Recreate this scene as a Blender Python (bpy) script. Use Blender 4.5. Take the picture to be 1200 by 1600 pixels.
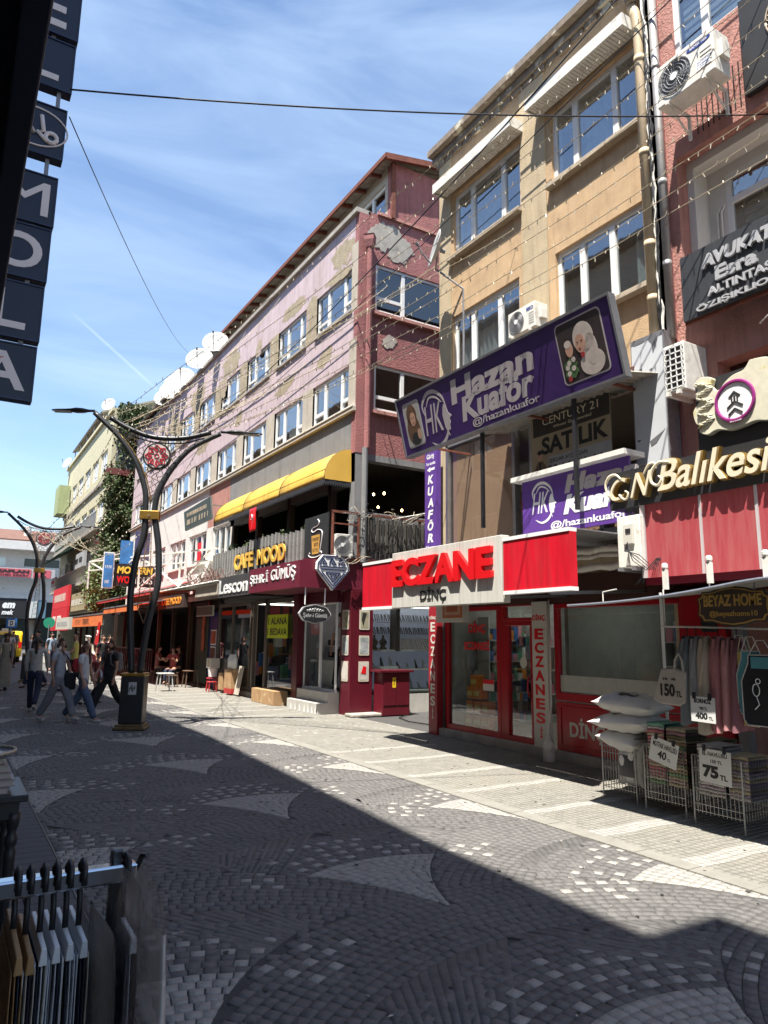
import bpy, bmesh, math, random
import numpy as np
from mathutils import Vector, Matrix
random.seed(7); RN = np.random.RandomState(5)
for o in list(bpy.data.objects): bpy.data.objects.remove(o)
S = bpy.context.scene
C = S.collection
rad = math.radians

# ---------------- camera ----------------
cam = bpy.data.cameras.new('camera'); camo = bpy.data.objects.new('camera', cam); C.objects.link(camo)
cam.sensor_fit = 'VERTICAL'; cam.sensor_height = 24.0; cam.lens = 1110.0/1600.0*24.0
cam.clip_start = 0.05; cam.clip_end = 2000
yaw, pitch, roll = rad(31.2), math.atan(197.0/1110.0), rad(0.75)
fw = Vector((math.sin(yaw)*math.cos(pitch), math.cos(yaw)*math.cos(pitch), math.sin(pitch)))
r0 = Vector((math.cos(yaw), -math.sin(yaw), 0)); u0 = r0.cross(fw)
rt = r0*math.cos(roll)+u0*math.sin(roll); up = u0*math.cos(roll)-r0*math.sin(roll)
M = Matrix(((rt.x, up.x, -fw.x, 0), (rt.y, up.y, -fw.y, 0), (rt.z, up.z, -fw.z, 1.7), (0, 0, 0, 1)))
camo.matrix_world = M
S.camera = camo

# ---------------- sky, sun, exposure ----------------
SUN_AZ, SUN_EL = rad(33), rad(68)          # the light travels towards +X, turned 33 degrees to +Y
ldir = Vector((math.cos(SUN_EL)*math.cos(SUN_AZ), math.cos(SUN_EL)*math.sin(SUN_AZ), -math.sin(SUN_EL)))
sl = bpy.data.lights.new('sun', 'SUN'); sl.energy = 5.0; sl.angle = rad(0.5); sl.color = (1, .95, .87)
so = bpy.data.objects.new('sun', sl); C.objects.link(so)
so.rotation_euler = ldir.to_track_quat('-Z', 'Y').to_euler(); so.location = (-10, -10, 40)
W = bpy.data.worlds.new('World'); S.world = W; W.use_nodes = True
nt = W.node_tree; N = nt.nodes; Lk = nt.links; N.clear()
sky = N.new('ShaderNodeTexSky'); sky.sky_type = 'NISHITA'; sky.sun_disc = False
sky.sun_elevation = SUN_EL
tosun = -ldir
sky.sun_rotation = math.atan2(tosun.x, tosun.y)
sky.air_density = 1.1; sky.dust_density = 0.25; sky.ozone_density = 3.0
tc = N.new('ShaderNodeTexCoord')
mp = N.new('ShaderNodeMapping'); mp.inputs['Scale'].default_value = (1.0, 1.6, 5.0); mp.inputs['Rotation'].default_value = (0.35, 0.25, 0.5)
n1 = N.new('ShaderNodeTexNoise'); n1.inputs['Scale'].default_value = 2.0; n1.inputs['Detail'].default_value = 9; n1.inputs['Roughness'].default_value = .56; n1.inputs['Distortion'].default_value = .7
cr = N.new('ShaderNodeValToRGB'); cr.color_ramp.elements[0].position = .38; cr.color_ramp.elements[1].position = .82
cr.color_ramp.elements[1].color = (.5, .5, .5, 1); cr.color_ramp.elements[0].color = (0.03, 0.03, 0.03, 1)
mx = N.new('ShaderNodeMixRGB'); mx.inputs[2].default_value = (3.9, 4.9, 6.1, 1)
bg = N.new('ShaderNodeBackground'); bg.inputs['Strength'].default_value = SKYS = 0.088
wo = N.new('ShaderNodeOutputWorld')
Lk.new(tc.outputs['Generated'], mp.inputs['Vector']); Lk.new(mp.outputs[0], n1.inputs['Vector']); Lk.new(n1.outputs['Fac'], cr.inputs[0])
Lk.new(cr.outputs[0], mx.inputs[0]); Lk.new(sky.outputs[0], mx.inputs[1]); # one thin condensation trail, low over the roofs to the left
d1 = N.new('ShaderNodeVectorMath'); d1.operation = 'DOT_PRODUCT'; d1.inputs[1].default_value = (-0.54004, 0.38041, -0.75076)
d2 = N.new('ShaderNodeVectorMath'); d2.operation = 'DOT_PRODUCT'; d2.inputs[1].default_value = (0.15445, 0.92167, 0.35590)
ab = N.new('ShaderNodeMath'); ab.operation = 'ABSOLUTE'; m1 = N.new('ShaderNodeMapRange'); m1.inputs[1].default_value = .0008; m1.inputs[2].default_value = .0024; m1.inputs[3].default_value = .2; m1.inputs[4].default_value = 0
m2 = N.new('ShaderNodeMapRange'); m2.inputs[1].default_value = 0.99709; m2.inputs[2].default_value = 0.99939; mm_ = N.new('ShaderNodeMath'); mm_.operation = 'MULTIPLY'
mx2 = N.new('ShaderNodeMixRGB'); mx2.inputs[2].default_value = (4.6, 5.6, 6.6, 1)
Lk.new(tc.outputs['Generated'], d1.inputs[0]); Lk.new(tc.outputs['Generated'], d2.inputs[0]); Lk.new(d1.outputs['Value'], ab.inputs[0]); Lk.new(ab.outputs[0], m1.inputs[0]); Lk.new(d2.outputs['Value'], m2.inputs[0])
Lk.new(m1.outputs[0], mm_.inputs[0]); Lk.new(m2.outputs[0], mm_.inputs[1]); Lk.new(mm_.outputs[0], mx2.inputs[0]); Lk.new(mx.outputs[0], mx2.inputs[1]); Lk.new(mx2.outputs[0], bg.inputs['Color']); Lk.new(bg.outputs[0], wo.inputs[0])
S.view_settings.view_transform = 'Standard'; S.view_settings.look = 'None'; S.view_settings.gamma = 1
S.view_settings.use_curve_mapping = False; S.view_settings.exposure = 1.47
S.render.engine = 'CYCLES'
S.cycles.max_bounces = 6; S.cycles.transparent_max_bounces = 12; S.cycles.glossy_bounces = 3; S.cycles.diffuse_bounces = 3

# ---------------- materials ----------------
MATS = {}
def mat(name, col, rough=.7, var=.12, nscale=6., bump=0., bscale=40., metal=0., spec=.4, col2=None, c2pos=(.45, .6), c2scale=2., stretch=None, emit=None, estr=1., streak=0.):
    if name in MATS: return MATS[name]
    m = bpy.data.materials.new(name); m.use_nodes = True; t = m.node_tree; n = t.nodes; l = t.links
    b = n['Principled BSDF']; b.inputs['Roughness'].default_value = rough; b.inputs['Metallic'].default_value = metal
    b.inputs['Specular IOR Level'].default_value = spec
    co = n.new('ShaderNodeTexCoord'); src = co.outputs['Object']
    if stretch:
        mpp = n.new('ShaderNodeMapping'); mpp.inputs['Scale'].default_value = stretch; l.new(src, mpp.inputs[0]); src = mpp.outputs[0]
    no = n.new('ShaderNodeTexNoise'); no.inputs['Scale'].default_value = nscale; no.inputs['Detail'].default_value = 8; no.inputs['Roughness'].default_value = .65
    l.new(src, no.inputs['Vector'])
    r = n.new('ShaderNodeValToRGB'); e = r.color_ramp.elements
    e[0].position = .3; e[1].position = .7
    e[0].color = tuple(max(0, c*(1-var)) for c in col)+(1,); e[1].color = tuple(min(1, c*(1+var)) for c in col)+(1,)
    l.new(no.outputs['Fac'], r.inputs[0]); out = r.outputs[0]
    if col2:
        n2 = n.new('ShaderNodeTexNoise'); n2.inputs['Scale'].default_value = c2scale; n2.inputs['Detail'].default_value = 7; n2.inputs['Roughness'].default_value = .6
        l.new(src, n2.inputs['Vector'])
        r2 = n.new('ShaderNodeValToRGB'); r2.color_ramp.elements[0].position = c2pos[0]; r2.color_ramp.elements[1].position = c2pos[1]
        l.new(n2.outputs['Fac'], r2.inputs[0]); mx_ = n.new('ShaderNodeMixRGB'); mx_.inputs[2].default_value = tuple(col2)+(1,)
        l.new(r2.outputs[0], mx_.inputs[0]); l.new(out, mx_.inputs[1]); out = mx_.outputs[0]
    if streak:
        m3 = n.new('ShaderNodeMapping'); m3.inputs['Scale'].default_value = (3.5, 3.5, .3); l.new(co.outputs['Object'], m3.inputs[0])
        n3 = n.new('ShaderNodeTexNoise'); n3.inputs['Scale'].default_value = 2.2; n3.inputs['Detail'].default_value = 6; n3.inputs['Roughness'].default_value = .7; l.new(m3.outputs[0], n3.inputs['Vector'])
        r3 = n.new('ShaderNodeValToRGB'); r3.color_ramp.elements[0].position = .48; r3.color_ramp.elements[1].position = .74; q = 1-streak; r3.color_ramp.elements[0].color = (1, 1, 1, 1); r3.color_ramp.elements[1].color = (q, q*.97, q*.93, 1); l.new(n3.outputs['Fac'], r3.inputs[0])
        mu_ = n.new('ShaderNodeMixRGB'); mu_.blend_type = 'MULTIPLY'; mu_.inputs[0].default_value = 1; l.new(out, mu_.inputs[1]); l.new(r3.outputs[0], mu_.inputs[2]); out = mu_.outputs[0]
    l.new(out, b.inputs['Base Color'])
    if bump:
        nb = n.new('ShaderNodeTexNoise'); nb.inputs['Scale'].default_value = bscale; nb.inputs['Detail'].default_value = 4
        l.new(src, nb.inputs['Vector'])
        bu = n.new('ShaderNodeBump'); bu.inputs['Strength'].default_value = bump; bu.inputs['Distance'].default_value = .02
        l.new(nb.outputs['Fac'], bu.inputs['Height']); l.new(bu.outputs[0], b.inputs['Normal'])
    if emit:
        b.inputs['Emission Color'].default_value = tuple(emit)+(1,); b.inputs['Emission Strength'].default_value = estr
    MATS[name] = m; return m

def glass(name, tint=(.8, .86, .86), boost=1.3, base=.06, rough=.01):
    if name in MATS: return MATS[name]
    m = bpy.data.materials.new(name); m.use_nodes = True; t = m.node_tree; n = t.nodes; l = t.links; n.clear()
    o = n.new('ShaderNodeOutputMaterial'); mix = n.new('ShaderNodeMixShader'); tr = n.new('ShaderNodeBsdfTransparent'); gl = n.new('ShaderNodeBsdfGlossy')
    tr.inputs[0].default_value = tint+(1,); gl.inputs['Roughness'].default_value = rough; gl.inputs[0].default_value = (.95, .97, 1, 1)
    fr = n.new('ShaderNodeFresnel'); fr.inputs[0].default_value = 1.5
    nz = n.new('ShaderNodeTexNoise'); nz.inputs['Scale'].default_value = 1.3; bu = n.new('ShaderNodeBump'); bu.inputs['Strength'].default_value = .04; bu.inputs['Distance'].default_value = .05
    l.new(nz.outputs['Fac'], bu.inputs['Height']); l.new(bu.outputs[0], gl.inputs['Normal'])
    ma = n.new('ShaderNodeMath'); ma.operation = 'MULTIPLY_ADD'; ma.inputs[1].default_value = boost; ma.inputs[2].default_value = base; ma.use_clamp = True
    l.new(fr.outputs[0], ma.inputs[0]); ge = n.new('ShaderNodeNewGeometry'); su = n.new('ShaderNodeMath'); su.operation = 'SUBTRACT'; su.inputs[0].default_value = 1; l.new(ge.outputs['Backfacing'], su.inputs[1])
    mu = n.new('ShaderNodeMath'); mu.operation = 'MULTIPLY'; l.new(ma.outputs[0], mu.inputs[0]); l.new(su.outputs[0], mu.inputs[1]); l.new(mu.outputs[0], mix.inputs[0]); l.new(tr.outputs[0], mix.inputs[1]); l.new(gl.outputs[0], mix.inputs[2]); l.new(mix.outputs[0], o.inputs[0])
    MATS[name] = m; return m

GW = glass('window_glass', (.72, .77, .78), 1.7, .2)
GS = glass('shop_glass', (.8, .84, .83), 1.6, .07)
GP = mat('clear_plastic', (.66, .61, .57), .18, .1, 5, .5, 14, spec=.9); GP.node_tree.nodes['Principled BSDF'].inputs['Alpha'].default_value = .5
GB = glass('tinted_terrace_glass', (.4, .46, .46), 1.2, .08)
white = mat('white_paint', (.74, .74, .72), .4, .05, 3)
pvc = mat('window_pvc', (.7, .7, .68), .35, .06, 5)
dirtyw = mat('dirty_white', (.66, .64, .58), .55, .14, 8, col2=(.33, .29, .23), c2pos=(.6, .75), c2scale=5)
black = mat('black_paint', (.018, .018, .02), .45, .2, 6)
blackm = mat('black_metal', (.02, .02, .022), .38, .25, 9, metal=.2, spec=.5)
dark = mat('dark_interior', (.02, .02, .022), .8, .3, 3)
steel = mat('steel', (.42, .42, .43), .3, .12, 12, metal=.8)
grey = mat('grey_metal', (.22, .22, .23), .45, .15, 9, metal=.4)
conc = mat('concrete', (.34, .31, .27), .85, .18, 5, .3, 30, col2=(.2, .18, .15), c2pos=(.5, .75), c2scale=3)

# ---------------- building blocks ----------------
BASE = {}
def setp(o, label=None, cat=None, group=None, kind=None):
    if label: o['label'] = label
    if cat: o['category'] = cat
    if group: o['group'] = group
    if kind: o['kind'] = kind
    return o
def thing(name, label, cat, loc=(0, 0, 0), group=None, kind=None):
    o = bpy.data.objects.new(name, None); C.objects.link(o); o.empty_display_size = .2
    o.location = loc; BASE[o.name] = Vector(loc)
    return setp(o, label, cat, group, kind)
def base_of(p):
    while p is not None:
        if p.name in BASE: return BASE[p.name]
        p = p.parent
    return Vector((0, 0, 0))
class Fr:
    """a vertical facade: u runs along it, v up, w out towards the street"""
    def __init__(s, kind, pos): s.k = kind; s.p = pos
    def __call__(s, u, v, w):
        return (s.p-w, u, v) if s.k == 'street' else ((u, s.p-w, v) if s.k == 'side' else (s.p+w, u, v))
def curve3(pts, n=6):
    P = [Vector(p) for p in pts]; P = [P[0]]+P+[P[-1]]; out = []
    for i in range(1, len(P)-2):
        a, b, c, d = P[i-1:i+3]
        for k in range(n): t = k/n; out.append(.5*((2*b)+(c-a)*t+(2*a-5*b+4*c-d)*t*t+(3*b-a-3*c+d)*t**3))
    return [tuple(q) for q in out]+[tuple(P[-1])]
def ident(u, v, w): return (u, v, w)
class MB:
    def __init__(s, fr=None): s.v = []; s.f = []; s.mi = []; s.fr = fr; s.m = 0
    def add(s, vs, fs):
        n = len(s.v)
        if s.fr: vs = [s.fr(*q) for q in vs]
        s.v += [tuple(q) for q in vs]; s.f += [tuple(i+n for i in f) for f in fs]; s.mi += [s.m]*len(fs); return s
    def box(s, a, b, c, d, e, f):
        return s.add([(a, c, e), (b, c, e), (b, d, e), (a, d, e), (a, c, f), (b, c, f), (b, d, f), (a, d, f)],
                     [(0, 3, 2, 1), (4, 5, 6, 7), (0, 1, 5, 4), (1, 2, 6, 5), (2, 3, 7, 6), (3, 0, 4, 7)])
    def tube(s, pts, r, n=8, cap=True):
        pts = [Vector(p) for p in pts]; rs = r if isinstance(r, (list, tuple)) else [r]*len(pts)
        vs = []; ref = None
        for i, p in enumerate(pts):
            d = (pts[min(i+1, len(pts)-1)]-pts[max(i-1, 0)])
            if d.length < 1e-9: d = Vector((0, 0, 1))
            d.normalize()
            if ref is None:
                ref = Vector((0, 0, 1)) if abs(d.z) < .9 else Vector((1, 0, 0))
            a = d.cross(ref).normalized(); ref = a.cross(d).normalized(); b = ref
            for k in range(n):
                t = 2*math.pi*k/n; vs.append(p+(a*math.cos(t)+b*math.sin(t))*rs[i])
        fs = [(i*n+k, i*n+(k+1) % n, (i+1)*n+(k+1) % n, (i+1)*n+k) for i in range(len(pts)-1) for k in range(n)]
        if cap: fs += [tuple(range(n-1, -1, -1)), tuple((len(pts)-1)*n+k for k in range(n))]
        return s.add([tuple(q) for q in vs], fs)
    def beam(s, p, q, w, h=None):
        p = Vector(p); q = Vector(q); h = h or w; d = (q-p).normalized()
        ref = Vector((0, 0, 1)) if abs(d.z) < .95 else Vector((1, 0, 0))
        a = d.cross(ref).normalized()*w/2; b = a.cross(d).normalized()*h/2
        vs = [p-a-b, p+a-b, p+a+b, p-a+b, q-a-b, q+a-b, q+a+b, q-a+b]
        return s.add([tuple(x) for x in vs], [(0, 3, 2, 1), (4, 5, 6, 7), (0, 1, 5, 4), (1, 2, 6, 5), (2, 3, 7, 6), (3, 0, 4, 7)])
    def poly(s, pts2, w0, w1, fn=None):
        """closed outline (u,v) extruded from w0 to w1"""
        n = len(pts2); fn = fn or (lambda u, v, w: (u, v, w))
        vs = [fn(u, v, w0) for u, v in pts2]+[fn(u, v, w1) for u, v in pts2]
        return s.add(vs, [tuple(range(n-1, -1, -1)), tuple(range(n, 2*n))]+[(i, (i+1) % n, n+(i+1) % n, n+i) for i in range(n)])
    def lathe(s, prof, c=(0, 0, 0), n=16, ax='z'):
        vs = []
        for r, z in prof:
            for k in range(n):
                t = 2*math.pi*k/n; x, y = r*math.cos(t), r*math.sin(t)
                vs.append((c[0]+x, c[1]+y, c[2]+z) if ax == 'z' else ((c[0]+z, c[1]+x, c[2]+y) if ax == 'x' else (c[0]+x, c[1]+z, c[2]+y)))
        m = len(prof)
        fs = [(i*n+k, i*n+(k+1) % n, (i+1)*n+(k+1) % n, (i+1)*n+k) for i in range(m-1) for k in range(n)]
        fs += [tuple(range(n-1, -1, -1)), tuple((m-1)*n+k for k in range(n))]
        return s.add(vs, fs)
    def sheet(s, nu, nv, fn):
        vs = [fn(i/nu, j/nv) for j in range(nv+1) for i in range(nu+1)]
        return s.add(vs, [(j*(nu+1)+i, j*(nu+1)+i+1, (j+1)*(nu+1)+i+1, (j+1)*(nu+1)+i) for j in range(nv) for i in range(nu)])
    def build(s, name, m, parent=None, smooth=False, bevel=0, label=None, cat=None, group=None, kind=None, solid=0):
        b = base_of(parent); me = bpy.data.meshes.new(name)
        me.from_pydata([(x-b.x, y-b.y, z-b.z) for x, y, z in s.v], [], s.f)
        for mm in (m if isinstance(m, (list, tuple)) else [m]): me.materials.append(mm)
        if any(s.mi): me.polygons.foreach_set('material_index', s.mi)
        bm = bmesh.new(); bm.from_mesh(me); bmesh.ops.recalc_face_normals(bm, faces=bm.faces); bm.to_mesh(me); bm.free()
        if smooth: me.polygons.foreach_set('use_smooth', [True]*len(me.polygons))
        o = bpy.data.objects.new(name, me); C.objects.link(o); o.parent = parent
        if bevel:
            q = o.modifiers.new('bevel', 'BEVEL'); q.width = bevel; q.segments = 2; q.limit_method = 'ANGLE'
        if solid:
            q = o.modifiers.new('solid', 'SOLIDIFY'); q.thickness = solid
        return setp(o, label, cat, group, kind)
def kids(o): return [c for c in bpy.data.objects if c.parent == o]
def copy_tree(o, parent=None, tree=None):
    c = o.copy(); C.objects.link(c); c.parent = parent
    for ch in list(o.children): copy_tree(ch, c)
    return c
def rename_label(o, label): o['label'] = label; return o

# ---------------- lettering ----------------
TMP = bpy.data.scenes.new('workbench'); TMP.view_layers[0].update()
TC = {}
def textmesh(s, bold, ext, shear, space):
    k = (s, bold, ext, shear, space)
    if k in TC: return TC[k]
    cu = bpy.data.curves.new('lettering', 'FONT'); cu.body = s; cu.extrude = ext; cu.offset = bold; cu.shear = shear; cu.space_character = space
    cu.resolution_u = 5; cu.align_x = 'CENTER' if '\n' in s else 'LEFT'
    o = bpy.data.objects.new('lettering', cu); TMP.collection.objects.link(o)
    TMP.view_layers[0].update(); dg = TMP.view_layers[0].depsgraph; me = bpy.data.meshes.new_from_object(o.evaluated_get(dg))
    n = len(me.vertices); a = np.empty(n*3); me.vertices.foreach_get('co', a); a = a.reshape(-1, 3)
    fs = [tuple(p.vertices) for p in me.polygons]
    bpy.data.objects.remove(o); bpy.data.meshes.remove(me); bpy.data.curves.remove(cu)
    TC[k] = (a, fs); return TC[k]
def letters(fr, s, u0, u1, v0, v1, w, m, name='lettering', parent=None, ext=.004, bold=.0, shear=0., space=1., split=False, tilt=None, label=None, cat=None, group=None):
    """fit a line of text into a rectangle on a facade; reads along the facade as seen from the street.
    split: one mesh per letter"""
    exf = .01
    a, fs = textmesh(s, bold, exf, shear, space)
    lo = a.min(0); hi = a.max(0); sx = abs(u1-u0)/(hi[0]-lo[0]); sy = (v1-v0)/(hi[1]-lo[1])
    sg = -1 if fr.k == 'street' else 1
    us = max(u0, u1) if sg < 0 else min(u0, u1)
    def mapv(x, y, z):
        u = us+sg*(x-lo[0])*sx; v = v0+(y-lo[1])*sy; ww = w+(ext if z > 0 else 0)
        if tilt: ww += (v-v0)*tilt
        return fr(u, v, ww)
    outs = []
    if not split:
        mb = MB(); mb.add([mapv(*q) for q in a], fs)
        return mb.build(name, m, parent, label=label, cat=cat, group=group)
    for i, ch in enumerate(s):
        if ch in ' \n': continue
        ca, cf = textmesh(ch, bold, exf, shear, space); pa, _ = textmesh(s[:i+1], bold, exf, shear, space)
        off = pa[:, 0].max()-ca[:, 0].max()
        mb = MB(); mb.add([mapv(x+off, y, z) for x, y, z in ca], cf); outs.append(mb.build(name, m, parent))
    return outs

def marks(fr, u0, u1, v0, v1, w, m, name='illegible_print', parent=None, n=None, ext=.003):
    """small strokes standing for print too small to read in the photograph"""
    n = n or max(4, int(abs(u1-u0)/((v1-v0)*.75))); mb = MB(fr); r = random.Random(int(abs(u0*100+v0*37))); d = (u1-u0)/n; h = v1-v0; t_ = abs(d)*.2
    for k in range(n):
        if r.random() < .12: continue
        a = u0+d*(k+.12); b = u0+d*(k+.82); lo, hi = min(a, b), max(a, b); q = r.randrange(5)
        mb.box(lo, lo+t_, v0, v1, w, w+ext)
        if q in (0, 1, 3): mb.box(hi-t_, hi, v0+(h*.3 if q == 3 else 0), v1, w, w+ext)
        if q in (1, 2, 4): mb.box(lo+t_, hi-t_, v1-h*.18, v1, w, w+ext)
        if q in (0, 2): mb.box(lo+t_, hi-t_, v0+h*.42, v0+h*.58, w, w+ext)
        if q in (3, 4): mb.box(lo+t_, hi-t_, v0, v0+h*.18, w, w+ext)
    return mb.build(name, m, parent, kind='stuff')
def holes_wall(mb, u0, u1, v0, v1, holes, w0, w1):
    """a wall from w0 to w1 with rectangular openings"""
    vs = sorted(set([v0, v1]+[min(max(h[k], v0), v1) for h in holes for k in (2, 3)]))
    for a, b in zip(vs, vs[1:]):
        if b-a < 1e-6: continue
        mid = (a+b)/2; hs = sorted([h for h in holes if h[2] < mid < h[3]]); x = u0
        for h in hs:
            if h[0] > x: mb.box(x, h[0], a, b, w0, w1)
            x = max(x, h[1])
        if x < u1: mb.box(x, u1, a, b, w0, w1)
    return mb

def window(par, fr, u0, u1, v0, v1, w=-.14, mull=(), sub=None, fm=None, gm=None, curtain=None, fw=.07, open_k=None, room=True):
    """frame > panes, curtain; mull = positions 0..1 of the mullions, sub = {pane: height fraction of its transom}"""
    fm = fm or pvc; gm = gm or GW; f = MB(fr); d = .06
    f.box(u0, u1, v0, v0+fw, w-d, w); f.box(u0, u1, v1-fw, v1, w-d, w); f.box(u0, u0+fw, v0+fw, v1-fw, w-d, w); f.box(u1-fw, u1, v0+fw, v1-fw, w-d, w)
    xs = [u0+fw/2]+[u0+(u1-u0)*m for m in mull]+[u1-fw/2]
    for x in xs[1:-1]: f.box(x-fw*.7, x+fw*.7, v0+fw, v1-fw, w-d, w+.008)
    sub = sub or {}
    for k, hf in sub.items():
        z = v0+(v1-v0)*hf; f.box(xs[k]+fw/2, xs[k+1]-fw/2, z-fw*.6, z+fw*.6, w-d, w+.004)
    fo = f.build('window', fm, par)
    for k in range(len(xs)-1):
        MB(fr).box(xs[k], xs[k+1], v0+fw*.5, v1-fw*.5, w-d*.6, w-d*.5).build('pane', gm, fo)
    if curtain:
        c = MB(fr); n = 60
        a0, a1 = u0+(u1-u0)*curtain[0], u0+(u1-u0)*curtain[1]
        c.sheet(n, 1, lambda s, t: (a0+(a1-a0)*s, v0+.05+(v1-v0-.1)*t, w-.2+.03*math.sin(s*(a1-a0)*45)+.012*math.sin(s*91)))
        c.build('curtain', curtain[2] if len(curtain) > 2 else CURT, fo, smooth=True)
    return fo
CURT = mat('net_curtain', (.5, .5, .48), .9, .15, 9)

def ac_unit(name, label, loc, facing, size=(.8, .3, .55), group=None, brand=None, grille='front', rot=0.):
    """air conditioner: local u = width, w = outward, v up, standing on loc"""
    t = thing(name, label, 'air conditioner', loc, group)
    L, D, Hh = size; X, Y, Z = loc
    fr = Fr('street', X) if facing == 'street' else Fr('side', Y)
    c = Y if facing == 'street' else X
    cab = MB(fr).box(c-L/2, c+L/2, Z, Z+Hh, 0, D).build('casing', dirtyw, t, bevel=.012)
    fc = c+(L*.17 if facing == 'street' else -L*.17)
    R = Hh*.4
    def ring(u, v, w): return fr(fc+u, Z+Hh*.5+v, w)
    g = MB()
    for r_ in [R*.25, R*.45, R*.62, R*.8, R]:
        g.tube([ring(r_*math.cos(a), r_*math.sin(a), D+.012) for a in [2*math.pi*k/28 for k in range(29)]], .006, 5)
    for k in range(24):
        a = 2*math.pi*k/24; g.tube([ring(R*.2*math.cos(a), R*.2*math.sin(a), D+.012), ring(R*math.cos(a+.35), R*math.sin(a+.35), D+.012)], .003, 4)
    g.build('fan_grille', grey, t)
    dk = MB(); dk.poly([(R*.97*math.cos(a), R*.97*math.sin(a)) for a in [2*math.pi*k/28 for k in range(28)]], D+.001, D+.005, ring); dk.build('fan_opening', mat('fan_dark', (.2, .2, .2), .7), t)
    hb = MB(); hb.poly([(R*.22*math.cos(a), R*.22*math.sin(a)) for a in [2*math.pi*k/16 for k in range(16)]], D+.006, D+.022, ring); hb.build('fan_hub', white, t)
    lv = MB(fr)
    s0, s1 = (c-L*.46, c-L*.28) if facing == 'street' else (c+L*.28, c+L*.46)
    for k in range(5):
        z = Z+Hh*(.2+.1*k); lv.box(s0, s1, z, z+.008, D, D+.006)
    lv.build('louvre', dirtyw, t)
    vb = MB(fr); e0 = c-L/2 if facing == 'street' else c+L/2
    sgn = -1 if facing == 'street' else 1
    a0, a1 = sorted((e0, e0+sgn*.05)); vb.box(a0, a1, Z+Hh*.35, Z+Hh*.75, D*.2, D*.7); vb.build('valve_cover', dirtyw, t, bevel=.008)
    br = MB(fr)
    for q in (-.32, .32):
        br.box(c+L*q-.02, c+L*q+.02, Z-.035, Z, -.12, D+.02); br.beam((c+L*q, Z-.03, D*.9), (c+L*q, Z-.3, -.1), .02)
        br.box(c+L*q-.018, c+L*q+.018, Z-.36, Z-.03, -.13, -.1)
    br.build('bracket', dirtyw, t)
    if brand:
        m_ = mat('brand_blue', (.02, .05, .25), .5)
        if brand == 'oval':
            ov = MB(); uc, vc, rx, ry = c-L*.26, Z+Hh*.84, L*.2, Hh*.07
            ov.poly([(uc+rx*math.cos(a), vc+ry*math.sin(a)) for a in [2*math.pi*k/24 for k in range(24)]], D+.001, D+.006, lambda u, v, w: fr(u, v, w)); ov.build('badge', m_, t)
            letters(fr, 'SAMSUNG', uc-rx*.72, uc+rx*.72, vc-ry*.45, vc+ry*.45, D+.006, white, 'badge_lettering', t, .001, .02)
            MB(fr).box(c-L*.44, c-L*.2, Z+Hh*.2, Z+Hh*.42, D+.002, D+.006).build('sticker', white, t)
            for k in range(3): marks(fr, c-L*.42, c-L*.22, Z+Hh*(.36-.06*k), Z+Hh*(.395-.06*k), D+.006, m_, 'sticker_print', t, ext=.001)
        else:
            letters(fr, brand, c-L*.44, c-L*.2, Z+Hh*.72, Z+Hh*.86, D+.001, m_, 'badge_lettering', t, .002, .03)
    return t
# ---------------- ground and paving ----------------
FX = 7.8                       # the line of the facades on the right
FS = Fr('street', FX)
m_mortar = mat('mortar', (.06, .057, .055), .95, .25, 20, .3, 60)
m_stone_d = mat('dark_cobble', (.108, .103, .098), .8, .3, 11, .3, 70, col2=(.135, .13, .122), c2pos=(.5, .75), c2scale=1.1)
m_stone_l = mat('light_cobble', (.285, .272, .245), .78, .16, 9, .5, 70, col2=(.26, .25, .23), c2pos=(.5, .8), c2scale=1.4)
m_side = mat('sidewalk_cobble', (.2, .19, .165), .85, .22, 7, .6, 90, col2=(.22, .205, .17), c2pos=(.45, .75), c2scale=.8)
m_slab = mat('dark_slab', (.075, .075, .078), .8, .2, 6, .3, 60)
m_band = mat('pale_band', (.2, .19, .165), .85, .12, 5, .3, 60)
g = MB(); g.box(-60, 60, -60, 260, -.6, 0)
g.build('ground', m_mortar, kind='structure')
def far_paving(name, x0, x1, y0, y1, m):
    MB().box(x0, x1, y0, y1, .001, .012).build(name, m, kind='structure')
def brickmat(name, c1, c2, cm, sc):
    m = bpy.data.materials.new(name); m.use_nodes = True; t = m.node_tree; n = t.nodes; l = t.links; b = n['Principled BSDF']; b.inputs['Roughness'].default_value = .85
    co = n.new('ShaderNodeTexCoord'); br = n.new('ShaderNodeTexBrick'); br.inputs['Scale'].default_value = sc
    br.inputs['Color1'].default_value = c1+(1,); br.inputs['Color2'].default_value = c2+(1,); br.inputs['Mortar'].default_value = cm+(1,); br.inputs['Mortar Size'].default_value = .03
    br.inputs['Brick Width'].default_value = 1; br.inputs['Row Height'].default_value = .9
    l.new(co.outputs['Object'], br.inputs['Vector']); l.new(br.outputs[0], b.inputs['Base Color']); return m
far_paving('street_paving', .9, 4.95, 28.0, 95, brickmat('far_cobble', (.13, .127, .122), (.1, .1, .1), (.05, .05, .05), 9))
far_paving('pavement_far', 5.14, 7.8, 26.0, 60, brickmat('far_sidewalk', (.2, .195, .18), (.17, .165, .15), (.08, .08, .07), 12))
MB().box(-60, .9, 28, 95, .001, .01).build('side_street', brickmat('far_slab', (.12, .12, .12), (.1, .1, .1), (.05, .05, .05), 5), kind='structure')
MB().box(-60, 60, 62, 95, .012, .016).build('road', mat('asphalt', (.06, .06, .062), .9, .15, 20, .3, 80), kind='structure')

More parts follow.
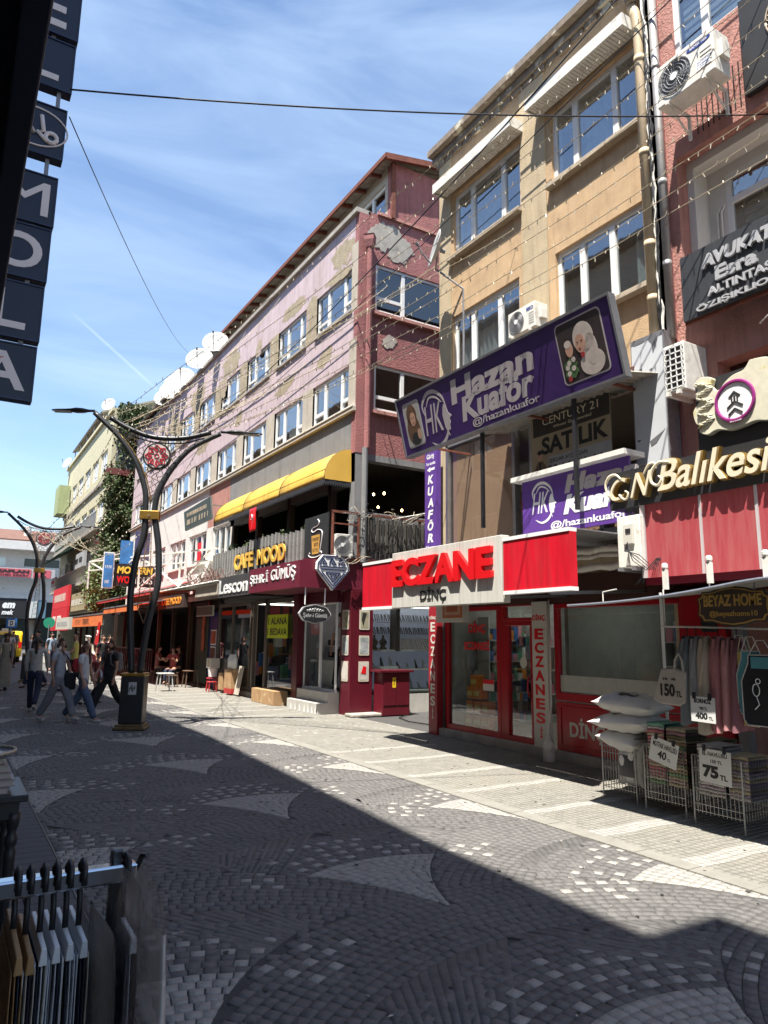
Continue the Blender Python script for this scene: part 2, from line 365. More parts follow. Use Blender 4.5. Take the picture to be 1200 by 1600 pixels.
def stones_mesh(name, Q, col, mats, parent, H0=.008, kind='stuff', inset=.0028):
    """Q: (n,4,2) stone outlines; one real little block per stone"""
    n = len(Q)
    if n == 0: return
    c = Q.mean(1, keepdims=True); d = Q-c; L = np.linalg.norm(d, axis=2, keepdims=True)
    top = c+d*(1-inset/np.maximum(L, 1e-3)); hz = H0+RN.uniform(-.0015, .0015, (n, 1))
    hz4 = hz+RN.uniform(-.0004, .0004, (n, 4))
    V = np.zeros((n, 8, 3)); V[:, :4, :2] = Q; V[:, :4, 2] = .0005; V[:, 4:, :2] = top; V[:, 4:, 2] = hz4
    F = np.array([[4, 5, 6, 7], [0, 1, 5, 4], [1, 2, 6, 5], [2, 3, 7, 6], [3, 0, 4, 7]])
    FF = (F[None]+8*np.arange(n)[:, None, None]).reshape(-1, 4)
    me = bpy.data.meshes.new(name); me.vertices.add(n*8); me.vertices.foreach_set('co', V.reshape(-1))
    me.loops.add(FF.size); me.loops.foreach_set('vertex_index', FF.reshape(-1)); me.polygons.add(len(FF))
    me.polygons.foreach_set('loop_start', np.arange(0, FF.size, 4)); me.polygons.foreach_set('loop_total', np.full(len(FF), 4))
    for mm in mats: me.materials.append(mm)
    me.polygons.foreach_set('material_index', np.repeat(col, 5)); me.update(calc_edges=True); me.validate()
    o = bpy.data.objects.new(name, me); C.objects.link(o); o.parent = parent
    if kind: o['kind'] = kind
    return o

TR = 2.08
def in_wedge(x, y, cx, ay):
    return (y >= ay-.02) & (np.hypot(x-(cx-2.03), y-(ay-.44)) > TR) & (np.hypot(x-(cx+2.03), y-(ay-.44)) > TR) & (np.hypot(x-cx, y-ay) < 2.0) & (np.abs(x-cx) < 1.0)
scales = []
for k, cx in enumerate((.93, 2.96, 4.99)):
    for j in range(-2, 13):
        scales.append((cx, 3.93+2.535*j+(0 if k == 1 else -1.2)))
scales.sort(key=lambda t: t[1])
def owner(x, y):
    own = np.full(x.shape, -1)
    for i, (cx, ay) in enumerate(scales):
        m_ = in_wedge(x, y, cx, ay); own[m_ & (own < 0)] = i
    wed = own.copy()
    for i, (cx, ay) in enumerate(scales):
        m_ = (np.hypot(x-cx, y-(ay+.82)) < TR) & (own < 0) & (y > ay-.6); own[m_] = i
    return own, wed
Q = []; RR = []; AA = []; OW = []
for i, (cx, ay) in enumerate(scales):
    if ay > 27.5: continue
    r = .10; ring = 0
    while r < 3.15:
        dr = .072+.005*math.sin(ring*2.1+i)
        na = max(3, int(round(r*math.pi*1.1/.078))); tot = math.pi*1.1
        da = tot/na*1.0; off = random.random()*da
        for k in range(-1, na+1):
            a0 = -tot/2+off+k*da+random.uniform(-.08, .08)*da; a1 = -tot/2+off+(k+1)*da
            gq = .0015; ga = gq/r
            pts = []
            for rr_, aa in ((r+gq, a0+ga), (r+gq, a1-ga), (r+dr-gq, a1-ga), (r+dr-gq, a0+ga)):
                pts.append((cx+rr_*math.sin(aa), ay+rr_*math.cos(aa)))
            Q.append(pts); RR.append((r, (a0+a1)/2, ring, k)); OW.append(i)
        r += dr; ring += 1
Q = np.array(Q); RR = np.array(RR); OW = np.array(OW)
SC = np.array(scales); CX = SC[OW, 0]; AY = SC[OW, 1]
isw = (np.abs(RR[:, 1]) < .62) & (RR[:, 0] < 1.95)
cen = Q.mean(1)
def wedge_amount(x, y, cx, ay): return np.minimum(np.hypot(x-(cx-2.03), y-(ay-.44)), np.hypot(x-(cx+2.03), y-(ay-.44)))-TR
inw = wedge_amount(Q[:, :, 0], Q[:, :, 1], CX[:, None], AY[:, None]) > 0
own, wed = owner(cen[:, 0], cen[:, 1])
wst = isw & (inw.sum(1) >= 2) & (RR[:, 0] < 1.9)             # stones that belong to a fan: trimmed along its curved sides
for sgn in (-1, 1):
    c = np.stack([CX+sgn*2.03, AY-.44], 1)[:, None, :]; v = Q-c; d = np.linalg.norm(v, axis=2, keepdims=True)
    need = wst[:, None, None] & (d < TR+.004); Q = np.where(need, c+v/d*(TR+.004), Q)
dst = ~wst & (own == OW)
oth = ~wst & ~dst & (own == OW)
for i, (cx, ay) in enumerate(scales):                          # dark stones next to a fan: trimmed back to its edge
    m_ = dst & (np.abs(cen[:, 0]-cx) < 1.2) & (cen[:, 1] > ay-.3) & (cen[:, 1] < ay+2.1)
    idx = np.nonzero(m_)[0]
    if not len(idx): continue
    q_ = Q[idx]; side_ = np.where(cen[idx, 0] < cx, -1, 1)
    iw = in_wedge(q_[:, :, 0], q_[:, :, 1], cx, ay)
    c = np.stack([cx+side_*2.03, np.full(len(idx), ay-.44)], 1)[:, None, :]; v = q_-c; d = np.linalg.norm(v, axis=2, keepdims=True)
    Q[idx] = np.where(iw[:, :, None], c+v/d*(TR-.004), q_)
area = .5*np.abs((Q[:, 2, 0]-Q[:, 0, 0])*(Q[:, 3, 1]-Q[:, 1, 1])-(Q[:, 3, 0]-Q[:, 1, 0])*(Q[:, 2, 1]-Q[:, 0, 1]))
keep = (wst | dst) & (cen[:, 0] > .9) & (cen[:, 0] < 4.97) & (cen[:, 1] < 28) & (area > .0006)
Q = Q[keep]; RR = RR[keep]; OW = OW[keep]; cen = cen[keep]; wst = wst[keep]; CX = CX[keep]; AY = AY[keep]
Q[:, :, 0] = np.clip(Q[:, :, 0], .915, 4.945)
col = np.zeros(len(Q), int); rnd = RN.rand(len(Q))
col[wst & (RR[:, 0] < 1.12)] = 1
chk = ((RR[:, 2] % 2 == 0) & ((RR[:, 3]+RR[:, 2]//2) % 2 == 0))
for i, (cx, ay) in enumerate(scales):
    d = np.hypot(cen[:, 0]-cx, cen[:, 1]-ay); an = np.arctan2(cen[:, 0]-cx, cen[:, 1]-ay)
    sc = (d >= 1.15) & (d < 1.7+.1*np.cos(an*5)) & (np.abs(an) < .86) & chk & (rnd < .92-.3*(d-1.13))
    col[sc] = 1
Q += RN.uniform(-.0014, .0014, Q.shape)
pav = thing('cobbled_paving', None, None, (0, 0, 0), kind='structure')
dist = np.hypot(cen[:, 0], cen[:, 1]); az = np.degrees(np.arctan2(cen[:, 0], cen[:, 1]))
vis = (az > 9) & (az < 60) & (cen[:, 1] > 1.9)
score = np.where(vis, dist, 1e9); order = np.argsort(score)[:290]
mask = np.ones(len(Q), bool); mask[order] = False
stones_mesh('cobblestones', Q[mask], col[mask], [m_stone_d, m_stone_l], pav)
for i in order:
    stones_mesh('cobblestone', Q[i:i+1], np.array([0]), [m_stone_l if col[i] else m_stone_d], pav, kind=None)
# pale kerb band between street and sidewalk
bandp = thing('kerb_band', None, None, (0, 0, 0), kind='structure')
for k in range(60):
    y = .2+k*.5
    MB().box(4.955, 5.125, y, y+.494, 0, .013+.001*(k % 3)).build('kerb_stone', m_band, bandp)
# sidewalk of small cobbles with pale cross bars
nx, ny = int(2.62/.072), int(26/.072)
X0 = 5.135+np.arange(nx)*.0725; Y0 = np.arange(ny)*.0725
gx, gy = np.meshgrid(X0, Y0); gx = gx.ravel(); gy = gy.ravel()
gx = gx+np.where((np.floor(gy/.0725) % 2) == 0, 0, .0)
wob = .012*np.sin(gx*9)+.01*np.sin(gy*3.1)
q = np.zeros((len(gx), 4, 2)); e = .0025; s_ = .0725
for k, (a, b) in enumerate(((e, e), (s_-e, e), (s_-e, s_-e), (e, s_-e))):
    q[:, k, 0] = gx+a; q[:, k, 1] = gy+b+wob
q += RN.uniform(-.003, .003, q.shape)
bars = [1.9, 2.84, 3.77, 4.71, 5.65, 6.69, 7.69, 8.78, 9.85]+[15.0+1.05*k for k in range(11)]
cc = np.zeros(len(gx), int)
for b_ in bars:
    cc[(np.abs(gy-b_) < .075) & (gx < 6.95)] = 1
cc[(gy > 10.6) & (gy < 14.4) & (RN.rand(len(gx)) < .035)] = 1
side = thing('sidewalk', None, None, (0, 0, 0), kind='structure')
stones_mesh('small_cobbles', q, cc, [m_side, m_stone_l], side, H0=.011, inset=.004)
# dark slabs along the left
slabp = thing('slab_pavement', None, None, (0, 0, 0), kind='structure')
sb = MB().box(.004, .296, .004, .146, 0, .012); sm = sb.build('paving_slab', m_slab, slabp, bevel=.002); first = True
for i in range(5):
    for j in range(52):
        x = -.6+i*.3; y = 3.2+j*.15
        if first: sm.location = (x, y, 0); first = False; continue
        c = sm.copy(); c.location = (x, y+(0.075 if i % 2 else 0), RN.uniform(0, .001)); C.objects.link(c); c.parent = slabp
MB().box(-1.0, .9, -2, 3.19, 0, .011).build('slab_underlay', m_slab, slabp); MB().box(-1.0, .9, 11.1, 28, 0, .011).build('slab_underlay', m_slab, slabp)
MB().box(.902, .912, 0, 28, 0, .012).build('joint_strip', m_band, slabp)
MB().box(-1.0, 4.95, -3, 0.0, 0, .011).build('street_end_paving', m_stone_d, kind='structure')
lt_ = MB(); rr_ = random.Random(11)
for k in range(90):
    x = rr_.uniform(1.0, 7.4); y = rr_.uniform(2.4, 20); a = rr_.uniform(0, 3.1); q = rr_.uniform(.006, .02); z = .017
    lt_.add([(x-q*math.cos(a), y-q*math.sin(a), z), (x+q*.4*math.sin(a), y-q*.4*math.cos(a), z+.002), (x+q*math.cos(a), y+q*math.sin(a), z), (x-q*.4*math.sin(a), y+q*.4*math.cos(a), z+.003)], [(0, 1, 2, 3)])
lt_.build('litter', mat('litter_pale', (.4, .37, .32), .8, .3, 30), kind='stuff', label='small pale scraps of litter on the paving')
gm_s = MB()
for k in range(260):
    x = rr_.uniform(1.0, 7.4); y = rr_.uniform(2.4, 16); q = rr_.uniform(.008, .02); gm_s.poly([(x+q*math.cos(t)*rr_.uniform(.8, 1.1), y+q*math.sin(t)) for t in (0, .9, 1.8, 2.7, 3.6, 4.5, 5.4)], .0125, .0145, lambda u, v, w: (u, v, w))
gm_s.build('gum_spots', mat('gum_dark', (.05, .048, .045), .9), kind='stuff', label='dark flattened gum spots on the paving')
# ---------------- buildings on the right ----------------
w_ochre = mat('ochre_stucco', (.5, .345, .2), .9, .16, 2.5, .5, 60, col2=(.3, .22, .14), c2pos=(.56, .85), c2scale=1.3, streak=.2)
w_pale = mat('pale_stucco', (.46, .37, .24), .9, .1, 3, .5, 60, col2=(.3, .25, .17), c2pos=(.62, .8), c2scale=1.4, streak=.25)
w_red = mat('red_stucco', (.31, .125, .118), .9, .14, 3, .9, 30, col2=(.24, .1, .1), c2pos=(.45, .7), c2scale=1.0, streak=.35)
w_salmon = mat('salmon_stucco', (.41, .2, .165), .9, .12, 3, .8, 35, streak=.35)
w_pink = mat('pink_stucco', (.5, .4, .42), .88, .08, 2.5, .5, 40, col2=(.42, .33, .32), c2pos=(.5, .8), c2scale=.7, streak=.3)
w_peel = mat('bare_plaster', (.33, .275, .19), .95, .22, 4, .8, 30, col2=(.47, .34, .38), c2pos=(.6, .62), c2scale=2.2)
w_grey = mat('grey_render', (.2, .2, .2), .85, .1, 3, .4, 40, streak=.3)
w_white = mat('white_render', (.6, .58, .55), .85, .1, 3, .3, 40, col2=(.4, .37, .32), c2pos=(.6, .75), c2scale=2)
w_beige = mat('beige_render', (.42, .37, .3), .85, .12, 3, .3, 40)
m_gutter = mat('dirty_gutter', (.2, .16, .12), .8, .3, 8, .3, 30, col2=(.5, .46, .36), c2pos=(.55, .62), c2scale=2.5)
m_pipe_c = mat('cream_pipe', (.5, .39, .25), .6, .12, 5, col2=(.28, .2, .13), c2pos=(.62, .7), c2scale=3)
m_pipe_g = mat('grey_pipe', (.3, .29, .28), .5, .2, 6, metal=.3, col2=(.2, .12, .08), c2pos=(.6, .7), c2scale=3)
m_sill = mat('stone_sill', (.4, .33, .24), .8, .2, 8, .3, 40)
m_maroon = mat('maroon_panel', (.09, .008, .016), .3, .1, 3)
m_redf = mat('red_lacquer', (.36, .008, .014), .28, .08, 4)
m_rust = mat('rusty_metal', (.16, .05, .03), .85, .35, 7, .4, 40)
m_corr = mat('corrugated_sheet', (.3, .27, .22), .7, .3, 6, .2, 20, col2=(.16, .1, .07), c2pos=(.55, .7), c2scale=3)

# --- ochre building ---
ob = thing('apartment_building', 'narrow ochre and cream apartment building between the pink block and the salmon one', 'building', (FX, 8.2, 0))
W1 = [(8.42, 10.36, 9.12, 10.42), (5.92, 7.66, 9.12, 10.40), (8.5, 10.40, 6.68, 7.85), (5.92, 7.64, 6.6, 7.85)]
mb = MB(FS); holes_wall(mb, 5.58, 10.8, 5.4, 11.45, W1, -.25, 0); mb.build('wall', w_ochre, ob)
mb = MB(FS); mb.box(10.42, 10.8, 5.4, 11.3, 0, .025); mb.box(7.78, 8.38, 5.4, 11.3, 0, .025); mb.build('pilaster', w_pale, ob)
mb = MB(); mb.box(FX, 17, 5.58, 5.8, 0, 11.45); mb.box(FX+.25, 17, 10.6, 10.8, 0, 11.45); mb.box(FX+.25, 17, 5.8, 10.6, 5.35, 5.55); mb.box(16.8, 17, 5.8, 10.6, 0, 11.45)
mb.box(FX+.25, 16.8, 5.8, 10.6, 8.3, 8.45); mb.box(FX+2.6, FX+2.75, 5.8, 10.6, 5.55, 11.3); mb.build('side_wall', w_pale, ob)
mb = MB(); mb.box(FX-.2, 17.1, 5.5, 11.0, 11.6, 11.73); mb.box(FX, 17, 5.58, 10.8, 11.45, 11.6); mb.build('roof_slab', m_gutter, ob)
mb = MB(FS); mb.box(5.6, 10.98, 11.44, 11.6, 0, .08)
for k in range(18): mb.box(5.7+k*.29, 5.7+k*.29+.24, 11.34-.02*(k % 3), 11.44, 0, .03+.015*(k % 2))
mb.build('eaves_moulding', m_gutter, ob)
for (a, b) in ((8.3, 10.62), (5.86, 7.92)):
    z = 10.6; mb = MB(FS); mb.box(a, b, z-.1, z+.08, .3, .33); mb.box(a, b, z+.08, z+.1, 0, .33); 
    mb.box(a, a+.03, z-.1, z+.08, 0, .3); mb.box(b-.03, b, z-.1, z+.08, 0, .3)
    sh = mb.build('window_canopy', dirtyw, ob)
    for k in range(int((b-a-.06)/.06)): MB(FS).box(a+.03+k*.06, a+.03+k*.06+.052, z-.1, z-.088, .02, .3).build('canopy_slat', dirtyw, sh)
window(ob, FS, 8.42, 10.36, 9.12, 10.42, -.06, mull=(.26, .72), sub={}, curtain=(.28, 1.0))
window(ob, FS, 5.92, 7.66, 9.12, 10.40, -.06, mull=(.26, .72), curtain=(.25, .75))
window(ob, FS, 8.5, 10.40, 6.68, 7.85, -.06, mull=(.3, .7), curtain=(.05, .98))
window(ob, FS, 5.92, 7.64, 6.6, 7.85, -.06, mull=(.36, .7), curtain=(.0, .22))
for a, b, z in ((8.36, 10.44, 9.06), (5.86, 7.72, 9.06), (5.86, 7.7, 6.54)): MB(FS).box(a, b, z-.06, z+.02, -.1, .12).build('sill', m_sill, ob, bevel=.008)
# open casements
for (u, z0, z1) in ((10.33, 9.18, 10.36), (7.63, 9.18, 10.34)):
    mb = MB(); 
    def cas(mb, y, z0, z1, L=.42):
        x1 = FX+.12; mb.box(x1, x1+L, y-.05, y-.01, z0, z0+.05); mb.box(x1, x1+L, y-.05, y-.01, z1-.05, z1); mb.box(x1, x1+.05, y-.05, y-.01, z0, z1); mb.box(x1+L-.05, x1+L, y-.05, y-.01, z0, z1)
    cas(mb, u-.02, z0, z1); mb.build('open_casement', pvc, ob)
# first floor: big glazed salon front, z 3.1 .. 5.4
mb = MB(FS); holes_wall(mb, 5.58, 10.8, 2.65, 5.4, [(5.8, 10.62, 3.2, 5.33)], -.25, 0); mb.build('wall', w_pale, ob)
mb = MB(FS); 
for u in (10.58, 8.72, 8.3, 6.9, 6.02): mb.box(u-.035, u+.035, 3.2, 5.33, -.1, .02)
mb.box(5.8, 10.62, 5.27, 5.33, -.1, .02); mb.box(5.8, 10.62, 3.2, 3.26, -.1, .02); fo = mb.build('shopfront_window', steel, ob)
for a, b in ((8.755, 10.55), (8.335, 8.69), (6.94, 8.27), (6.05, 6.87)): MB(FS).box(a, b, 3.26, 5.27, -.05, -.04).build('pane', glass('salon_glass', (.95, .93, .9), 1.2, .06), fo)
m_salon = mat('salon_wall', (.42, .29, .2), .8, .06, 2)
mb = MB(); mb.box(FX+2.9, FX+3.0, 5.8, 10.6, 3.0, 5.3); mb.box(FX+.25, FX+3, 5.8, 10.6, 3.0, 3.1); mb.build('salon_room', m_salon, ob)
MB().box(FX+.8, FX+1.5, 8.95, 10.2, 3.1, 4.0).build('salon_counter', white, ob)
MB().box(FX+.075, FX+.08, 8.8, 10.5, 3.3, 5.25).build('tan_panel', mat('tan_reflection', (.3, .215, .155), .8, .12, 1.5), ob); MB().box(FX+.3, FX+.31, 9.9, 10.55, 3.2, 5.2).build('tan_panel', m_salon, ob); MB().box(FX+.6, FX+.62, 6.1, 8.2, 3.2, 3.9).build('tan_panel', m_salon, ob)  # reflection of the buildings opposite is put into the front panel's tan colour
mb = MB(); mb.box(FX+.2, FX+2.9, 5.8, 10.6, 5.2, 5.28); mb.build('salon_ceiling', mat('salon_ceiling', (.55, .5, .42), .8), ob)
# drain pipes
mb = MB(); P = [(FX-.1, 5.86, 10.9), (FX-.1, 5.8, 10.72), (FX-.1, 5.78, 10.5), (FX-.1, 5.78, 5.6)]; mb.tube(P, .07, 12)
for z in (9.9, 8.4, 7.0, 6.2): mb.tube([(FX-.1, 5.78, z), (FX-.1, 5.78, z+.1)], .076, 12)
mb.build('drain_pipe', m_pipe_c, ob, smooth=True)
mb = MB(); mb.lathe([(.19, .25), (.21, .22), (.1, 0), (.075, -.1)], (FX-.14, 5.84, 11.02), 10); mb.build('rain_hopper', m_gutter, ob)
# --- telephone cable bundle in the gap ---
ca = thing('cable_bundle', 'thick tangle of black and white cables running down between cream and grey pipes', 'cables', (FX, 5.64, 5.6))
for k in range(9):
    pts = [(FX-.06-.05*random.random(), 5.66+.035*random.random()+.02*math.sin(z*3+k*2), z) for z in np.arange(5.6, 11.2, .16)]
    MB().tube(pts, .009+.005*random.random(), 5).build('cable', black if k % 3 else dirtyw, ca, smooth=True)

# --- salmon building (right) ---
rb = thing('apartment_building', 'salmon red apartment building at the right edge with a recessed white balcony', 'building', (FX, 3, 0))
hl = [(2.2, 5.3, 9.66, 10.9), (2.0, 5.36, 6.1, 8.12), (2.5, 4.98, 3.9, 5.1)]
mb = MB(FS); holes_wall(mb, -3, 5.55, 2.5, 11.8, hl, -.25, .01); mb.build('wall', w_salmon, rb)
mb = MB(); mb.box(FX+.25, 17, -3, -2.8, 0, 11.8); mb.box(FX+.25, 17, 5.35, 5.55, 0, 11.8); mb.box(16.8, 17, -2.8, 5.35, 0, 11.8); mb.box(FX-.3, 17, -3, 5.55, 11.8, 12.0); mb.build('side_wall', w_salmon, rb)
for z in (2.4, 5.6, 8.6): MB().box(FX+.25, 16.8, -2.8, 5.35, z, z+.18).build('floor_slab', w_beige, rb)
# recessed balcony lining
wl = mat('balcony_white', (.62, .6, .55), .8, .05, 3)
mb = MB(FS); mb.box(5.26, 5.37, 6.08, 8.14, -.62, -.2); mb.box(2.0, 5.26, 8.0, 8.14, -.62, -.2); mb.box(2.0, 5.26, 6.08, 6.2, -.62, -.2); mb.box(5.0, 5.26, 6.2, 8.0, -.62, -.5); mb.box(2.0, 5.0, 7.86, 8.0, -.62, -.5); mb.build('balcony_lining', wl, rb)
fo = window(rb, FS, 2.0, 5.0, 6.2, 7.86, w=-.5, mull=(.4, .78), sub={2: .76, 1: .76})
mb = MB(FS)
for k in range(13): mb.box(2.1, 4.85, 6.3+k*.12, 6.37+k*.12, -.66, -.64)
mb.build('blind_slats', mat('blind_grey', (.25, .24, .23), .7), fo)
for k in range(2): MB().tube([(FX+.47, 5.07+.06*k, 6.2), (FX+.47, 5.07+.06*k, 7.35), (FX+.5, 5.03+.04*k, 7.45)], .014, 6).build('conduit', dirtyw, rb)
fo = window(rb, FS, 2.2, 5.3, 9.66, 10.9, w=-.05, mull=(.25, .45, .65, .85))
mb = MB(FS)
for k in range(10): mb.box(2.3, 5.2, 9.72+k*.12, 9.79+k*.12, -.16, -.145)
mb.build('blind_slats', mat('blind_pale', (.5, .5, .5), .7), fo)
fo = window(rb, FS, 2.5, 4.98, 3.9, 5.1, w=-.6, mull=(.5,))
MB(FS).box(5.5, 5.57, 2.6, 11.8, -.02, .035).build('downpipe_shadow_strip', w_red, rb)
gp = MB(); gp.tube([(FX-.09, 5.53, 11.8), (FX-.09, 5.53, 5.6)], .055, 10)
for z in (9.6, 7.8, 6.6): gp.tube([(FX-.09, 5.53, z), (FX-.09, 5.53, z+.09)], .059, 10)
gp.build('drain_pipe', m_pipe_g, rb, smooth=True)
# barred vent below the big air conditioner
mb = MB(FS); mb.box(4.36, 5.05, 8.28, 8.9, -.02, .0); vt = mb.build('vent_recess', m_maroon, rb)
mb = MB(FS)
for k in range(9): mb.box(4.4+k*.075, 4.412+k*.075, 8.28, 8.9, .01, .02)
mb.build('vent_bars', black, rb)

# --- pink building ---
pk = thing('apartment_building', 'long pink block with peeling plaster, rusty eaves and the cafe terrace on its corner', 'building', (FX, 26, 0))
PY0, PY1 = 14.22, 38.6
top = [(14.56+2.66*k, 16.56+2.66*k) for k in range(9)]
wins1 = [(a, b, 9.72, 10.84) for a, b in top]; wins2 = [(a+.05, b+.08, 7.2, 8.3) for a, b in top]
low = [(22.8, 24.7, 4.35, 5.5), (25.4, 27.6, 4.35, 5.5), (28.1, 30.4, 4.35, 5.5), (31.2, 33.4, 4.35, 5.5), (34.4, 36.6, 4.35, 5.5)]
def band(u0, u1, v0, v1, m, w1=0., name='wall'):
    hh = [h for h in wins1+wins2+low if h[1] > u0 and h[0] < u1 and h[3] > v0 and h[2] < v1]
    MB(FS).build if False else None
    mb = MB(FS); holes_wall(mb, u0, u1, v0, v1, hh, -.25, w1); return mb.build(name, m, pk)
band(PY0, PY1, 7.12, 12.2, w_pink)
mb = MB(FS)
for k in range(46):       # clap joints of the pink cladding, the courses of the wall
    pass
band(PY0, 23.0, 5.3, 7.02, w_grey, name='grey_wall'); band(23.0, 25.3, 5.55, 7.02, w_salmon, name='salmon_wall'); band(25.3, PY1, 5.55, 7.02, w_white, name='white_wall'); band(22.6, PY1, 2.9, 5.55, w_white, name='white_wall')
# grey-beige piers between the windows
for ws in (wins1, wins2):
    for (a, b, c, d), nx_ in zip(ws, ws[1:]+[None]):
        if nx_: MB(FS).box(b, nx_[0], c-.05, d+.03, -.2, .012).build('pier', w_peel if ws is wins1 else w_beige, pk)
    MB(FS).box(PY0+.03, ws[0][0], ws[0][2]-.05, ws[0][3]+.6, -.2, .012).build('pier', w_beige, pk)
for i, (a, b, c, d) in enumerate(wins1):
    window(pk, FS, a, b, c, d, w=-.05, mull=(.22, .68), sub={0: .25, 2: .25}, curtain=(.3, .7) if i in (3, 5) else None)
    MB(FS).box(a-.05, b+.05, c-.07, c, -.1, .06).build('sill', conc, pk)
for i, (a, b, c, d) in enumerate(wins2):
    window(pk, FS, a, b, c, d, w=-.05, mull=(.22, .68), sub={0: .25, 2: .25}, curtain=(.25, .7) if i in (1, 4, 6) else None)
MB(FS).box(PY0, PY1, 7.02, 7.12, -.2, .09).build('ledge', w_beige, pk)
MB(FS).box(PY0, PY1, 7.12, 7.15, -.2, .11).build('ledge_capping', dirtyw, pk)
for i, (a, b, c, d) in enumerate(low):
    window(pk, FS, a, b, c, d, w=-.06, mull=(.33, .66), curtain=(.05, .95) if i != 1 else (.0, .3))
    MB(FS).box(a-.05, b+.05, c-.08, c, -.1, .1).build('sill', dirtyw, pk)
# irregular bare plaster patches, slightly recessed looking flakes
def flake(fr, u, v, ru, rv, m, par, seed, w=.004):
    rr = random.Random(seed); n = 90; ph = [rr.uniform(0, 6.28) for _ in range(6)]
    def rk(k): a = 2*math.pi*k/n; return 1+.2*math.sin(2*a+ph[0])+.08*math.sin(5*a+ph[1])+.06*math.sin(9*a+ph[2])+.06*math.sin(17*a+ph[3])+.05*rr.uniform(-1, 1)
    pts = [(u+ru*math.cos(2*math.pi*k/n)*rk(k)*.8, v+rv*math.sin(2*math.pi*k/n)*rk(k)*.8) for k in range(n)]
    MB(fr).poly(pts, 0.0, w).build('bare_plaster_patch', m, par)
MB(FS).box(PY0, PY1+.05, 12.2, 12.32, -.3, .1).build('parapet_coping', conc, pk)
for (u, v, a, b, s_) in ((15.0, 11.45, .75, .5, 1), (15.3, 10.95, .9, .18, 2), (18.1, 11.2, .9, .33, 3), (16.85, 10.75, .3, .45, 4), (20.9, 10.95, .35, .3, 5), (23.6, 11.35, 1.3, .5, 6), (24.6, 10.6, .7, .6, 7), (27.6, 11.2, 1.0, .7, 8), (16.0, 8.95, .5, .3, 9), (18.6, 8.95, .9, .22, 10), (22.5, 9.0, .4, .35, 11), (26.4, 9.0, 1.1, .4, 12), (31, 11.0, .7, .8, 13)):
    flake(FS, u, v, a, b, w_peel, pk, s_, .003)
# side wall, towards the camera
FD = Fr('side', PY0)
sw1 = [(8.28, 10.6, 9.68, 10.95), (8.28, 10.6, 7.13, 8.3), (8.15, 11.2, 4.6, 5.85)]
mb = MB(FD); holes_wall(mb, FX+.25, 17, 6.0, 12.3, sw1, -.25, 0); mb.build('wall', w_red, pk)
mb = MB(FD); holes_wall(mb, FX+.0, 17, 2.65, 6.0, sw1, -.25, .002); mb.build('grey_wall', w_grey, pk)
MB(FD).box(FX-.01, FX+.25, 6.0, 12.2, -.2, .012).build('corner_pier', w_red, pk)
flake(FD, 8.55, 11.75, .5, .55, conc, pk, 21, .014); flake(FD, 9.0, 11.5, .45, .42, conc, pk, 22, .012); flake(FD, 8.7, 8.95, .26, .2, conc, pk, 23, .014)
window(pk, FD, 8.28, 10.6, 9.68, 10.95, w=-.04, mull=(.36, .9), sub={0: .3}, gm=GB); window(pk, FD, 8.28, 10.6, 7.13, 8.3, w=-.04, mull=(.36, .9), sub={0: .3}, gm=GB)
for z in (9.6, 7.06): MB(FD).box(8.2, 10.7, z-.04, z+.04, -.1, .1).build('sill', w_salmon, pk)
MB(FD).box(8.3, 17, 12.28, 12.36, 0, .06).build('string_course', w_salmon, pk)
dp = MB(); dp.lathe([(.11, .12), (.17, .3), (.17, .42), (.19, .44)], (FX+.22, PY0-.14, 11.1), 4); dp.tube([(FX+.22, PY0-.14, 11.3), (FX+.22, PY0-.14, 6.1)], .07, 8); dp.build('drain_pipe', w_red, pk)
dp = MB(); dp.tube([(FX+.18, PY0-.14, 6.1), (FX+.18, PY0-.14, 3.4)], .07, 8); dp.build('drain_pipe', w_grey, pk)
# body and roof
mb = MB(); mb.box(FX+.25, 17, PY1-.25, PY1, 0, 12.2); mb.box(16.8, 17, PY0, PY1, 0, 12.2); mb.box(FX+.25, 17, PY0+.25, PY1-.25, 12.0, 12.2)
mb.box(FX+.25, 17, PY0+.25, PY1-.25, 8.85, 9.0); mb.box(FX+.25, 17, PY0+.25, PY1-.25, 6.3, 6.45); mb.box(FX+3, FX+3.1, PY0+.25, PY1-.25, 2.9, 12.0); mb.build('inner_floors', dark, pk)
# attic: set back front wall with window, shed roof of corrugated sheet on rusty rafters
MB().box(FX+.95, 17, PY0, PY0+.25, 12.3, 13.95).build('attic_wall', w_red, pk)
ax = FX+.95
mb = MB(Fr('street', ax)); holes_wall(mb, PY0+.25, 31, 12.2, 13.95, [(14.6, 16.6, 12.6, 13.55)], -.2, 0); mb.build('attic_wall', w_beige, pk)
window(pk, Fr('street', ax), 14.6, 16.6, 12.6, 13.55, w=-.05, mull=(.35, .68))
rf = MB(); x0, x1, xr = FX+.6, FX+3.4, 17
zr = lambda x: 13.92+(x-x0)*.2
ry0, ry1 = PY0-.25, 31.0
nseg = 110
def corr(s, t):
    x = x0+(x1-x0)*t; y = ry0+(ry1-ry0)*s; return (x, y, zr(x)+.03*math.sin(s*(ry1-ry0)*2*math.pi/.22))
rf.sheet(620, 2, corr); roof = rf.build('corrugated_roof', m_corr, pk, solid=.012)
rb_ = MB(); rb_.box(x0-.03, x0+.02, ry0, ry1, zr(x0)-.1, zr(x0)+.02); rb_.build('rusty_fascia', m_rust, pk)
mb = MB(); mb.beam((x0, ry0, zr(x0)-.06), (x1, ry0, zr(x1)-.06), .04, .16); mb.build('rusty_fascia', m_rust, pk)
for k in range(22):
    y = ry0+.05+k*(ry1-ry0-.1)/21; MB().beam((x0, y, zr(x0)-.08), (x1, y, zr(x1)-.08), .07, .1).build('rafter', m_rust, pk)
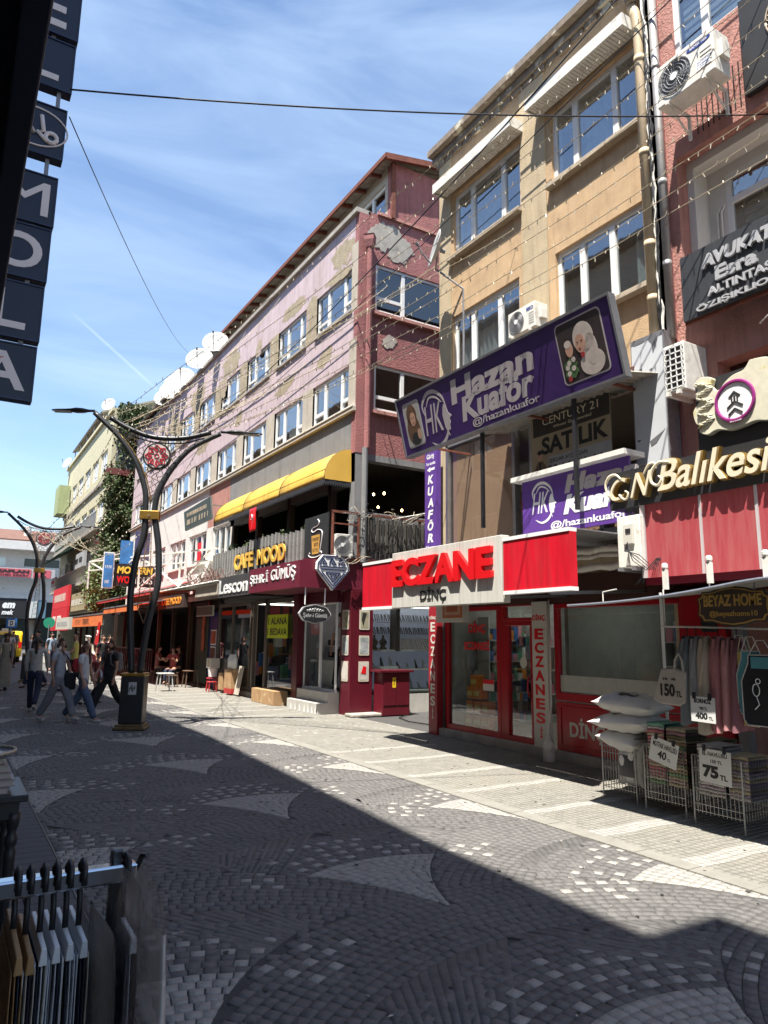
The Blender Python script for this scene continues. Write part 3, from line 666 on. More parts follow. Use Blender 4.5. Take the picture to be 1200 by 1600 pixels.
MB().box(FX+.88, FX+.98, PY0-.1, PY0-.002, 12.3, 13.9).build('corner_post', m_rust, pk)
mb = MB(); mb.add([(x1, ry0, zr(x1)), (17, ry0, 13.6), (17, ry1, 13.6), (x1, ry1, zr(x1))], [(0, 1, 2, 3)]); mb.build('roof_back', m_corr, pk)
mb = MB(); mb.add([(FX+.95, PY0+.02, 13.05), (17, PY0+.02, 13.05), (x1, PY0+.02, zr(x1)-.05), (FX+.95, PY0+.02, zr(FX+.95)-.05)], [(0, 1, 2, 3)]); mb.build('gable', w_red, pk) if False else None
# second, farther shed roof
mb = MB(); 
for (ya, yb, h) in ((32.0, 37.0, 1.7), (36.0, 40.5, 1.5)):
    mb.add([(FX-.3, ya, 12.45), (FX-.3, yb, 12.45), (FX+3, yb, 12.45+h*1.1), (FX+3, ya, 12.45+h*1.1)], [(0, 1, 2, 3)])
mb.build('corrugated_roof', m_corr, pk, solid=.05)
MB().box(FX+1.2, 17, 31.5, 38.5, 12.2, 13.4).build('attic_wall', w_beige, pk)

# --- yellow building with side wall, ivy on it ---
w_yel = mat('yellow_render', (.5, .46, .31), .85, .08, 3, .3, 40, col2=(.36, .34, .22), c2pos=(.6, .7), c2scale=.8)
yb = thing('apartment_building', 'pale yellow balconied building beyond the pink block with ivy on its side', 'building', (7.1, 50, 0))
FY = Fr('street', 7.1); ws = []
for r_, z in ((0, 11.2), (1, 8.2), (2, 5.4)):
    for k in range(6): ws.append((43.3+k*2.9, 45.5+k*2.9, z, z+1.35))
mb = MB(FY); holes_wall(mb, 42.0, 60.5, 3.0, 14.5, ws, -.25, 0); mb.build('wall', w_yel, yb)
for a, b, c, d in ws: window(yb, FY, a, b, c, d, w=-.08, mull=(.33, .66), sub={1: .3})
mb = MB(); mb.box(7.35, 18, 42, 42.25, 0, 14.5); mb.box(7.35, 18, 60.25, 60.5, 0, 14.5); mb.box(7.35, 18, 42.25, 60.25, 14.2, 14.4); mb.box(9.8, 10, 42.25, 60.25, 0, 14.2); mb.build('side_wall', mat('side_grey_green', (.24, .26, .22), .85, .15, 3), yb)
for z in (10.55, 7.6, 4.7):
    mb = MB(FY); mb.box(42.2, 60.4, z-.08, z+.08, 0, .55 if z < 10 else .12); mb.build('balcony_slab', conc, yb)
for z in (7.6, 4.7):
    mb = MB(FY)
    for k in range(75): mb.box(42.3+k*.24, 42.325+k*.24, z+.08, z+.95, .5, .53)
    mb.box(42.2, 60.4, z+.95, z+.99, .49, .54); mb.build('balcony_railing', steel, yb)
MB(FY).box(42, 60.6, 14.5, 14.7, -.3, .15).build('parapet', w_yel, yb)
mb = MB(FY); mb.box(58.2, 60.5, 10.7, 12.9, .0, .8); mb.build('bay', mat('green_render', (.3, .34, .17), .8), yb)
mb = MB(); mb.box(8.2, 11, 46, 57, 14.4, 15.6); mb.build('attic_wall', w_grey, yb)
mb = MB(); mb.add([(6.9, 45.5, 15.4), (6.9, 57.5, 15.4), (11.2, 57.5, 17.2), (11.2, 45.5, 17.2)], [(0, 1, 2, 3)]); mb.build('roof', m_corr, yb, solid=.1)
for k in range(5): MB().box(7.0, 7.06, 46+k*2.7, 46.06+k*2.7, 14.6, 15.4).build('roof_post', grey, yb)
FY2 = Fr('side', 42)
mb = MB(FY2); mb.box(6.8, 8.6, 10.55, 10.9, .0, .9); mb.build('red_balcony', mat('brownish_red', (.15, .04, .035), .7), yb)
mb = MB(FY2)
for k in range(3): mb.box(7.35+k*.55, 7.8+k*.55, 11.1, 13.0, .0, .03)
mb.build('side_shutters', mat('shutter_grey', (.12, .13, .13), .6), yb)
# beyond: low buildings of the far crossroads
eb = thing('commercial_building', 'long white low commercial building closing the end of the street', 'building', (4, 85, 0))
FE = Fr('side', 85)
mb = MB(FE); holes_wall(mb, -40, 18, 5.6, 10.4, [(-30+k*5.2, -26.4+k*5.2, 8.7, 9.7) for k in range(9)], -.3, 0); mb.build('wall', w_white, eb)
for k in range(9): window(eb, FE, -30+k*5.2, -26.4+k*5.2, 8.7, 9.7, w=-.1, mull=(.5,))
mb = MB(FE); mb.box(-40, 18, 10.4, 11.3, -.3, 1.6); mb.build('white_fascia', w_white, eb)
mb = MB(FE); mb.add([(-40, 11.3, 1.2), (18, 11.3, 1.2), (18, 13.1, -5), (-40, 13.1, -5)], [(0, 1, 2, 3)]); mb.build('roof', mat('brown_roof', (.14, .075, .055), .85, .2, 2), eb, solid=.2)
mb = MB(FE); mb.box(-40, 18, 12.75, 13.15, -6, -4.6); mb.build('roof_capping', white, eb)
mb = MB(); mb.box(-40, 18, 85.3, 99, 0, 10.4); mb.build('rear', w_beige, eb)
MB(FE).box(-40, 18, 5.0, 5.6, -.3, .9).build('lower_ledge', w_white, eb)
for k in range(12): MB(FE).box(-38+k*4.6, -34+k*4.6, .1, 3.1, -.1, .02).build('shop_window', GB, eb)
MB(FE).box(-40, 18, 3.1, 5.0, -.3, .5).build('shop_fascia', black, eb)
wh = MB(); wh.lathe([(.35, 0), (.35, 1.6), (.3, 1.7)], (6.6, 86.5, 11.6), 12); wh.build('roof_tank', dirtyw, eb)

# --- left hand building (its roof edge throws the long shadow) ---
lb = thing('apartment_building', 'tall building on the near left side whose roof shades half the street', 'building', (-1, 20, 0))
FL = Fr('left', -1.0)
ws = [(1.4+k*2.6, 3.0+k*2.6, z, z+1.3) for k in range(23) for z in (5, 8, 11)]
mb = MB(FL); holes_wall(mb, -.02, 62, 3.4, 13.66, ws, -.25, 0); mb.build('wall', w_beige, lb)
for (a, b, c, d) in ws[:24]: window(lb, FL, a, b, c, d, w=-.1, mull=(.5,))
for (a, b, c, d) in ws[24:]: MB(FL).box(a, b, c, d, -.15, -.12).build('window', GW, lb)
mb = MB(); mb.box(-14, -1.25, 0, 62, 12, 13.6); mb.box(-14, -1.25, -.02, .2, 0, 13.6); mb.box(-14, -1.25, 61.8, 62, 0, 13.6); mb.box(-6, -5.8, -.2, 61.8, 0, 14.5); mb.build('side_wall', w_beige, lb)
mb = MB(); mb.box(-14, -3.2, -.2, 61.8, 3.2, 3.4); mb.build('floor_slab', w_beige, lb)
for k in range(14):
    y = 1.2+k*4.3; MB(FL).box(y, y+.3, 0, 3.4, -.5, -.2).build('shop_pier', [black, w_white, m_maroon][k % 3], lb)
    MB(FL).box(y+.32, y+4.28, .2, 2.8, -.45, -.42).build('shop_window', GS, lb)
    MB(FL).box(y+.1, y+4.2, 2.85, 3.7, -.2, .12).build('shop_fascia', [m_redf, white, black, mat('fascia_blue', (.03, .08, .3), .4)][k % 4], lb)
mb = MB(); mb.poly([(-14, -.02), (-.99, -.02), (-.98, 2.4), (-.62, 9.2), (-.58, 62), (-14, 62)], 13.67, 13.8, ident); mb.build('roof_slab', conc, lb)
lb2 = thing('apartment_building', 'left corner building behind the viewer with a stepped roof', 'building', (-1, -4, 0))
mb = MB(); mb.box(-14, -1.3, -12, -.45, 0, 15.3); mb.box(-14, -.9, -12, -.34, 15.3, 15.45); mb.build('wall', w_beige, lb2)
# ---------------- shopfronts and signs, near right ----------------
m_cream = mat('cream_board', (.52, .5, .44), .5, .06, 4)
m_redsign = mat('red_sign', (.55, .006, .02), .45, .16, 2.5, col2=(.42, .03, .035), c2pos=(.5, .85), c2scale=2, stretch=(1, 5, .5), streak=.25)
m_redlet = mat('red_letters', (.6, .008, .012), .3, .05, 3)
m_purple = mat('purple_vinyl', (.04, .016, .1), .45, .16, 2, bump=.25, bscale=2.5)
m_purple2 = mat('purple_vinyl_bright', (.1, .04, .24), .5, .16, 2, bump=.3, bscale=3)
m_lav = mat('pale_letters', (.42, .38, .38), .5, .05, 3)
m_gold = mat('gold_letters', (.6, .38, .1), .4, .15, 6, metal=.3)
m_creamlet = mat('cream_letters', (.66, .58, .42), .35, .08, 6)
m_yel = mat('yellow_canvas', (.6, .36, .06), .7, .1, 2, .2, 60)
m_skin_p = mat('printed_skin', (.45, .26, .18), .7)
m_ink = mat('black_ink', (.02, .02, .02), .6)
m_greyp = mat('printed_grey', (.33, .33, .34), .6)

# pharmacy: everything under the big sign
ph = thing('pharmacy', 'red framed glazed pharmacy shopfront under the white and red box sign', 'shopfront', (FX, 8, 0))
MB(FS).box(5.58, 10.8, 2.25, 2.65, -.25, .03).build('lintel', mat('brown_lintel', (.06, .022, .015), .7), ph)
mb = MB(FS); mb.box(5.58, 10.8, 0, .14, -.2, .12); mb.build('threshold', conc, ph)
MB(FS).box(10.68, 10.8, .14, 2.3, -.2, .02).build('jamb', grey, ph)
def redframe(u0, u1, v0, v1, t=.08, nm='frame'):
    mb = MB(FS); mb.box(u0, u1, v0, v0+t*1.6, -.06, .03); mb.box(u0, u1, v1-t, v1, -.06, .03); mb.box(u0, u0+t, v0+t*1.6, v1-t, -.06, .03); mb.box(u1-t, u1, v0+t*1.6, v1-t, -.06, .03)
    return mb.build(nm, m_redf, ph, bevel=.006)
f1 = redframe(9.12, 10.62, .1, 2.26); MB(FS).box(9.2, 10.54, .2, 2.2, -.02, -.012).build('pane', GS, f1)
f2 = redframe(8.33, 9.0, .1, 2.0, .075, 'door'); MB(FS).box(8.4, 8.93, .2, 1.93, -.02, -.012).build('pane', GS, f2)
hd = MB(); hd.tube([(FX-.03-.07*math.sin(t), 8.40, 1.0+.16*math.cos(t)) for t in np.linspace(0, math.pi, 9)], .014, 8); hd.build('handle', m_redf, f2, smooth=True)
f3 = redframe(8.3, 9.05, 2.0, 2.26, .03, 'transom'); MB(FS).box(8.33, 9.02, 2.03, 2.23, -.02, -.015).build('pane', GS, f3)
mb = MB(FS); mb.box(9.0, 9.12, .1, 2.26, -.06, .02); mb.build('post', m_redf, ph)
mb = MB(FS); mb.box(5.66, 7.88, .14, .82, -.05, .03); pn = mb.build('panel', m_redf, ph, bevel=.01)
mb = MB(FS); mb.box(5.74, 7.8, .2, .225, .03, .045); mb.box(5.74, 7.8, .745, .77, .03, .045); mb.box(5.74, 5.765, .225, .745, .03, .045); mb.box(7.775, 7.8, .225, .745, .03, .045); mb.build('panel_moulding', m_redf, pn)
letters(FS, 'DİNÇ ECZANESİ', 7.62, 5.75, .30, .62, .03, m_cream, 'panel_lettering', pn, .004, .03)
mb = MB(FS); mb.box(5.66, 7.88, .82, 2.25, -.05, .03) if False else None
f4 = redframe(5.66, 7.88, .84, 2.24, .07, 'window'); MB(FS).box(5.72, 7.82, .9, 2.18, -.02, -.012).build('pane', GS, f4)
MB(FS).box(5.73, 7.81, .93, 1.2, -.011, -.006).build('frosted_strip', mat('frosted', (.42, .42, .38), .6), f4)
# interior of the pharmacy
m_int = mat('pharmacy_wall', (.34, .35, .33), .8); m_shelf = mat('shelf_white', (.5, .5, .48), .5)
mb = MB(); mb.box(FX+3.4, FX+3.5, 5.8, 10.6, 0, 2.6); mb.box(FX+.05, FX+3.4, 10.45, 10.55, .1, 2.5); mb.box(FX+.5, FX+3.4, 8.1, 8.18, .1, 2.5); mb.build('interior_wall', m_int, ph)
MB().box(FX+.1, FX+3.4, 5.8, 10.6, .05, .13).build('interior_floor', mat('tile_floor', (.4, .38, .34), .25, .1, 3), ph)
MB().box(FX+.1, FX+3.4, 5.8, 10.6, 2.5, 2.6).build('interior_ceiling', m_shelf, ph)
m_added_light = mat('added_light', (1, 1, 1), .5, emit=(1, .96, .88), estr=2.5)  # glow for the lights added inside the shops
for q in (7.0, 8.7, 9.7): MB().box(FX+.7, FX+2.6, q, q+.14, 2.46, 2.495).build('added_ceiling_light', m_added_light, ph)  # added under the ceiling to brighten the dark pharmacy interior
med = [mat('med_white', (.6, .6, .58), .6), mat('med_blue', (.05, .15, .4), .6), mat('med_green', (.1, .35, .2), .6), mat('med_orange', (.6, .2, .03), .6), mat('med_pink', (.6, .25, .3), .6)]
def shelfunit(x, y0, y1, zs, nm='shelf_unit', depth=.3):
    sh = MB(); 
    for z in zs: sh.box(x, x+depth, y0, y1, z-.02, z)
    sh.box(x+depth, x+depth+.02, y0, y1, zs[0], zs[-1]+.35); s_ = sh.build(nm, m_shelf, ph)
    for i, mm in enumerate(med):
        b = MB()
        for z in zs:
            y = y0+.02
            while y < y1-.1:
                w = random.uniform(.05, .12); h = random.uniform(.08, .24)
                if random.randrange(5) == i: b.box(x+.03, x+.03+random.uniform(.05, .2), y, y+w-.008, z, z+h)
                y += w
        b.build('medicine_boxes', mm, s_)
shelfunit(FX+1.0, 9.15, 9.95, [.45, .8, 1.2, 1.6]); shelfunit(FX+2.9, 8.3, 10.0, [.4, .8, 1.2, 1.6, 2.0]); shelfunit(FX+2.6, 5.9, 8.0, [.5, .9, 1.3, 1.7]);
SU = MB()
for z in (.25, .62, .98, 1.32, 1.7): SU.box(FX+.55, FX+1.7, 10.1, 10.42, z-.02, z)
SU.box(FX+.55, FX+.58, 10.1, 10.42, .13, 2.1); SU.box(FX+1.67, FX+1.7, 10.1, 10.42, .13, 2.1); SU = SU.build('wall_shelf', m_shelf, ph)
for i, mm in enumerate(med):
    b = MB(); rr_ = random.Random(40+i)
    for j, z in enumerate((.25, .62, .98, 1.32, 1.7)):
        x = FX+.6; k = 0
        while x < FX+1.6:
            w_ = .07+.05*((j*7+k*3) % 4)/3; 
            if (k*3+j*2) % 5 == i: b.box(x, x+w_-.008, 10.12, 10.3, z, z+rr_.uniform(.1, .26))
            x += w_; k += 1
    b.build('medicine_boxes', mm, SU)
MB().box(FX+1.6, FX+2.2, 6.0, 7.9, .1, 1.05).build('counter', m_shelf, ph)
MB().box(FX+1.5, FX+1.56, 6.25, 6.75, 1.12, 1.5).build('computer_screen', mat('screen', (.02, .04, .1), .3, emit=(.2, .35, .7), estr=.25), ph)
# orange boxes stacked in the window
for (y, z) in ((10.25, .2), (10.02, .2), (9.82, .2), (10.22, .44), (10.0, .44), (9.8, .44), (10.2, .68), (10.02, .68), (10.1, .88)):
    bx_ = thing('product_box', 'orange and yellow carton in the pharmacy window, %s' % ({.2: 'bottom row', .44: 'second row', .68: 'third row', .88: 'topmost'}[z]+{10.25: ' far left', 10.02: ' middle', 9.82: ' right', 10.22: ' far left', 10.0: ' middle', 9.8: ' right', 10.2: ' left', 10.1: ' one'}[y]), 'box', (FX+.3, y, z), 'orange cartons stacked in the pharmacy window')
    MB().box(FX+.2, FX+.36, y-.09, y+.09, z, z+.2).build('carton', mat('carton_orange', (.75, .22, .02), .5, .25, 9), bx_)
    MB().box(FX+.192, FX+.2, y-.07, y+.07, z+.05, z+.13).build('printed_band', mat('carton_yellow', (.8, .6, .15), .5, .2, 12) , bx_)
# letters and notice on the panes
letters(FS, 'DİNÇ', 9.98, 9.52, 1.78, 2.0, -.005, m_redlet, 'window_lettering', f1, .002, .035)
letters(FS, 'ECZANESİ', 10.1, 9.42, 1.52, 1.7, -.005, m_redlet, 'window_lettering', f1, .002, .035)
MB(FS).box(9.32, 9.6, .86, 1.04, -.008, -.004).build('notice', m_cream, f1); MB(FS).box(9.32, 9.6, .97, 1.04, -.004, -.002).build('notice_header', m_redlet, f1)
mb = MB(FS); mb.poly([(8.6+.08*math.cos(a), 1.35+.09*math.sin(a)) for a in np.linspace(0, 2*math.pi, 20)[:-1]], -.01, -.006, lambda u, v, w: (u, v, w)); mb.build('round_sticker', m_cream, f2)
# small sunken sign hanging behind the box sign
hs = thing('hanging_sign', 'small white box sign with nested orange squares hanging behind the pharmacy sign', 'sign', (7.3, 9.85, 2.0))
MB(Fr('street', 7.42)).box(9.48, 10.25, 1.98, 2.42, 0, .12).build('sign_box', m_cream, hs)
for k, mm in enumerate((mat('brick_orange', (.4, .12, .04), .6), m_skin_p, mat('brick_orange2', (.34, .09, .03), .6))):
    MB(Fr('street', 7.3)).box(9.5+.06*k, 10.05-.06*k, 2.05+.05*k, 2.4-.03*k, 0, .006+.004*k).build('printed_square', mm, hs)
mb = MB(); mb.tube([(7.36, 9.9, 2.42), (7.36, 9.9, 2.6), (7.8, 9.9, 2.6)], .015, 6); mb.build('bracket', grey, hs)
# the vertical pillars with lettering
vp = thing('vertical_sign', 'red column sign reading DINC ECZANESI down the left edge of the pharmacy', 'sign', (7.7, 10.9, 0))
MB(FS).box(10.7, 10.96, .0, 2.3, .03, .16).build('board', mat('dull_red', (.3, .02, .03), .35, .1, 3), vp, bevel=.004)
F_ = Fr('street', FX)
letters(F_, 'DİNÇ', 10.93, 10.73, 2.04, 2.12, .161, m_cream, 'letter', vp, .003, .03)
for k, ch in enumerate('ECZANESİ'):
    h = .16; z = 1.84-.22*k; letters(F_, ch, 10.9 if ch not in 'İ' else 10.85, 10.76 if ch not in 'İ' else 10.81, z-.01, z+h-(0 if ch != 'İ' else -.02), .161, m_cream, 'letter', vp, .003, .03)
vp2 = thing('vertical_sign', 'cream column sign with red letters beside the pharmacy door', 'sign', (7.7, 8.1, 0))
MB(FS).box(7.96, 8.28, -.0, 2.28, .03, .1).build('board', m_cream, vp2, bevel=.004)
letters(F_, 'DİNÇ', 8.26, 7.99, 1.98, 2.1, .101, m_redlet, 'letter', vp2, .003, .03)
for k, ch in enumerate('ECZANESİ'):
    z = 1.72-.205*k; letters(F_, ch, 8.22 if ch != 'İ' else 8.145, 8.03 if ch != 'İ' else 8.1, z-.01, z+.15, .101, m_redlet, 'letter', vp2, .006, .035)
# big box sign
XS = 5.93; FB = Fr('street', XS)
bs = thing('pharmacy_sign', 'large white and red box sign reading ECZANE DINC projecting over the pavement', 'sign', (XS, 8.2, 2.15))
mb = MB(FB); mb.box(6.9, 9.52, 2.16, 3.02, -.14, .0); mb.build('white_box', mat('sign_white', (.52, .51, .46), .5, .07, 2.5, col2=(.4, .38, .33), c2pos=(.55, .85), c2scale=2.2, stretch=(1, 6, .5), streak=.25), bs, bevel=.008)
mb = MB(FB)
for k in range(1, 9): mb.box(6.9+k*.29, 6.9+k*.29+.004, 2.165, 3.015, 0, .0015)
mb.build('panel_joint', mat('joint_grey', (.3, .3, .28), .6), bs)
for a, b, c, d in ((5.74, 6.88, 2.30, 2.93), (9.53, 10.47, 2.2, 2.9)):
    MB(FB).box(a, b, c, d, -.12, -.012).build('red_panel', m_redsign, bs)
    MB(FB).box(a, b, d, d+.045, -.13, .0).build('aluminium_edge', white, bs); MB(FB).box(a, b, c-.045, c, -.13, .0).build('aluminium_edge', white, bs)
a_, fs_ = None, None
lt = letters(FB, 'ECZANE', 9.46, 7.05, 2.475, 2.90, .0, m_redlet, 'letter', bs, .055, .045, split=True)
for o in lt:
    q = o.modifiers.new('bevel', 'BEVEL'); q.width = .014; q.segments = 1; q.limit_method = 'ANGLE'; q.angle_limit = rad(50)
letters(FB, 'DİNÇ', 8.72, 8.08, 2.22, 2.44, .0, m_ink, 'letter', bs, .012, .01, split=True)
mb = MB()
for y in (6.2, 7.6, 9.0, 10.2): mb.beam((XS+.13, y, 2.85), (FX, y, 2.95), .04); mb.beam((XS+.13, y, 2.25), (FX, y, 2.35), .04)
mb.build('support_arm', grey, bs)
mb = MB(); mb.box(XS+.14, FX-.02, 5.74, 10.47, 2.96, 2.975); mb.build('top_cover', grey, bs)

# bottle by the column
bt = thing('water_bottle', 'clear plastic water bottle at the foot of the cream column sign', 'bottle', (7.45, 7.72, 0.013))
mb = MB(); mb.lathe([(.07, 0), (.085, .02), (.085, .12), (.075, .14), (.085, .16), (.085, .26), (.03, .33), (.03, .36)], (7.45, 7.72, .013), 14); mb.build('bottle_body', GP, bt, smooth=True)
mb = MB(); mb.tube([(FX-.1, 7.9, 2.3), (FX-.12, 7.88, .8), (7.55, 7.82, .45), (7.46, 7.73, .3)], .012, 6); setp(mb.build('drain_hose', dirtyw, smooth=True), 'thin pale hose hanging down into the plastic bottle', 'hose')

# Hazan signs --------------------------------------------------
tiltk = (6.60-6.83)/(.94)      # the board leans out at its top
hz = thing('hairdresser_sign', 'big tilted purple banner reading Hazan Kuafor with a bride photo', 'sign', (6.8, 8, 4.9))
XB = 6.85; FZ = Fr('street', XB)
def ZB(u, v, w): return FZ(u, v, w+(v-4.9)*.25)
class FT(Fr):
    def __init__(s): s.k = 'street'; s.p = XB
    def __call__(s, u, v, w): return ZB(u, v, w)
FT_ = FT()
U0, U1, V0, V1 = 10.5, 5.6, 4.95, 5.93
mb = MB(FT_); mb.box(U1, U0, V0, V1, -.1, 0); mb.build('board', m_purple, hz)
mb = MB(FT_); mb.box(U1-.03, U0+.03, V0-.03, V0, -.1, .02); mb.box(U1-.03, U0+.03, V1, V1+.03, -.1, .02); mb.box(U1-.03, U1, V0, V1, -.1, .02); mb.box(U0, U0+.03, V0, V1, -.1, .02); mb.build('frame', grey, hz)
letters(FT_, 'Hazan', 8.97, 7.02, 5.46, 5.84, .0, m_lav, 'letter', hz, .002, .04, .12, split=True)
letters(FT_, 'Kuaför', 8.78, 7.08, 5.14, 5.52, .0, m_lav, 'letter', hz, .002, .04, .2, split=True)
letters(FT_, '@/hazankuafor', 8.55, 7.05, 4.99, 5.13, .0, m_lav, 'lettering', hz, .004, .01)
def hk_logo(F, uc, vc, s, m, par, parent_label=None):
    """initials in a circle that turns into a profile"""
    letters(F, 'HK', uc+.36*s, uc-.2*s, vc-.24*s, vc+.26*s, .0, m, 'initials', par, .004, .0, .3)
    mb = MB()
    def stroke(pts, w0, w1=None):
        pts = [q[:2] for q in curve3([(a, b, 0) for a, b in pts], 5)]
        n = len(pts); L = []; R = []
        for i, (a, b) in enumerate(pts):
            i0 = max(i-1, 0); i1 = min(i+1, n-1); dx = pts[i1][0]-pts[i0][0]; dy = pts[i1][1]-pts[i0][1]; q = math.hypot(dx, dy) or 1
            ww = w0*math.sin(math.pi*(i+.6)/(n+.2)); L.append((a-dy/q*ww, b+dx/q*ww)); R.append((a+dy/q*ww, b-dx/q*ww))
        for i in range(n-1): mb.add([F(*p, .004) for p in (L[i], L[i+1], R[i+1], R[i])]+[F(*p, .0) for p in (L[i], L[i+1], R[i+1], R[i])], [(0, 1, 2, 3), (4, 5, 6, 7), (0, 1, 5, 4), (2, 3, 7, 6)])
    sg = -1
    stroke([(uc+.3*s, vc+.1*s), (uc+.33*s, vc+.3*s), (uc+.15*s, vc+.46*s), (uc-.08*s, vc+.45*s), (uc-.27*s, vc+.3*s), (uc-.34*s, vc+.08*s)], .035*s)
    stroke([(uc+.22*s, vc+.24*s), (uc+.1*s, vc+.38*s), (uc-.08*s, vc+.35*s), (uc-.24*s, vc+.22*s)], .02*s)
    stroke([(uc+.25*s, vc-.38*s), (uc+.05*s, vc-.47*s), (uc-.15*s, vc-.42*s), (uc-.27*s, vc-.28*s), (uc-.25*s, vc-.12*s)], .03*s)
    mb.build('profile_logo', m, par)
    f = [(-.28, .18), (-.34, .1), (-.36, .02), (-.44, -.06), (-.38, -.09), (-.39, -.16), (-.36, -.2), (-.35, -.28), (-.28, -.28), (-.3, -.38), (-.22, -.22), (-.2, 0), (-.24, .12)]
    MB().poly([(uc+a*s, vc+b*s) for a, b in f], 0, .005, F).build('profile_face', m, par)
hk_logo(FT_, 9.45, 5.38, .95, m_lav, hz)
def blob(F, uc, vc, ru, rv, m, par, w0=.002, w1=.006, n=20, nm='printed_shape', jag=0):
    MB().poly([(uc+ru*math.cos(2*math.pi*k/n)*(1+jag*random.uniform(-1, 1)), vc+rv*math.sin(2*math.pi*k/n)*(1+jag*random.uniform(-1, 1))) for k in range(n)], w0, w1, F).build(nm, m, par)
def rrect(F, a, b, c, d, r, w0, w1, m, par, nm):
    pts = []
    for (x, y, t0) in ((b-r, d-r, 0), (a+r, d-r, 90), (a+r, c+r, 180), (b-r, c+r, 270)):
        for k in range(5): t = rad(t0+22.5*k); pts.append((x+r*math.cos(t), y+r*math.sin(t)))
    return MB().poly(pts, w0, w1, F).build(nm, m, par)
# bride photograph: flat print, layered shapes
rrect(FT_, 5.76, 6.55, 5.06, 5.87, .07, 0, .003, m_lav, hz, 'photo_border'); pb = rrect(FT_, 5.78, 6.53, 5.08, 5.85, .06, .003, .005, mat('photo_dark', (.035, .025, .025), .5, .4, 3), hz, 'bride_photo')
m_veil = mat('photo_veil', (.5, .43, .38), .6, .15, 9); m_lip = mat('photo_lip', (.3, .03, .03), .6); m_leaf = mat('photo_leaf', (.06, .12, .04), .6)
blob(FT_, 6.02, 5.24, .2, .16, m_veil, pb, .005, .008); blob(FT_, 6.1, 5.58, .17, .2, m_veil, pb, .006, .009); blob(FT_, 6.0, 5.4, .1, .2, m_veil, pb, .006, .009)
blob(FT_, 6.16, 5.52, .085, .12, m_skin_p, pb, .009, .011); blob(FT_, 6.36, 5.5, .065, .1, m_skin_p, pb, .009, .011); blob(FT_, 6.37, 5.57, .06, .05, m_veil, pb, .011, .012)
for (u, v) in ((6.13, 5.55), (6.2, 5.545)): blob(FT_, u, v, .014, .008, m_ink, pb, .011, .013, 8)
blob(FT_, 6.18, 5.46, .02, .008, m_lip, pb, .011, .013, 8); blob(FT_, 6.38, 5.26, .12, .14, m_leaf, pb, .008, .011, 16, jag=.25)
for (u, v) in ((6.4, 5.33), (6.34, 5.25), (6.43, 5.2), (6.32, 5.36), (6.44, 5.28)): blob(FT_, u, v, .035, .035, m_veil, pb, .011, .014, 9)
for (u, v) in ((6.15, 5.37), (6.43, 5.13)): blob(FT_, u, v, .035, .035, m_lip, pb, .011, .014, 9)
# woman photograph, left end
rrect(FT_, 9.86, 10.36, 5.05, 5.83, .06, 0, .003, m_lav, hz, 'photo_border'); pw = rrect(FT_, 9.88, 10.34, 5.07, 5.81, .05, .003, .005, mat('photo_pale', (.35, .34, .32), .6, .2, 3), hz, 'portrait_photo')
m_hair = mat('photo_hair', (.12, .065, .035), .6, .3, 9); blob(FT_, 10.12, 5.6, .15, .18, m_hair, pw, .005, .008); blob(FT_, 10.12, 5.35, .19, .26, m_hair, pw, .005, .008)
blob(FT_, 10.1, 5.52, .08, .12, m_skin_p, pw, .008, .01); blob(FT_, 10.09, 5.18, .12, .11, m_ink, pw, .008, .011); blob(FT_, 9.98, 5.24, .05, .09, m_skin_p, pw, .009, .012)
for u in (10.07, 10.14): blob(FT_, u, 5.55, .014, .007, m_ink, pw, .01, .012, 8)
blob(FT_, 10.1, 5.46, .02, .007, m_lip, pw, .01, .012, 8)
mb = MB()
for y in (6.0, 7.6, 9.9): mb.beam((XB, y, 5.0), (FX, y, 5.0), .035); mb.beam((XB, y, 5.0), (FX, y, 5.45), .03)
mb.build('support_arm', m_rust, hz)
# corrugated canopy behind it
cp = thing('canopy', 'short corrugated plastic canopy behind the tilted purple banner', 'canopy', (7.3, 7, 5))
mb = MB(); mb.sheet(160, 1, lambda s, t: (6.88+(FX-6.88)*t, 5.62+3.3*s, 5.0+.16*t+.02*math.sin(s*3.3*2*math.pi/.12))); mb.build('corrugated_sheet', m_corr, cp, solid=.006)
mb = MB(); mb.beam((6.9, 5.62, 4.97), (6.9, 8.92, 4.97), .03); 
for y in (6.55, 8.5): mb.beam((6.95, y, 3.4), (6.95, y, 5.0), .05)
mb.build('frame', black, cp)
# for-sale banner
cb = thing('for_sale_banner', 'for sale banner reading CENTURY 21 SATILIK behind the balcony glass', 'banner', (7.5, 7.2, 4.2))
FC = Fr('street', 7.5); MB(FC).box(6.42, 7.98, 3.95, 5.16, -.02, 0).build('banner_sheet', mat('banner_tan', (.33, .27, .18), .7, .06, 2), cb)
MB(FC).box(6.42, 7.93, 4.78, 5.16, 0, .003).build('dark_header', mat('banner_dark', (.045, .04, .035), .7), cb)
letters(FC, 'CENTURY 21', 7.72, 6.62, 4.93, 5.05, .003, m_creamlet, 'lettering', cb, .002, 0); letters(FC, 'Winner Gayrimenkul', 7.5, 6.75, 4.83, 4.89, .003, m_creamlet, 'lettering', cb, .002, .0)
letters(FC, 'SATILIK', 7.75, 6.46, 4.47, 4.74, .0, m_ink, 'letter', cb, .003, .035, split=True)
MB(FC).box(6.42, 7.62, 3.95, 4.42, 0, .002).build('grey_panel', m_greyp, cb)
letters(FC, 'SERDAR AYDOGAN', 7.6, 6.85, 4.32, 4.38, .002, m_ink, 'lettering', cb, .002, 0); letters(FC, '244 44 66', 7.52, 6.55, 4.06, 4.28, .002, m_ink, 'lettering', cb, .002, .01)
letters(FC, '0266', 7.62, 7.55, 4.06, 4.3, .002, m_ink, 'lettering', cb, .002, .0)
m_suit = mat('suit_brown', (.16, .09, .06), .7)
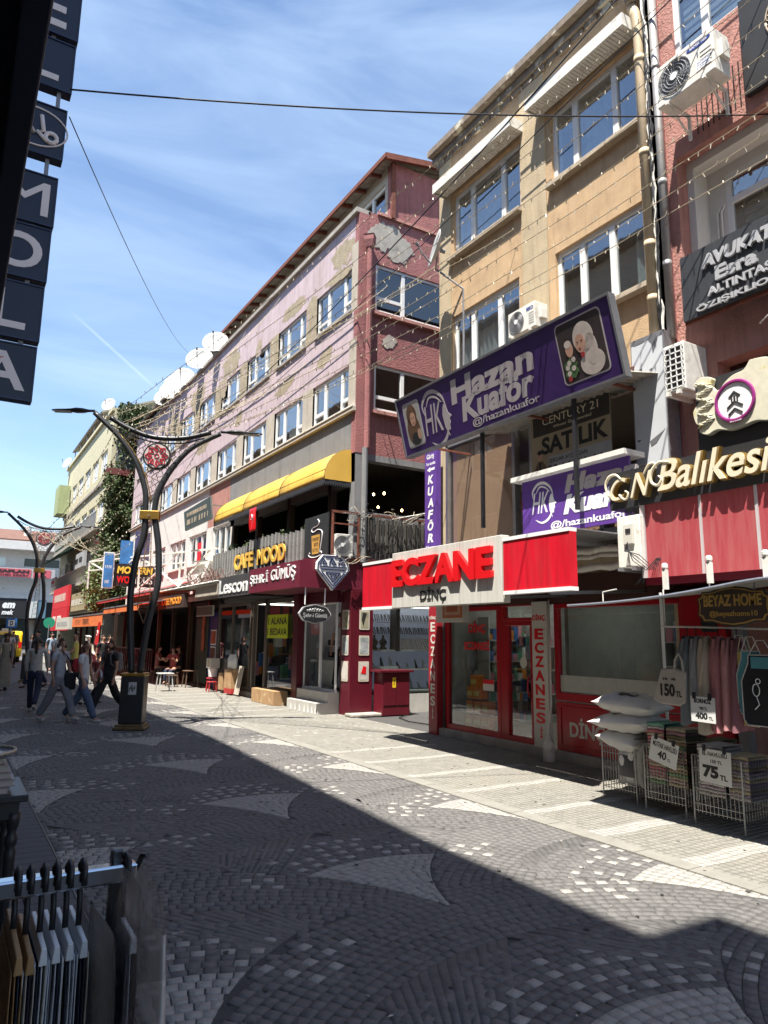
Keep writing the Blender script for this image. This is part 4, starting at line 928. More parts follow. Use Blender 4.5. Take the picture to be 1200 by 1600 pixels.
MB().poly([(7.92, 3.95), (7.9, 4.28), (7.84, 4.38), (7.74, 4.38), (7.66, 4.28), (7.64, 3.95)], .003, .006, FC).build('printed_suit', m_suit, cb); blob(FC, 7.79, 4.46, .055, .075, m_skin_p, cb, .003, .006); blob(FC, 7.79, 4.52, .055, .035, m_ink, cb, .006, .008)
MB().poly([(7.81, 4.37), (7.77, 4.37), (7.78, 4.15), (7.8, 4.15)], .006, .008, FC).build('printed_tie', m_ink, cb)
# lower purple banner
h2 = thing('hairdresser_sign', 'lower purple vinyl banner reading Hazan Kuafor below the for sale banner', 'sign', (7.25, 7, 3.2))
F2 = Fr('street', 7.2); MB(F2).box(5.9, 7.88, 3.2, 4.03, -.04, 0).build('banner_sheet', m_purple2, h2)
mb = MB(F2); mb.box(5.85, 7.98, 4.03, 4.1, -.25, .14); mb.build('ledge', dirtyw, h2)
letters(F2, 'Hazan', 7.02, 5.75, 3.72, 3.98, .0, m_lav, 'letter', h2, .005, .045, .2, split=True); letters(F2, 'Kuaför', 7.05, 5.75, 3.42, 3.7, .0, white, 'letter', h2, .005, .05, .25, split=True)
letters(F2, '@/hazankuafor', 7.3, 5.95, 3.23, 3.36, .0, white, 'lettering', h2, .004, .02); hk_logo(F2, 7.45, 3.66, .62, white, h2)
# white torn sign box
wt = thing('blank_sign', 'upright blank white sign with torn vinyl below the drain pipes', 'sign', (FX-.2, 5.75, 4.1))
MB(FS).box(5.52, 6.04, 3.95, 5.68, .05, .28).build('sign_box', grey, wt); MB(FS).box(5.54, 6.02, 3.95, 5.6, .28, .292).build('vinyl', mat('torn_white', (.5, .52, .54), .6, .06, 3), wt)
mb = MB()
for (pts) in ([(5.98, 5.6), (5.9, 5.67), (5.8, 5.61), (5.85, 5.6)], [(5.74, 5.6), (5.62, 5.66), (5.6, 5.57), (5.68, 5.4), (5.7, 5.55)], [(5.9, 5.25), (5.86, 5.26), (5.87, 5.05)], [(5.8, 4.24), (5.58, 4.34), (5.56, 4.36), (5.7, 4.2), (5.78, 4.17)], [(5.75, 5.2), (5.7, 5.21), (5.72, 5.18)], [(6.0, 4.3), (5.93, 4.29), (5.97, 4.26)]):
    mb.poly(pts, .292, .296, FS)
mb.build('torn_flap', mat('torn_dark', (.12, .12, .13), .7), wt)
# vertical purple sign
vs_ = thing('vertical_sign', 'narrow purple upright sign reading KUAFOR with an arrow on the corner', 'sign', (7.6, 10.85, 3.4))
F3 = Fr('street', 7.6); MB(F3).box(10.66, 11.04, 3.3, 5.24, -.1, 0).build('board', m_purple2, vs_)
letters(F3, 'Giriş', 10.98, 10.74, 5.07, 5.19, 0, white, 'lettering', vs_, .003, .02); letters(F3, 'Yan tarafta', 11.0, 10.7, 4.97, 5.03, 0, white, 'lettering', vs_, .003, .01)
MB().poly([(10.97, 4.88), (10.86, 4.93), (10.86, 4.9), (10.72, 4.91), (10.72, 4.86), (10.86, 4.86), (10.86, 4.83)], 0, .004, F3).build('arrow', white, vs_)
for k, ch in enumerate('KUAFÖR'): letters(F3, ch, 10.94, 10.76, 4.6-.225*k, 4.77-.225*k+(.04 if ch == 'Ö' else 0), 0, white, 'letter', vs_, .003, .04, .15)
letters(F3, 'Hazan', 10.99, 10.71, 3.34, 3.42, 0, white, 'lettering', vs_, .003, .02)

# pilasters and AC units
ac_unit('air_conditioner', 'large white air conditioner with fan high on the salmon wall', (FX-.25, 4.78, 8.52), 'street', (.82, .32, .58), 'air conditioners on the facades', 'oval')
a2 = ac_unit('air_conditioner', 'small white air conditioner above the tilted purple banner', (FX-.2, 7.95, 6.5), 'street', (.62, .28, .42), 'air conditioners on the facades', 'BEKO')
a3 = thing('air_conditioner', 'air conditioner with a white wire grille seen from its end beside the torn sign', 'air conditioner', (7.5, 5.35, 4.7), 'air conditioners on the facades')
mb = MB(); mb.box(7.35, 7.98, 5.12, 5.4, 4.72, 5.34); mb.build('casing', dirtyw, a3, bevel=.01)
MB().box(7.345, 7.35, 5.15, 5.37, 4.76, 5.3).build('coil', mat('coil_dark', (.04, .04, .04), .7), a3)
mb = MB()
for k in range(8): mb.box(7.325, 7.34, 5.12, 5.4, 4.76+k*.075, 4.772+k*.075)
for k in range(4): mb.box(7.325, 7.34, 5.14+k*.08, 5.15+k*.08, 4.74, 5.32)
mb.build('wire_grille', white, a3); mb = MB(); mb.beam((7.3, 5.2, 4.7), (7.95, 5.2, 4.7), .05); mb.beam((7.3, 5.35, 4.7), (7.95, 5.35, 4.7), .05); mb.build('bracket', dirtyw, a3)
a4 = thing('air_conditioner', 'grimy air conditioner turned end on beside the red pharmacy sign with a switch box', 'air conditioner', (6.8, 5.7, 2.55), 'air conditioners on the facades')
mb = MB(); mb.box(6.75, 7.6, 5.42, 5.75, 2.55, 3.16); mb.build('casing', dirtyw, a4, bevel=.012)
mb = MB(); mb.box(6.72, 6.75, 5.5, 5.64, 2.82, 3.06); mb.build('switch_box', m_cream, a4, bevel=.006); MB().box(6.712, 6.72, 5.53, 5.6, 2.95, 3.0).build('display', m_ink, a4)
mb = MB()
for k in range(4): mb.tube([(6.71, 5.57, 2.84), (6.69, 5.54+.02*k, 2.74), (6.7, 5.5-.03*k, 2.62+.02*k), (6.75, 5.36-.04*k, 2.5), (6.9, 5.2, 2.75)], .006, 5)
mb.build('wires', black, a4)
mb = MB(); mb.beam((6.7, 5.5, 2.53), (FX, 5.5, 2.53), .04); mb.beam((6.7, 5.7, 2.53), (FX, 5.7, 2.53), .04); mb.build('bracket', grey, a4)
du = thing('insulated_pipes', 'two lagged white pipes running between the red sign and the grimy unit', 'pipes', (7, 6.2, 2.7))
for z, r_ in ((2.86, .05), (2.78, .03), (2.64, .05)):
    MB().tube([(7.1, 5.7+.16*k, z+.015*math.sin(k*2.1+z*9)) for k in range(9)], [r_*(1+.12*math.sin(k*3)) for k in range(9)], 8).build('lagged_pipe', dirtyw, du, smooth=True)
# satellite dish on the corner of the ochre building
def dish(loc, R, d, label, group=None, arm=None, t=None):
    t = thing('satellite_dish', label, 'satellite dish', (0, 0, 0), group); BASE[t.name] = Vector((0, 0, 0))
    n = 20; mb = MB(); vs = [(0, 0, 0)]; fs = []
    for i in range(1, 6):
        r_ = R*i/5
        for k in range(n): vs.append((r_*math.cos(2*math.pi*k/n), r_*1.1*math.sin(2*math.pi*k/n), .28*r_*r_/R))
    for k in range(n): fs.append((0, 1+k, 1+(k+1) % n))
    for i in range(4):
        for k in range(n): fs.append((1+i*n+k, 1+(i+1)*n+k, 1+(i+1)*n+(k+1) % n, 1+i*n+(k+1) % n))
    mb.add(vs, fs); dd = mb.build('reflector', mat('dish_white', (.36, .355, .34), .5, .08, 5), t, smooth=True, solid=.012)
    mb = MB(); mb.tube([(0, -R*.95, .28*R), (0, -R*.5, R*.9), (0, -R*.1, R*1.25)], .015, 6); mb.tube([(0, -R*.12, R*1.2), (0, -R*.02, R*1.38)], .035, 8); mb.build('feed_arm', grey, t)
    mb = MB(); mb.tube([(0, 0, -.02), (0, 0, -.12)], .04, 8); mb.build('mount', grey, t)
    t.rotation_euler = Vector(d).to_track_quat('Z', 'Y').to_euler(); t.location = loc; return t
dish((7.3, 10.15, 9.0), .34, (-1.0, .38, .25), 'satellite dish on a bent arm at the ochre building corner')
setp(MB().tube([(7.31, 10.22, 8.95), (7.4, 10.4, 8.75), (FX, 10.05, 8.3), (FX-.01, 10.05, 6.0)], .022, 8).build('pole', grey), 'bent grey pole holding the dish on the ochre corner', 'pole')
# ---------------- near right: the gold-lettered sign, towel shop ----------------
XC = 6.8; F4 = Fr('street', XC)
cn = thing('shop_sign', 'long black sign with gold edged cursive letters CN Balikesi', 'sign', (XC, 4, 3.3))
MB(F4).box(2.2, 5.88, 3.27, 3.72, -.28, 0).build('board', mat('sign_charcoal', (.03, .031, .033), .25, .2, 2), cn)
m_goldb = mat('gold_return', (.5, .33, .1), .3, .15, 6, metal=.7)
letters(F4, 'C', 5.8, 5.56, 3.36, 3.62, .07, m_creamlet, 'letter', cn, .02, .0, .4); letters(F4, 'N', 5.5, 5.2, 3.36, 3.64, .07, m_creamlet, 'letter', cn, .02, .0, .4)
lt = letters(F4, 'Balıkesi', 5.12, 3.78, 3.37, 3.72, .07, m_creamlet, 'letter', cn, .02, .012, .3, split=True)
letters(F4, 'C', 5.81, 5.55, 3.35, 3.63, .0, m_goldb, 'letter_return', cn, .065, .02, .4); letters(F4, 'N', 5.51, 5.19, 3.35, 3.65, .0, m_goldb, 'letter_return', cn, .065, .02, .4)
letters(F4, 'Balıkesi', 5.13, 3.77, 3.36, 3.73, .0, m_goldb, 'letter_return', cn, .065, .03, .3)
# swashes of the capitals
mb = MB()
def sw(pts, r_):
    q = curve3([F4(a, b, .09) for a, b in pts], 6); n = len(q); rs = r_ if isinstance(r_, list) else [r_]*len(pts); mb.tube(q, [float(np.interp(i/(n-1), np.linspace(0, 1, len(rs)), rs))*.8 for i in range(n)], 8)
sw([(5.62, 3.6), (5.7, 3.67), (5.8, 3.66), (5.86, 3.56), (5.82, 3.42)], [.012, .02, .026, .02, .01]); sw([(5.66, 3.42), (5.6, 3.36), (5.55, 3.36), (5.53, 3.42), (5.57, 3.45)], .016)
mb.build('swash', m_creamlet, cn, smooth=True); mb = MB()
sw([(5.3, 3.6), (5.22, 3.7), (5.14, 3.7), (5.12, 3.64)], [.012, .02, .02, .012]); sw([(4.95, 3.68), (5.08, 3.7), (5.18, 3.62), (5.2, 3.5), (5.12, 3.44), (5.06, 3.5), (5.1, 3.55)], [.014, .022, .026, .024, .02, .016, .012])
mb.build('swash', m_creamlet, cn, smooth=True)
# red panelled fascia below it
rf_ = thing('roller_shutter_box', 'weathered red panelled fascia below the cursive sign', 'fascia', (7.0, 4, 2.4))
F5 = Fr('street', 6.83); m_fred = mat('faded_red', (.33, .05, .06), .5, .12, 3, col2=(.33, .09, .09), c2pos=(.4, .7), c2scale=3, stretch=(1, 6, .6))
for a, b in ((4.69, 5.42), (4.06, 4.67), (3.4, 4.04), (2.7, 3.38)): MB(F5).box(a, b, 2.42, 3.27, -.05, 0).build('panel', m_fred, rf_)
for u in (4.68, 4.05, 3.39): MB(F5).box(u-.015, u+.015, 2.42, 3.27, 0, .015).build('joint_strip', m_lav, rf_)
mb = MB(); mb.box(6.84, FX, 5.42, 5.46, 2.42, 3.27); mb.build('end_panel', m_maroon, rf_); MB(F5).box(5.4, 5.46, 2.42, 3.27, 0, .02).build('edge_strip', m_lav, rf_)
MB().box(6.86, FX, 1.9, 5.46, 2.34, 2.42).build('underside', m_maroon, rf_)
mb = MB(); mb.box(7.12, FX, 1.9, 5.9, 3.2, 3.26); mb.build('top_cover', grey, rf_)
# loop of cable at its end
setp(MB().tube([(6.95+.02*math.sin(t*3), 5.56+.07*math.cos(t), 2.75+.17*math.sin(t)) for t in np.linspace(0, 12.6, 50)], .014, 6).build('cable_coil', dirtyw, smooth=True), 'loop of white cable hanging at the end of the red fascia', 'cable')
lc = thing('loose_cables', 'bunch of loose black cables drooping below the grimy end-on unit', 'cables', (6.9, 5.4, 2.4))
for k in range(6):
    MB().tube([(6.9, 5.42, 2.6), (6.85+.05*random.random(), 5.5+.06*k/3, 2.35+.05*random.random()), (7.0, 5.45+.08*random.random(), 2.5), (7.05, 5.3, 2.62)], .007, 5).build('cable', black, lc, smooth=True)
# canvas awning over the towel shop, with posts
aw = thing('awning', 'worn grey canvas awning over the towel shop on white posts', 'awning', (6.2, 4, 2.1))
m_canv = mat('grey_canvas', (.3, .29, .27), .9, .15, 4, .3, 60)
def cv(s, t):
    y = 5.27-3.4*s; x0_ = 5.4; x = x0_+(7.75-x0_)*t; y += .8*t*(1-s)**3; z = 2.05+.15*min(1, s*1.75)+.2*t-.04*math.sin(math.pi*min(1, s*1.6))*(1-t); return (x, y, z)
MB().sheet(40, 6, cv).build('canvas', m_canv, aw, smooth=True, solid=.012)
mb = MB(); mb.tube([cv(k/20, 0) for k in range(21)], .014, 6); mb.build('hem_rail', steel, aw)
def bracket(y, z):
    mb = MB(); mb.box(5.44, 5.47, y-.022, y+.022, z-.02, z+.16); mb.lathe([(.015, 0), (.028, .015), (.028, .04), (.015, .055)], (5.455, y, z+.16), 10); return mb.build('post_finial', dirtyw, aw)
bracket(4.13, 2.18); bracket(3.69, 2.21); bracket(3.2, 2.21)
mb = MB(); mb.tube([(6.9, 5.3, 0), (6.9, 5.3, 2.25)], .018, 8); mb.build('post', white, aw)
mb = MB(); mb.tube([(5.45, 4.85, 2.08), (5.45, 4.85, 2.17), (5.45, 4.68, 2.19)], .006, 5); mb.build('wire_hook', dirtyw, aw)
# towel shop front
ts = thing('towel_shop_front', 'dark shopfront of the towel and linen shop with maroon pillar', 'shopfront', (FX, 4.5, 0))
mb = MB(FS); mb.box(5.05, 5.6, 0, 2.3, .0, .16); mb.build('pillar', m_redf, ts, bevel=.01)
for z in (.35, .6, .85): MB(FS).box(5.1, 5.55, z-.008, z+.008, .16, .166).build('pillar_groove', m_maroon, ts)
MB(FS).box(5.12, 5.3, 1.82, 1.98, .16, .2).build('junction_box', black, ts)
MB(FS).box(4.85, 4.98, 0, 2.3, 0, .1).build('jamb', grey, ts)
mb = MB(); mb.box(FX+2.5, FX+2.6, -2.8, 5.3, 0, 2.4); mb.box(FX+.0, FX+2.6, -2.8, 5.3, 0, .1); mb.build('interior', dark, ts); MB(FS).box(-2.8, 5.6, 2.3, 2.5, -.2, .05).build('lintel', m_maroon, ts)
for z in (.5, .95, 1.4, 1.85): MB().box(FX+2.1, FX+2.5, 2.0, 5.2, z, z+.03).build('shelf', mat('shelf_wood', (.2, .12, .07), .6), ts)
for z in (.53, .98, 1.43):
    for i, mm in enumerate((med[0], med[4], mat('towel_beige', (.4, .33, .24), .95), mat('towel_blue', (.12, .18, .28), .95))):
        b = MB()
        for k in range(12):
            if (k*7+int(z*10)) % 4 == i: b.box(FX+2.12, FX+2.45, 2.1+k*.25, 2.3+k*.25, z, z+.1+.06*(k % 4))
        if b.v: b.build('folded_stock', mm, ts)
MB().box(FX+.9, FX+1.3, 3.0, 4.6, .1, 1.0).build('counter', m_maroon, ts)
# hanging shop board
bh = thing('hanging_sign', 'shaped brown sign with gold border reading BEYAZ HOME hanging over the clothes', 'sign', (6.3, 4, 1.9))
F6 = Fr('street', 5.6)
def shaped(uc, vc, a, b, q=.1):
    return [(uc-a, vc-b+q), (uc-a+q*.6, vc-b+q*.8), (uc-a+q, vc-b), (uc-a*.6, vc-b), (uc-a*.35, vc-b-q*.5), (uc, vc-b-q*.8), (uc+a*.35, vc-b-q*.5), (uc+a*.6, vc-b), (uc+a-q, vc-b), (uc+a-q*.6, vc-b+q*.8), (uc+a, vc-b+q), (uc+a*.97, vc), (uc+a, vc+b-q), (uc+a-q*.6, vc+b-q*.8), (uc+a-q, vc+b), (uc+a*.6, vc+b), (uc+a*.35, vc+b+q*.5), (uc, vc+b+q*.8), (uc-a*.35, vc+b+q*.5), (uc-a*.6, vc+b), (uc-a+q, vc+b), (uc-a+q*.6, vc+b-q*.8), (uc-a, vc+b-q), (uc-a*.97, vc)]
MB().poly(shaped(3.6, 2.0, .33, .13, .05), -.03, 0, F6).build('board', mat('board_brown', (.075, .055, .045), .4, .1, 3), bh)
MB().poly(shaped(3.6, 2.0, .312, .118, .045), 0, .006, F6).build('gold_border', m_gold, bh); MB().poly(shaped(3.6, 2.0, .3, .108, .045), .006, .009, F6).build('board_face', mat('board_brown', (.06, .045, .04), .4), bh)
letters(F6, 'BEYAZ HOME', 3.86, 3.34, 2.0, 2.1, .009, m_gold, 'lettering', bh, .004, .03); letters(F6, '@beyazhome10', 3.81, 3.38, 1.905, 1.965, .009, m_gold, 'lettering', bh, .004, .015)
for q in (3.8, 3.4): MB().tube([(5.6, q, 2.1), (5.6, q, 2.2)], .006, 5).build('hanging_wire', grey, bh)
# crest sign
mo = thing('crest_sign', 'dark sign with white ornamental crest and a magenta ring above the cursive sign', 'sign', (7.2, 4.4, 4.0))
F7 = Fr('street', 7.2); MB(F7).box(2.4, 4.9, 3.72, 4.68, -.12, 0).build('board', mat('sign_charcoal2', (.035, .035, .037), .3), mo)
m_ivory = mat('aged_ivory', (.58, .55, .42), .5, .12, 9, col2=(.5, .42, .1), c2pos=(.6, .68), c2scale=7)
cr_ = [(4.86, 4.62), (4.8, 4.56), (4.84, 4.5), (4.76, 4.46), (4.82, 4.38), (4.88, 4.3), (4.85, 4.16), (4.78, 4.12), (4.82, 4.06), (4.72, 4.0), (4.6, 4.03), (4.45, 3.99), (4.3, 4.0), (4.15, 4.02), (4.0, 3.99), (3.86, 4.06), (3.8, 4.3), (3.86, 4.5), (3.95, 4.66), (4.1, 4.8), (4.14, 4.86), (4.17, 4.72), (4.24, 4.62), (4.36, 4.6), (4.46, 4.55), (4.54, 4.48), (4.6, 4.5), (4.64, 4.56), (4.62, 4.64), (4.7, 4.68), (4.78, 4.68)]
cr_ = [(q[0], q[1]) for q in curve3([(a, min(b, 4.7), 0) for a, b in cr_+cr_[:1]], 4)][:-1]
MB().poly(cr_, .02, .1, F7).build('crest', m_ivory, mo, bevel=.01)
mb = MB()
for k in range(26): 
    a = k*.7; mb.tube([F7(4.72+.1*math.cos(a), 4.1+.02*k+.02*math.sin(a*2), .1), F7(4.74+.07*math.cos(a+1), 4.12+.02*k, .125), F7(4.7+.09*math.cos(a+1.6), 4.13+.02*k, .1)], .012, 5)
mb.build('crest_scrolls', m_ivory, mo, smooth=True)
m_mag = mat('magenta', (.25, .02, .16), .5)
ring = MB(); R_ = .22; ring.tube([F7(4.36+R_*math.cos(t), 4.3+R_*math.sin(t), .112) for t in np.linspace(0, 2*math.pi, 37)], .02, 6); ring.build('magenta_ring', m_mag, mo)
blob(F7, 4.36, 4.3, .2, .2, white, mo, .1, .11, 24, 'ring_disc')
mb = MB(F7); 
for z, q in ((4.27, .09), (4.19, .08)): mb.beam((4.36+q, z-.04, .115), (4.36, z+.02, .115), .014); mb.beam((4.36, z+.02, .115), (4.36-q, z-.04, .115), .014)
mb.poly([(4.43, 4.35), (4.36, 4.41), (4.29, 4.35), (4.31, 4.34), (4.36, 4.38), (4.41, 4.34)], .11, .118, ident); mb.box(4.385, 4.4, 4.29, 4.35, .11, .118); mb.box(4.32, 4.335, 4.29, 4.35, .11, .118); mb.box(4.35, 4.37, 4.29, 4.35, .11, .118); mb.build('pictogram', m_ink, mo)
MB().poly([(4.45, 4.07), (4.36, 4.05), (4.27, 4.07), (4.27, 4.1), (4.36, 4.08), (4.45, 4.1)], .118, .126, F7).build('ribbon', m_mag, mo); marks(F7, 4.43, 4.29, 4.06, 4.085, .126, white, 'ribbon_print', mo)
# lawyer sign
av = thing('lawyer_sign', 'slate grey sign with raised letters AVUKAT Esra on the balcony', 'sign', (7.5, 4.4, 5.7))
F8 = Fr('street', 7.5); MB(F8).box(2.0, 5.2, 5.64, 6.5, -.1, 0).build('board', mat('slate_board', (.04, .042, .046), .45, .15, 3, stretch=(1, 4, .5)), av)
m_sil = mat('silver_letters', (.45, .45, .46), .35, .1, 4, metal=.2)
letters(F8, 'AVUKAT', 4.9, 3.98, 6.2, 6.37, 0, m_sil, 'letter', av, .035, .05, .12, split=True); letters(F8, 'Esra', 4.72, 4.2, 5.98, 6.16, 0, m_sil, 'letter', av, .035, .04, 0, split=True)
letters(F8, 'ALTINTAŞ', 4.84, 4.02, 5.8, 5.94, 0, m_sil, 'letter', av, .03, .03, 0, split=True); letters(F8, 'ÖZIŞIKLIOĞLU', 5.0, 3.72, 5.66, 5.78, 0, m_sil, 'letter', av, .03, .03, 0, split=True)
mb = MB(); mb.beam((7.55, 5.2, 5.62), (7.55, 2.0, 5.62), .04); mb.build('support_rail', m_rust, av)
setp(MB().tube([(7.6, 4.3, 5.3), (7.5, 4.1, 5.34), (7.55, 3.9, 5.3), (7.5, 3.6, 5.24)], .01, 5).build('loose_cable', dirtyw, smooth=True), 'single white cable hanging below the slate lawyer sign', 'cable')
# round emblem sign top right
em = thing('emblem_sign', 'black sign with a gold ring emblem at the upper right edge', 'sign', (FX, 3.6, 8.4))
MB(FS).box(2.2, 4.3, 8.3, 9.62, .02, .1).build('board', mat('ribbed_black', (.02, .02, .021), .5, .2, 3), em)
mb = MB()
for R_, q in ((.36, .014), (.3, .01), (.2, .022)): mb.tube([FS(3.62+R_*math.cos(t), 9.05+R_*math.sin(t), .105) for t in np.linspace(0, 2*math.pi, 41)], q, 5)
for k in range(34):
    t = 2*math.pi*k/34; mb.tube([FS(3.62+.31*math.cos(t), 9.05+.31*math.sin(t), .105), FS(3.62+.355*math.cos(t+.1), 9.05+.355*math.sin(t+.1), .105)], .008, 4)
mb.build('ring_emblem', m_sill, em, smooth=True); letters(FS, 'ST', 3.85, 3.7, 8.58, 8.66, .1, m_sill, 'lettering', em, .006, .02); letters(FS, 'CE', 3.95, 3.78, 8.42, 8.5, .1, m_sill, 'lettering', em, .006, .02)

# wire baskets with pillows and towels
m_wire = mat('chrome_wire', (.3, .3, .29), .35, .15, 9, metal=.8)
def basket(x0, x1, y0, y1, h, label):
    t = thing('wire_basket', label, 'basket', (x0, y0, .013), 'wire baskets in front of the towel shop')
    pan = []
    for (a, b) in (((x0, y0), (x0, y1)), ((x0, y0), (x1, y0)), ((x0, y1), (x1, y1)), ((x1, y0), (x1, y1))):
        mb = MB(); n = 12
        for k in range(n+1):
            s = k/n; x = a[0]+(b[0]-a[0])*s; y = a[1]+(b[1]-a[1])*s; mb.beam((x, y, .12), (x, y, h), .005)
        for z in (.14, .2, .34, .5, h-.12, h): mb.beam((a[0], a[1], z), (b[0], b[1], z), .006)
        mb.build('wire_panel', m_wire, t)
    mb = MB()
    for x in (x0, x1):
        for y in (y0, y1): mb.tube([(x, y, .013), (x, y, h)], .008, 6)
    mb.build('corner_post', m_wire, t)
    mb = MB()
    for k in range(8): mb.beam((x0, y0+(y1-y0)*k/7, .2), (x1, y0+(y1-y0)*k/7, .2), .006)
    mb.build('base_grid', m_wire, t); return t
basket(6.35, 6.85, 5.3, 5.75, .68, 'wire basket stuffed with white pillows, leftmost of three'); basket(6.3, 6.8, 4.68, 5.15, .66, 'wire basket with folded kitchen towels, middle of three'); basket(6.25, 6.75, 4.05, 4.55, .64, 'wire basket with hand towels, nearest of three')
m_pil = mat('pillow_white', (.55, .54, .52), .8, .08, 4, .5, 12)
def pillow(loc, sx, sy, sz, label, rot=0, tilt=0, patch=True, plastic=False):
    t = thing('pillow', label, 'pillow', (0, 0, 0), 'white pillows on and in the left basket'); BASE[t.name] = Vector((0, 0, 0))
    mb = MB(); n = 26
    for sg in (1, -1):
        def f(s, u, sg=sg):
            a = math.sin((s-.5)*math.pi); b = math.sin((u-.5)*math.pi); h = max(0, (1-abs(a)**2.6)*(1-abs(b)**2.6))**.6; px = a*sx*(1-.07*(1-abs(b)**3)*abs(a)); py = b*sy*(1-.05*(1-abs(a)**3)*abs(b))
            return (px, py, sg*sz*h*(1+.1*math.sin(px*23+rot*9+py*11)+.07*math.sin(py*41-px*17)))
        mb.sheet(n, n, f)
    mb.build('cover', m_pil, t, smooth=True)
    if patch:
        p = MB(); p.sheet(8, 8, lambda s, u: (-.12+.22*s, -.1+.2*u, sz*(max(0, (1-((-.12+.22*s)/sx)**2)*(1-((-.1+.2*u)/sy)**2)))**.38+.008)); p.build('paper_label', mat('label_dark', (.05, .05, .055), .4), t)
    t.location = loc; t.rotation_euler = (tilt, 0, rot); return t
pillow((6.48, 5.42, 1.02), .25, .36, .12, 'plump white pillow with dark label lying on top of the pile', .1, .05)
pillow((6.5, 5.48, .83), .27, .38, .11, 'white pillow sagging over the basket rim, second from the top', -.05, -.06, False)
pillow((6.5, 5.52, .64), .23, .26, .12, 'white pillow bulging just inside the basket top', 0, .1, False)
p_ = pillow((6.43, 5.42, .4), .22, .16, .1, 'white pillow standing in the basket with dark label', 0, 0, True); p_.rotation_euler = (0, -rad(88), 0)
p_ = pillow((6.62, 5.58, .36), .22, .16, .1, 'white pillow squeezed upright at the basket bottom', 0, 0, False); p_.rotation_euler = (0, -rad(80), .1)
def stack(x, y, z, n, w, d, cols, label, rot=0, th=.033, group='folded towel piles in the baskets'):
    t = thing('towel_pile', label, 'towels', (x, y, z), group)
    for k in range(n):
        c = cols[k % len(cols)]; q = random.uniform(-.012, .012); zz = z+k*th
        mb = MB(); 
        def f(s, u): 
            a = 2*math.pi*u; r_ = th*.48
            return (x-d/2+q+(d if math.cos(a) > 0 else 0)+r_*math.cos(a), y-w/2+q*.6+w*s, zz+r_*math.sin(a)+.004*math.sin(s*9+k))
        ring_n = 10; mb.sheet(6, ring_n, f); mb.build('folded_towel', c, t, smooth=True)
    return t
tw = [mat('towel_'+n_, c_, .95, .18, 18, .4, 80) for n_, c_ in (('mint', (.2, .4, .3)), ('pink', (.5, .16, .18)), ('cream', (.5, .42, .28)), ('rose', (.45, .25, .25)), ('olive', (.2, .18, .1)), ('lilac', (.38, .3, .36)), ('white', (.5, .46, .44)), ('tan', (.35, .25, .15)), ('green', (.2, .33, .17)))]
stack(6.5, 5.02, .3, 18, .2, .3, [tw[8], tw[2], tw[3], tw[3], tw[1], tw[2], tw[1], tw[6], tw[0]], 'pile of pink, green and mint kitchen towels by the pillows')
stack(6.5, 4.78, .3, 17, .22, .3, [tw[2], tw[3], tw[2], tw[8], tw[7], tw[2], tw[4], tw[3]], 'pile of cream and olive kitchen towels, middle of the row')
stack(6.78, 4.6, .3, 14, .2, .26, [tw[7], tw[4], tw[6], tw[3]], 'pile of brown kitchen towels behind the 40 TL card')
stack(6.42, 4.36, .3, 14, .26, .3, [tw[6], tw[6], tw[5]], 'pile of white and lilac hand towels behind the 75 TL card')
stack(6.48, 4.12, .3, 12, .2, .3, [tw[6], tw[5], tw[2]], 'pile of pale hand towels at the right end of the basket')
def card(u0, u1, v0, v1, X, lines, label, tilt=0., m=None):
    t = thing('price_card', label, 'price card', (X, (u0+u1)/2, v0)); F = Fr('street', X)
    uc, vc = (u0+u1)/2, (v0+v1)/2; ca_, sa_ = math.cos(tilt), math.sin(tilt)
    class R(Fr):
        def __init__(s): s.k = 'street'
        def __call__(s, u, v, w): return F(uc+(u-uc)*ca_-(v-vc)*sa_, vc+(u-uc)*sa_+(v-vc)*ca_, w)
    r_ = R(); MB(r_).box(min(u0, u1), max(u0, u1), v0, v1, -.004, 0).build('card', m or mat('card_white', (.6, .6, .58), .6, .03, 3), t)
    for s_, a, b, c, d, bo in lines: letters(r_, s_, u0+(u1-u0)*a, u0+(u1-u0)*b, v0+(v1-v0)*c, v0+(v1-v0)*d, 0, m_ink, 'lettering', t, .0015, bo)
    mb = MB(r_); 
    for q in (.18, .82): mb.box(u0+(u1-u0)*q-.012, u0+(u1-u0)*q+.012, v1-.02, v1+.035, 0, .02)
    mb.build('binder_clip', black, t); return t
card(4.99, 4.67, .5, .74, 6.2, [('MUTFAK HAVLUSU', .08, .95, .62, .84, .02), ('40', .3, .62, .2, .52, .03), ('TL', .66, .78, .2, .32, .02)], 'white price card MUTFAK HAVLUSU 40 TL clipped to the middle basket', rad(13))
card(4.42, 4.10, .42, .72, 6.18, [('EL HAVLUSU', .1, .88, .8, .92, .02), ('150 TL', .36, .72, .6, .7, .02), ('75', .1, .6, .14, .52, .06), ('TL', .64, .88, .14, .3, .03)], 'white price card EL HAVLUSU 75 TL on the nearest basket', rad(2))
card(4.156, 3.92, 1.011, 1.227, 5.74, [('BORNOZ', .14, .86, .74, .92, .04), ('900 TL', .36, .68, .48, .6, .02), ('400', .18, .68, .12, .38, .05), ('TL', .72, .9, .12, .24, .02)], 'white price card BORNOZ 400 TL hanging below the bathrobes', rad(1))
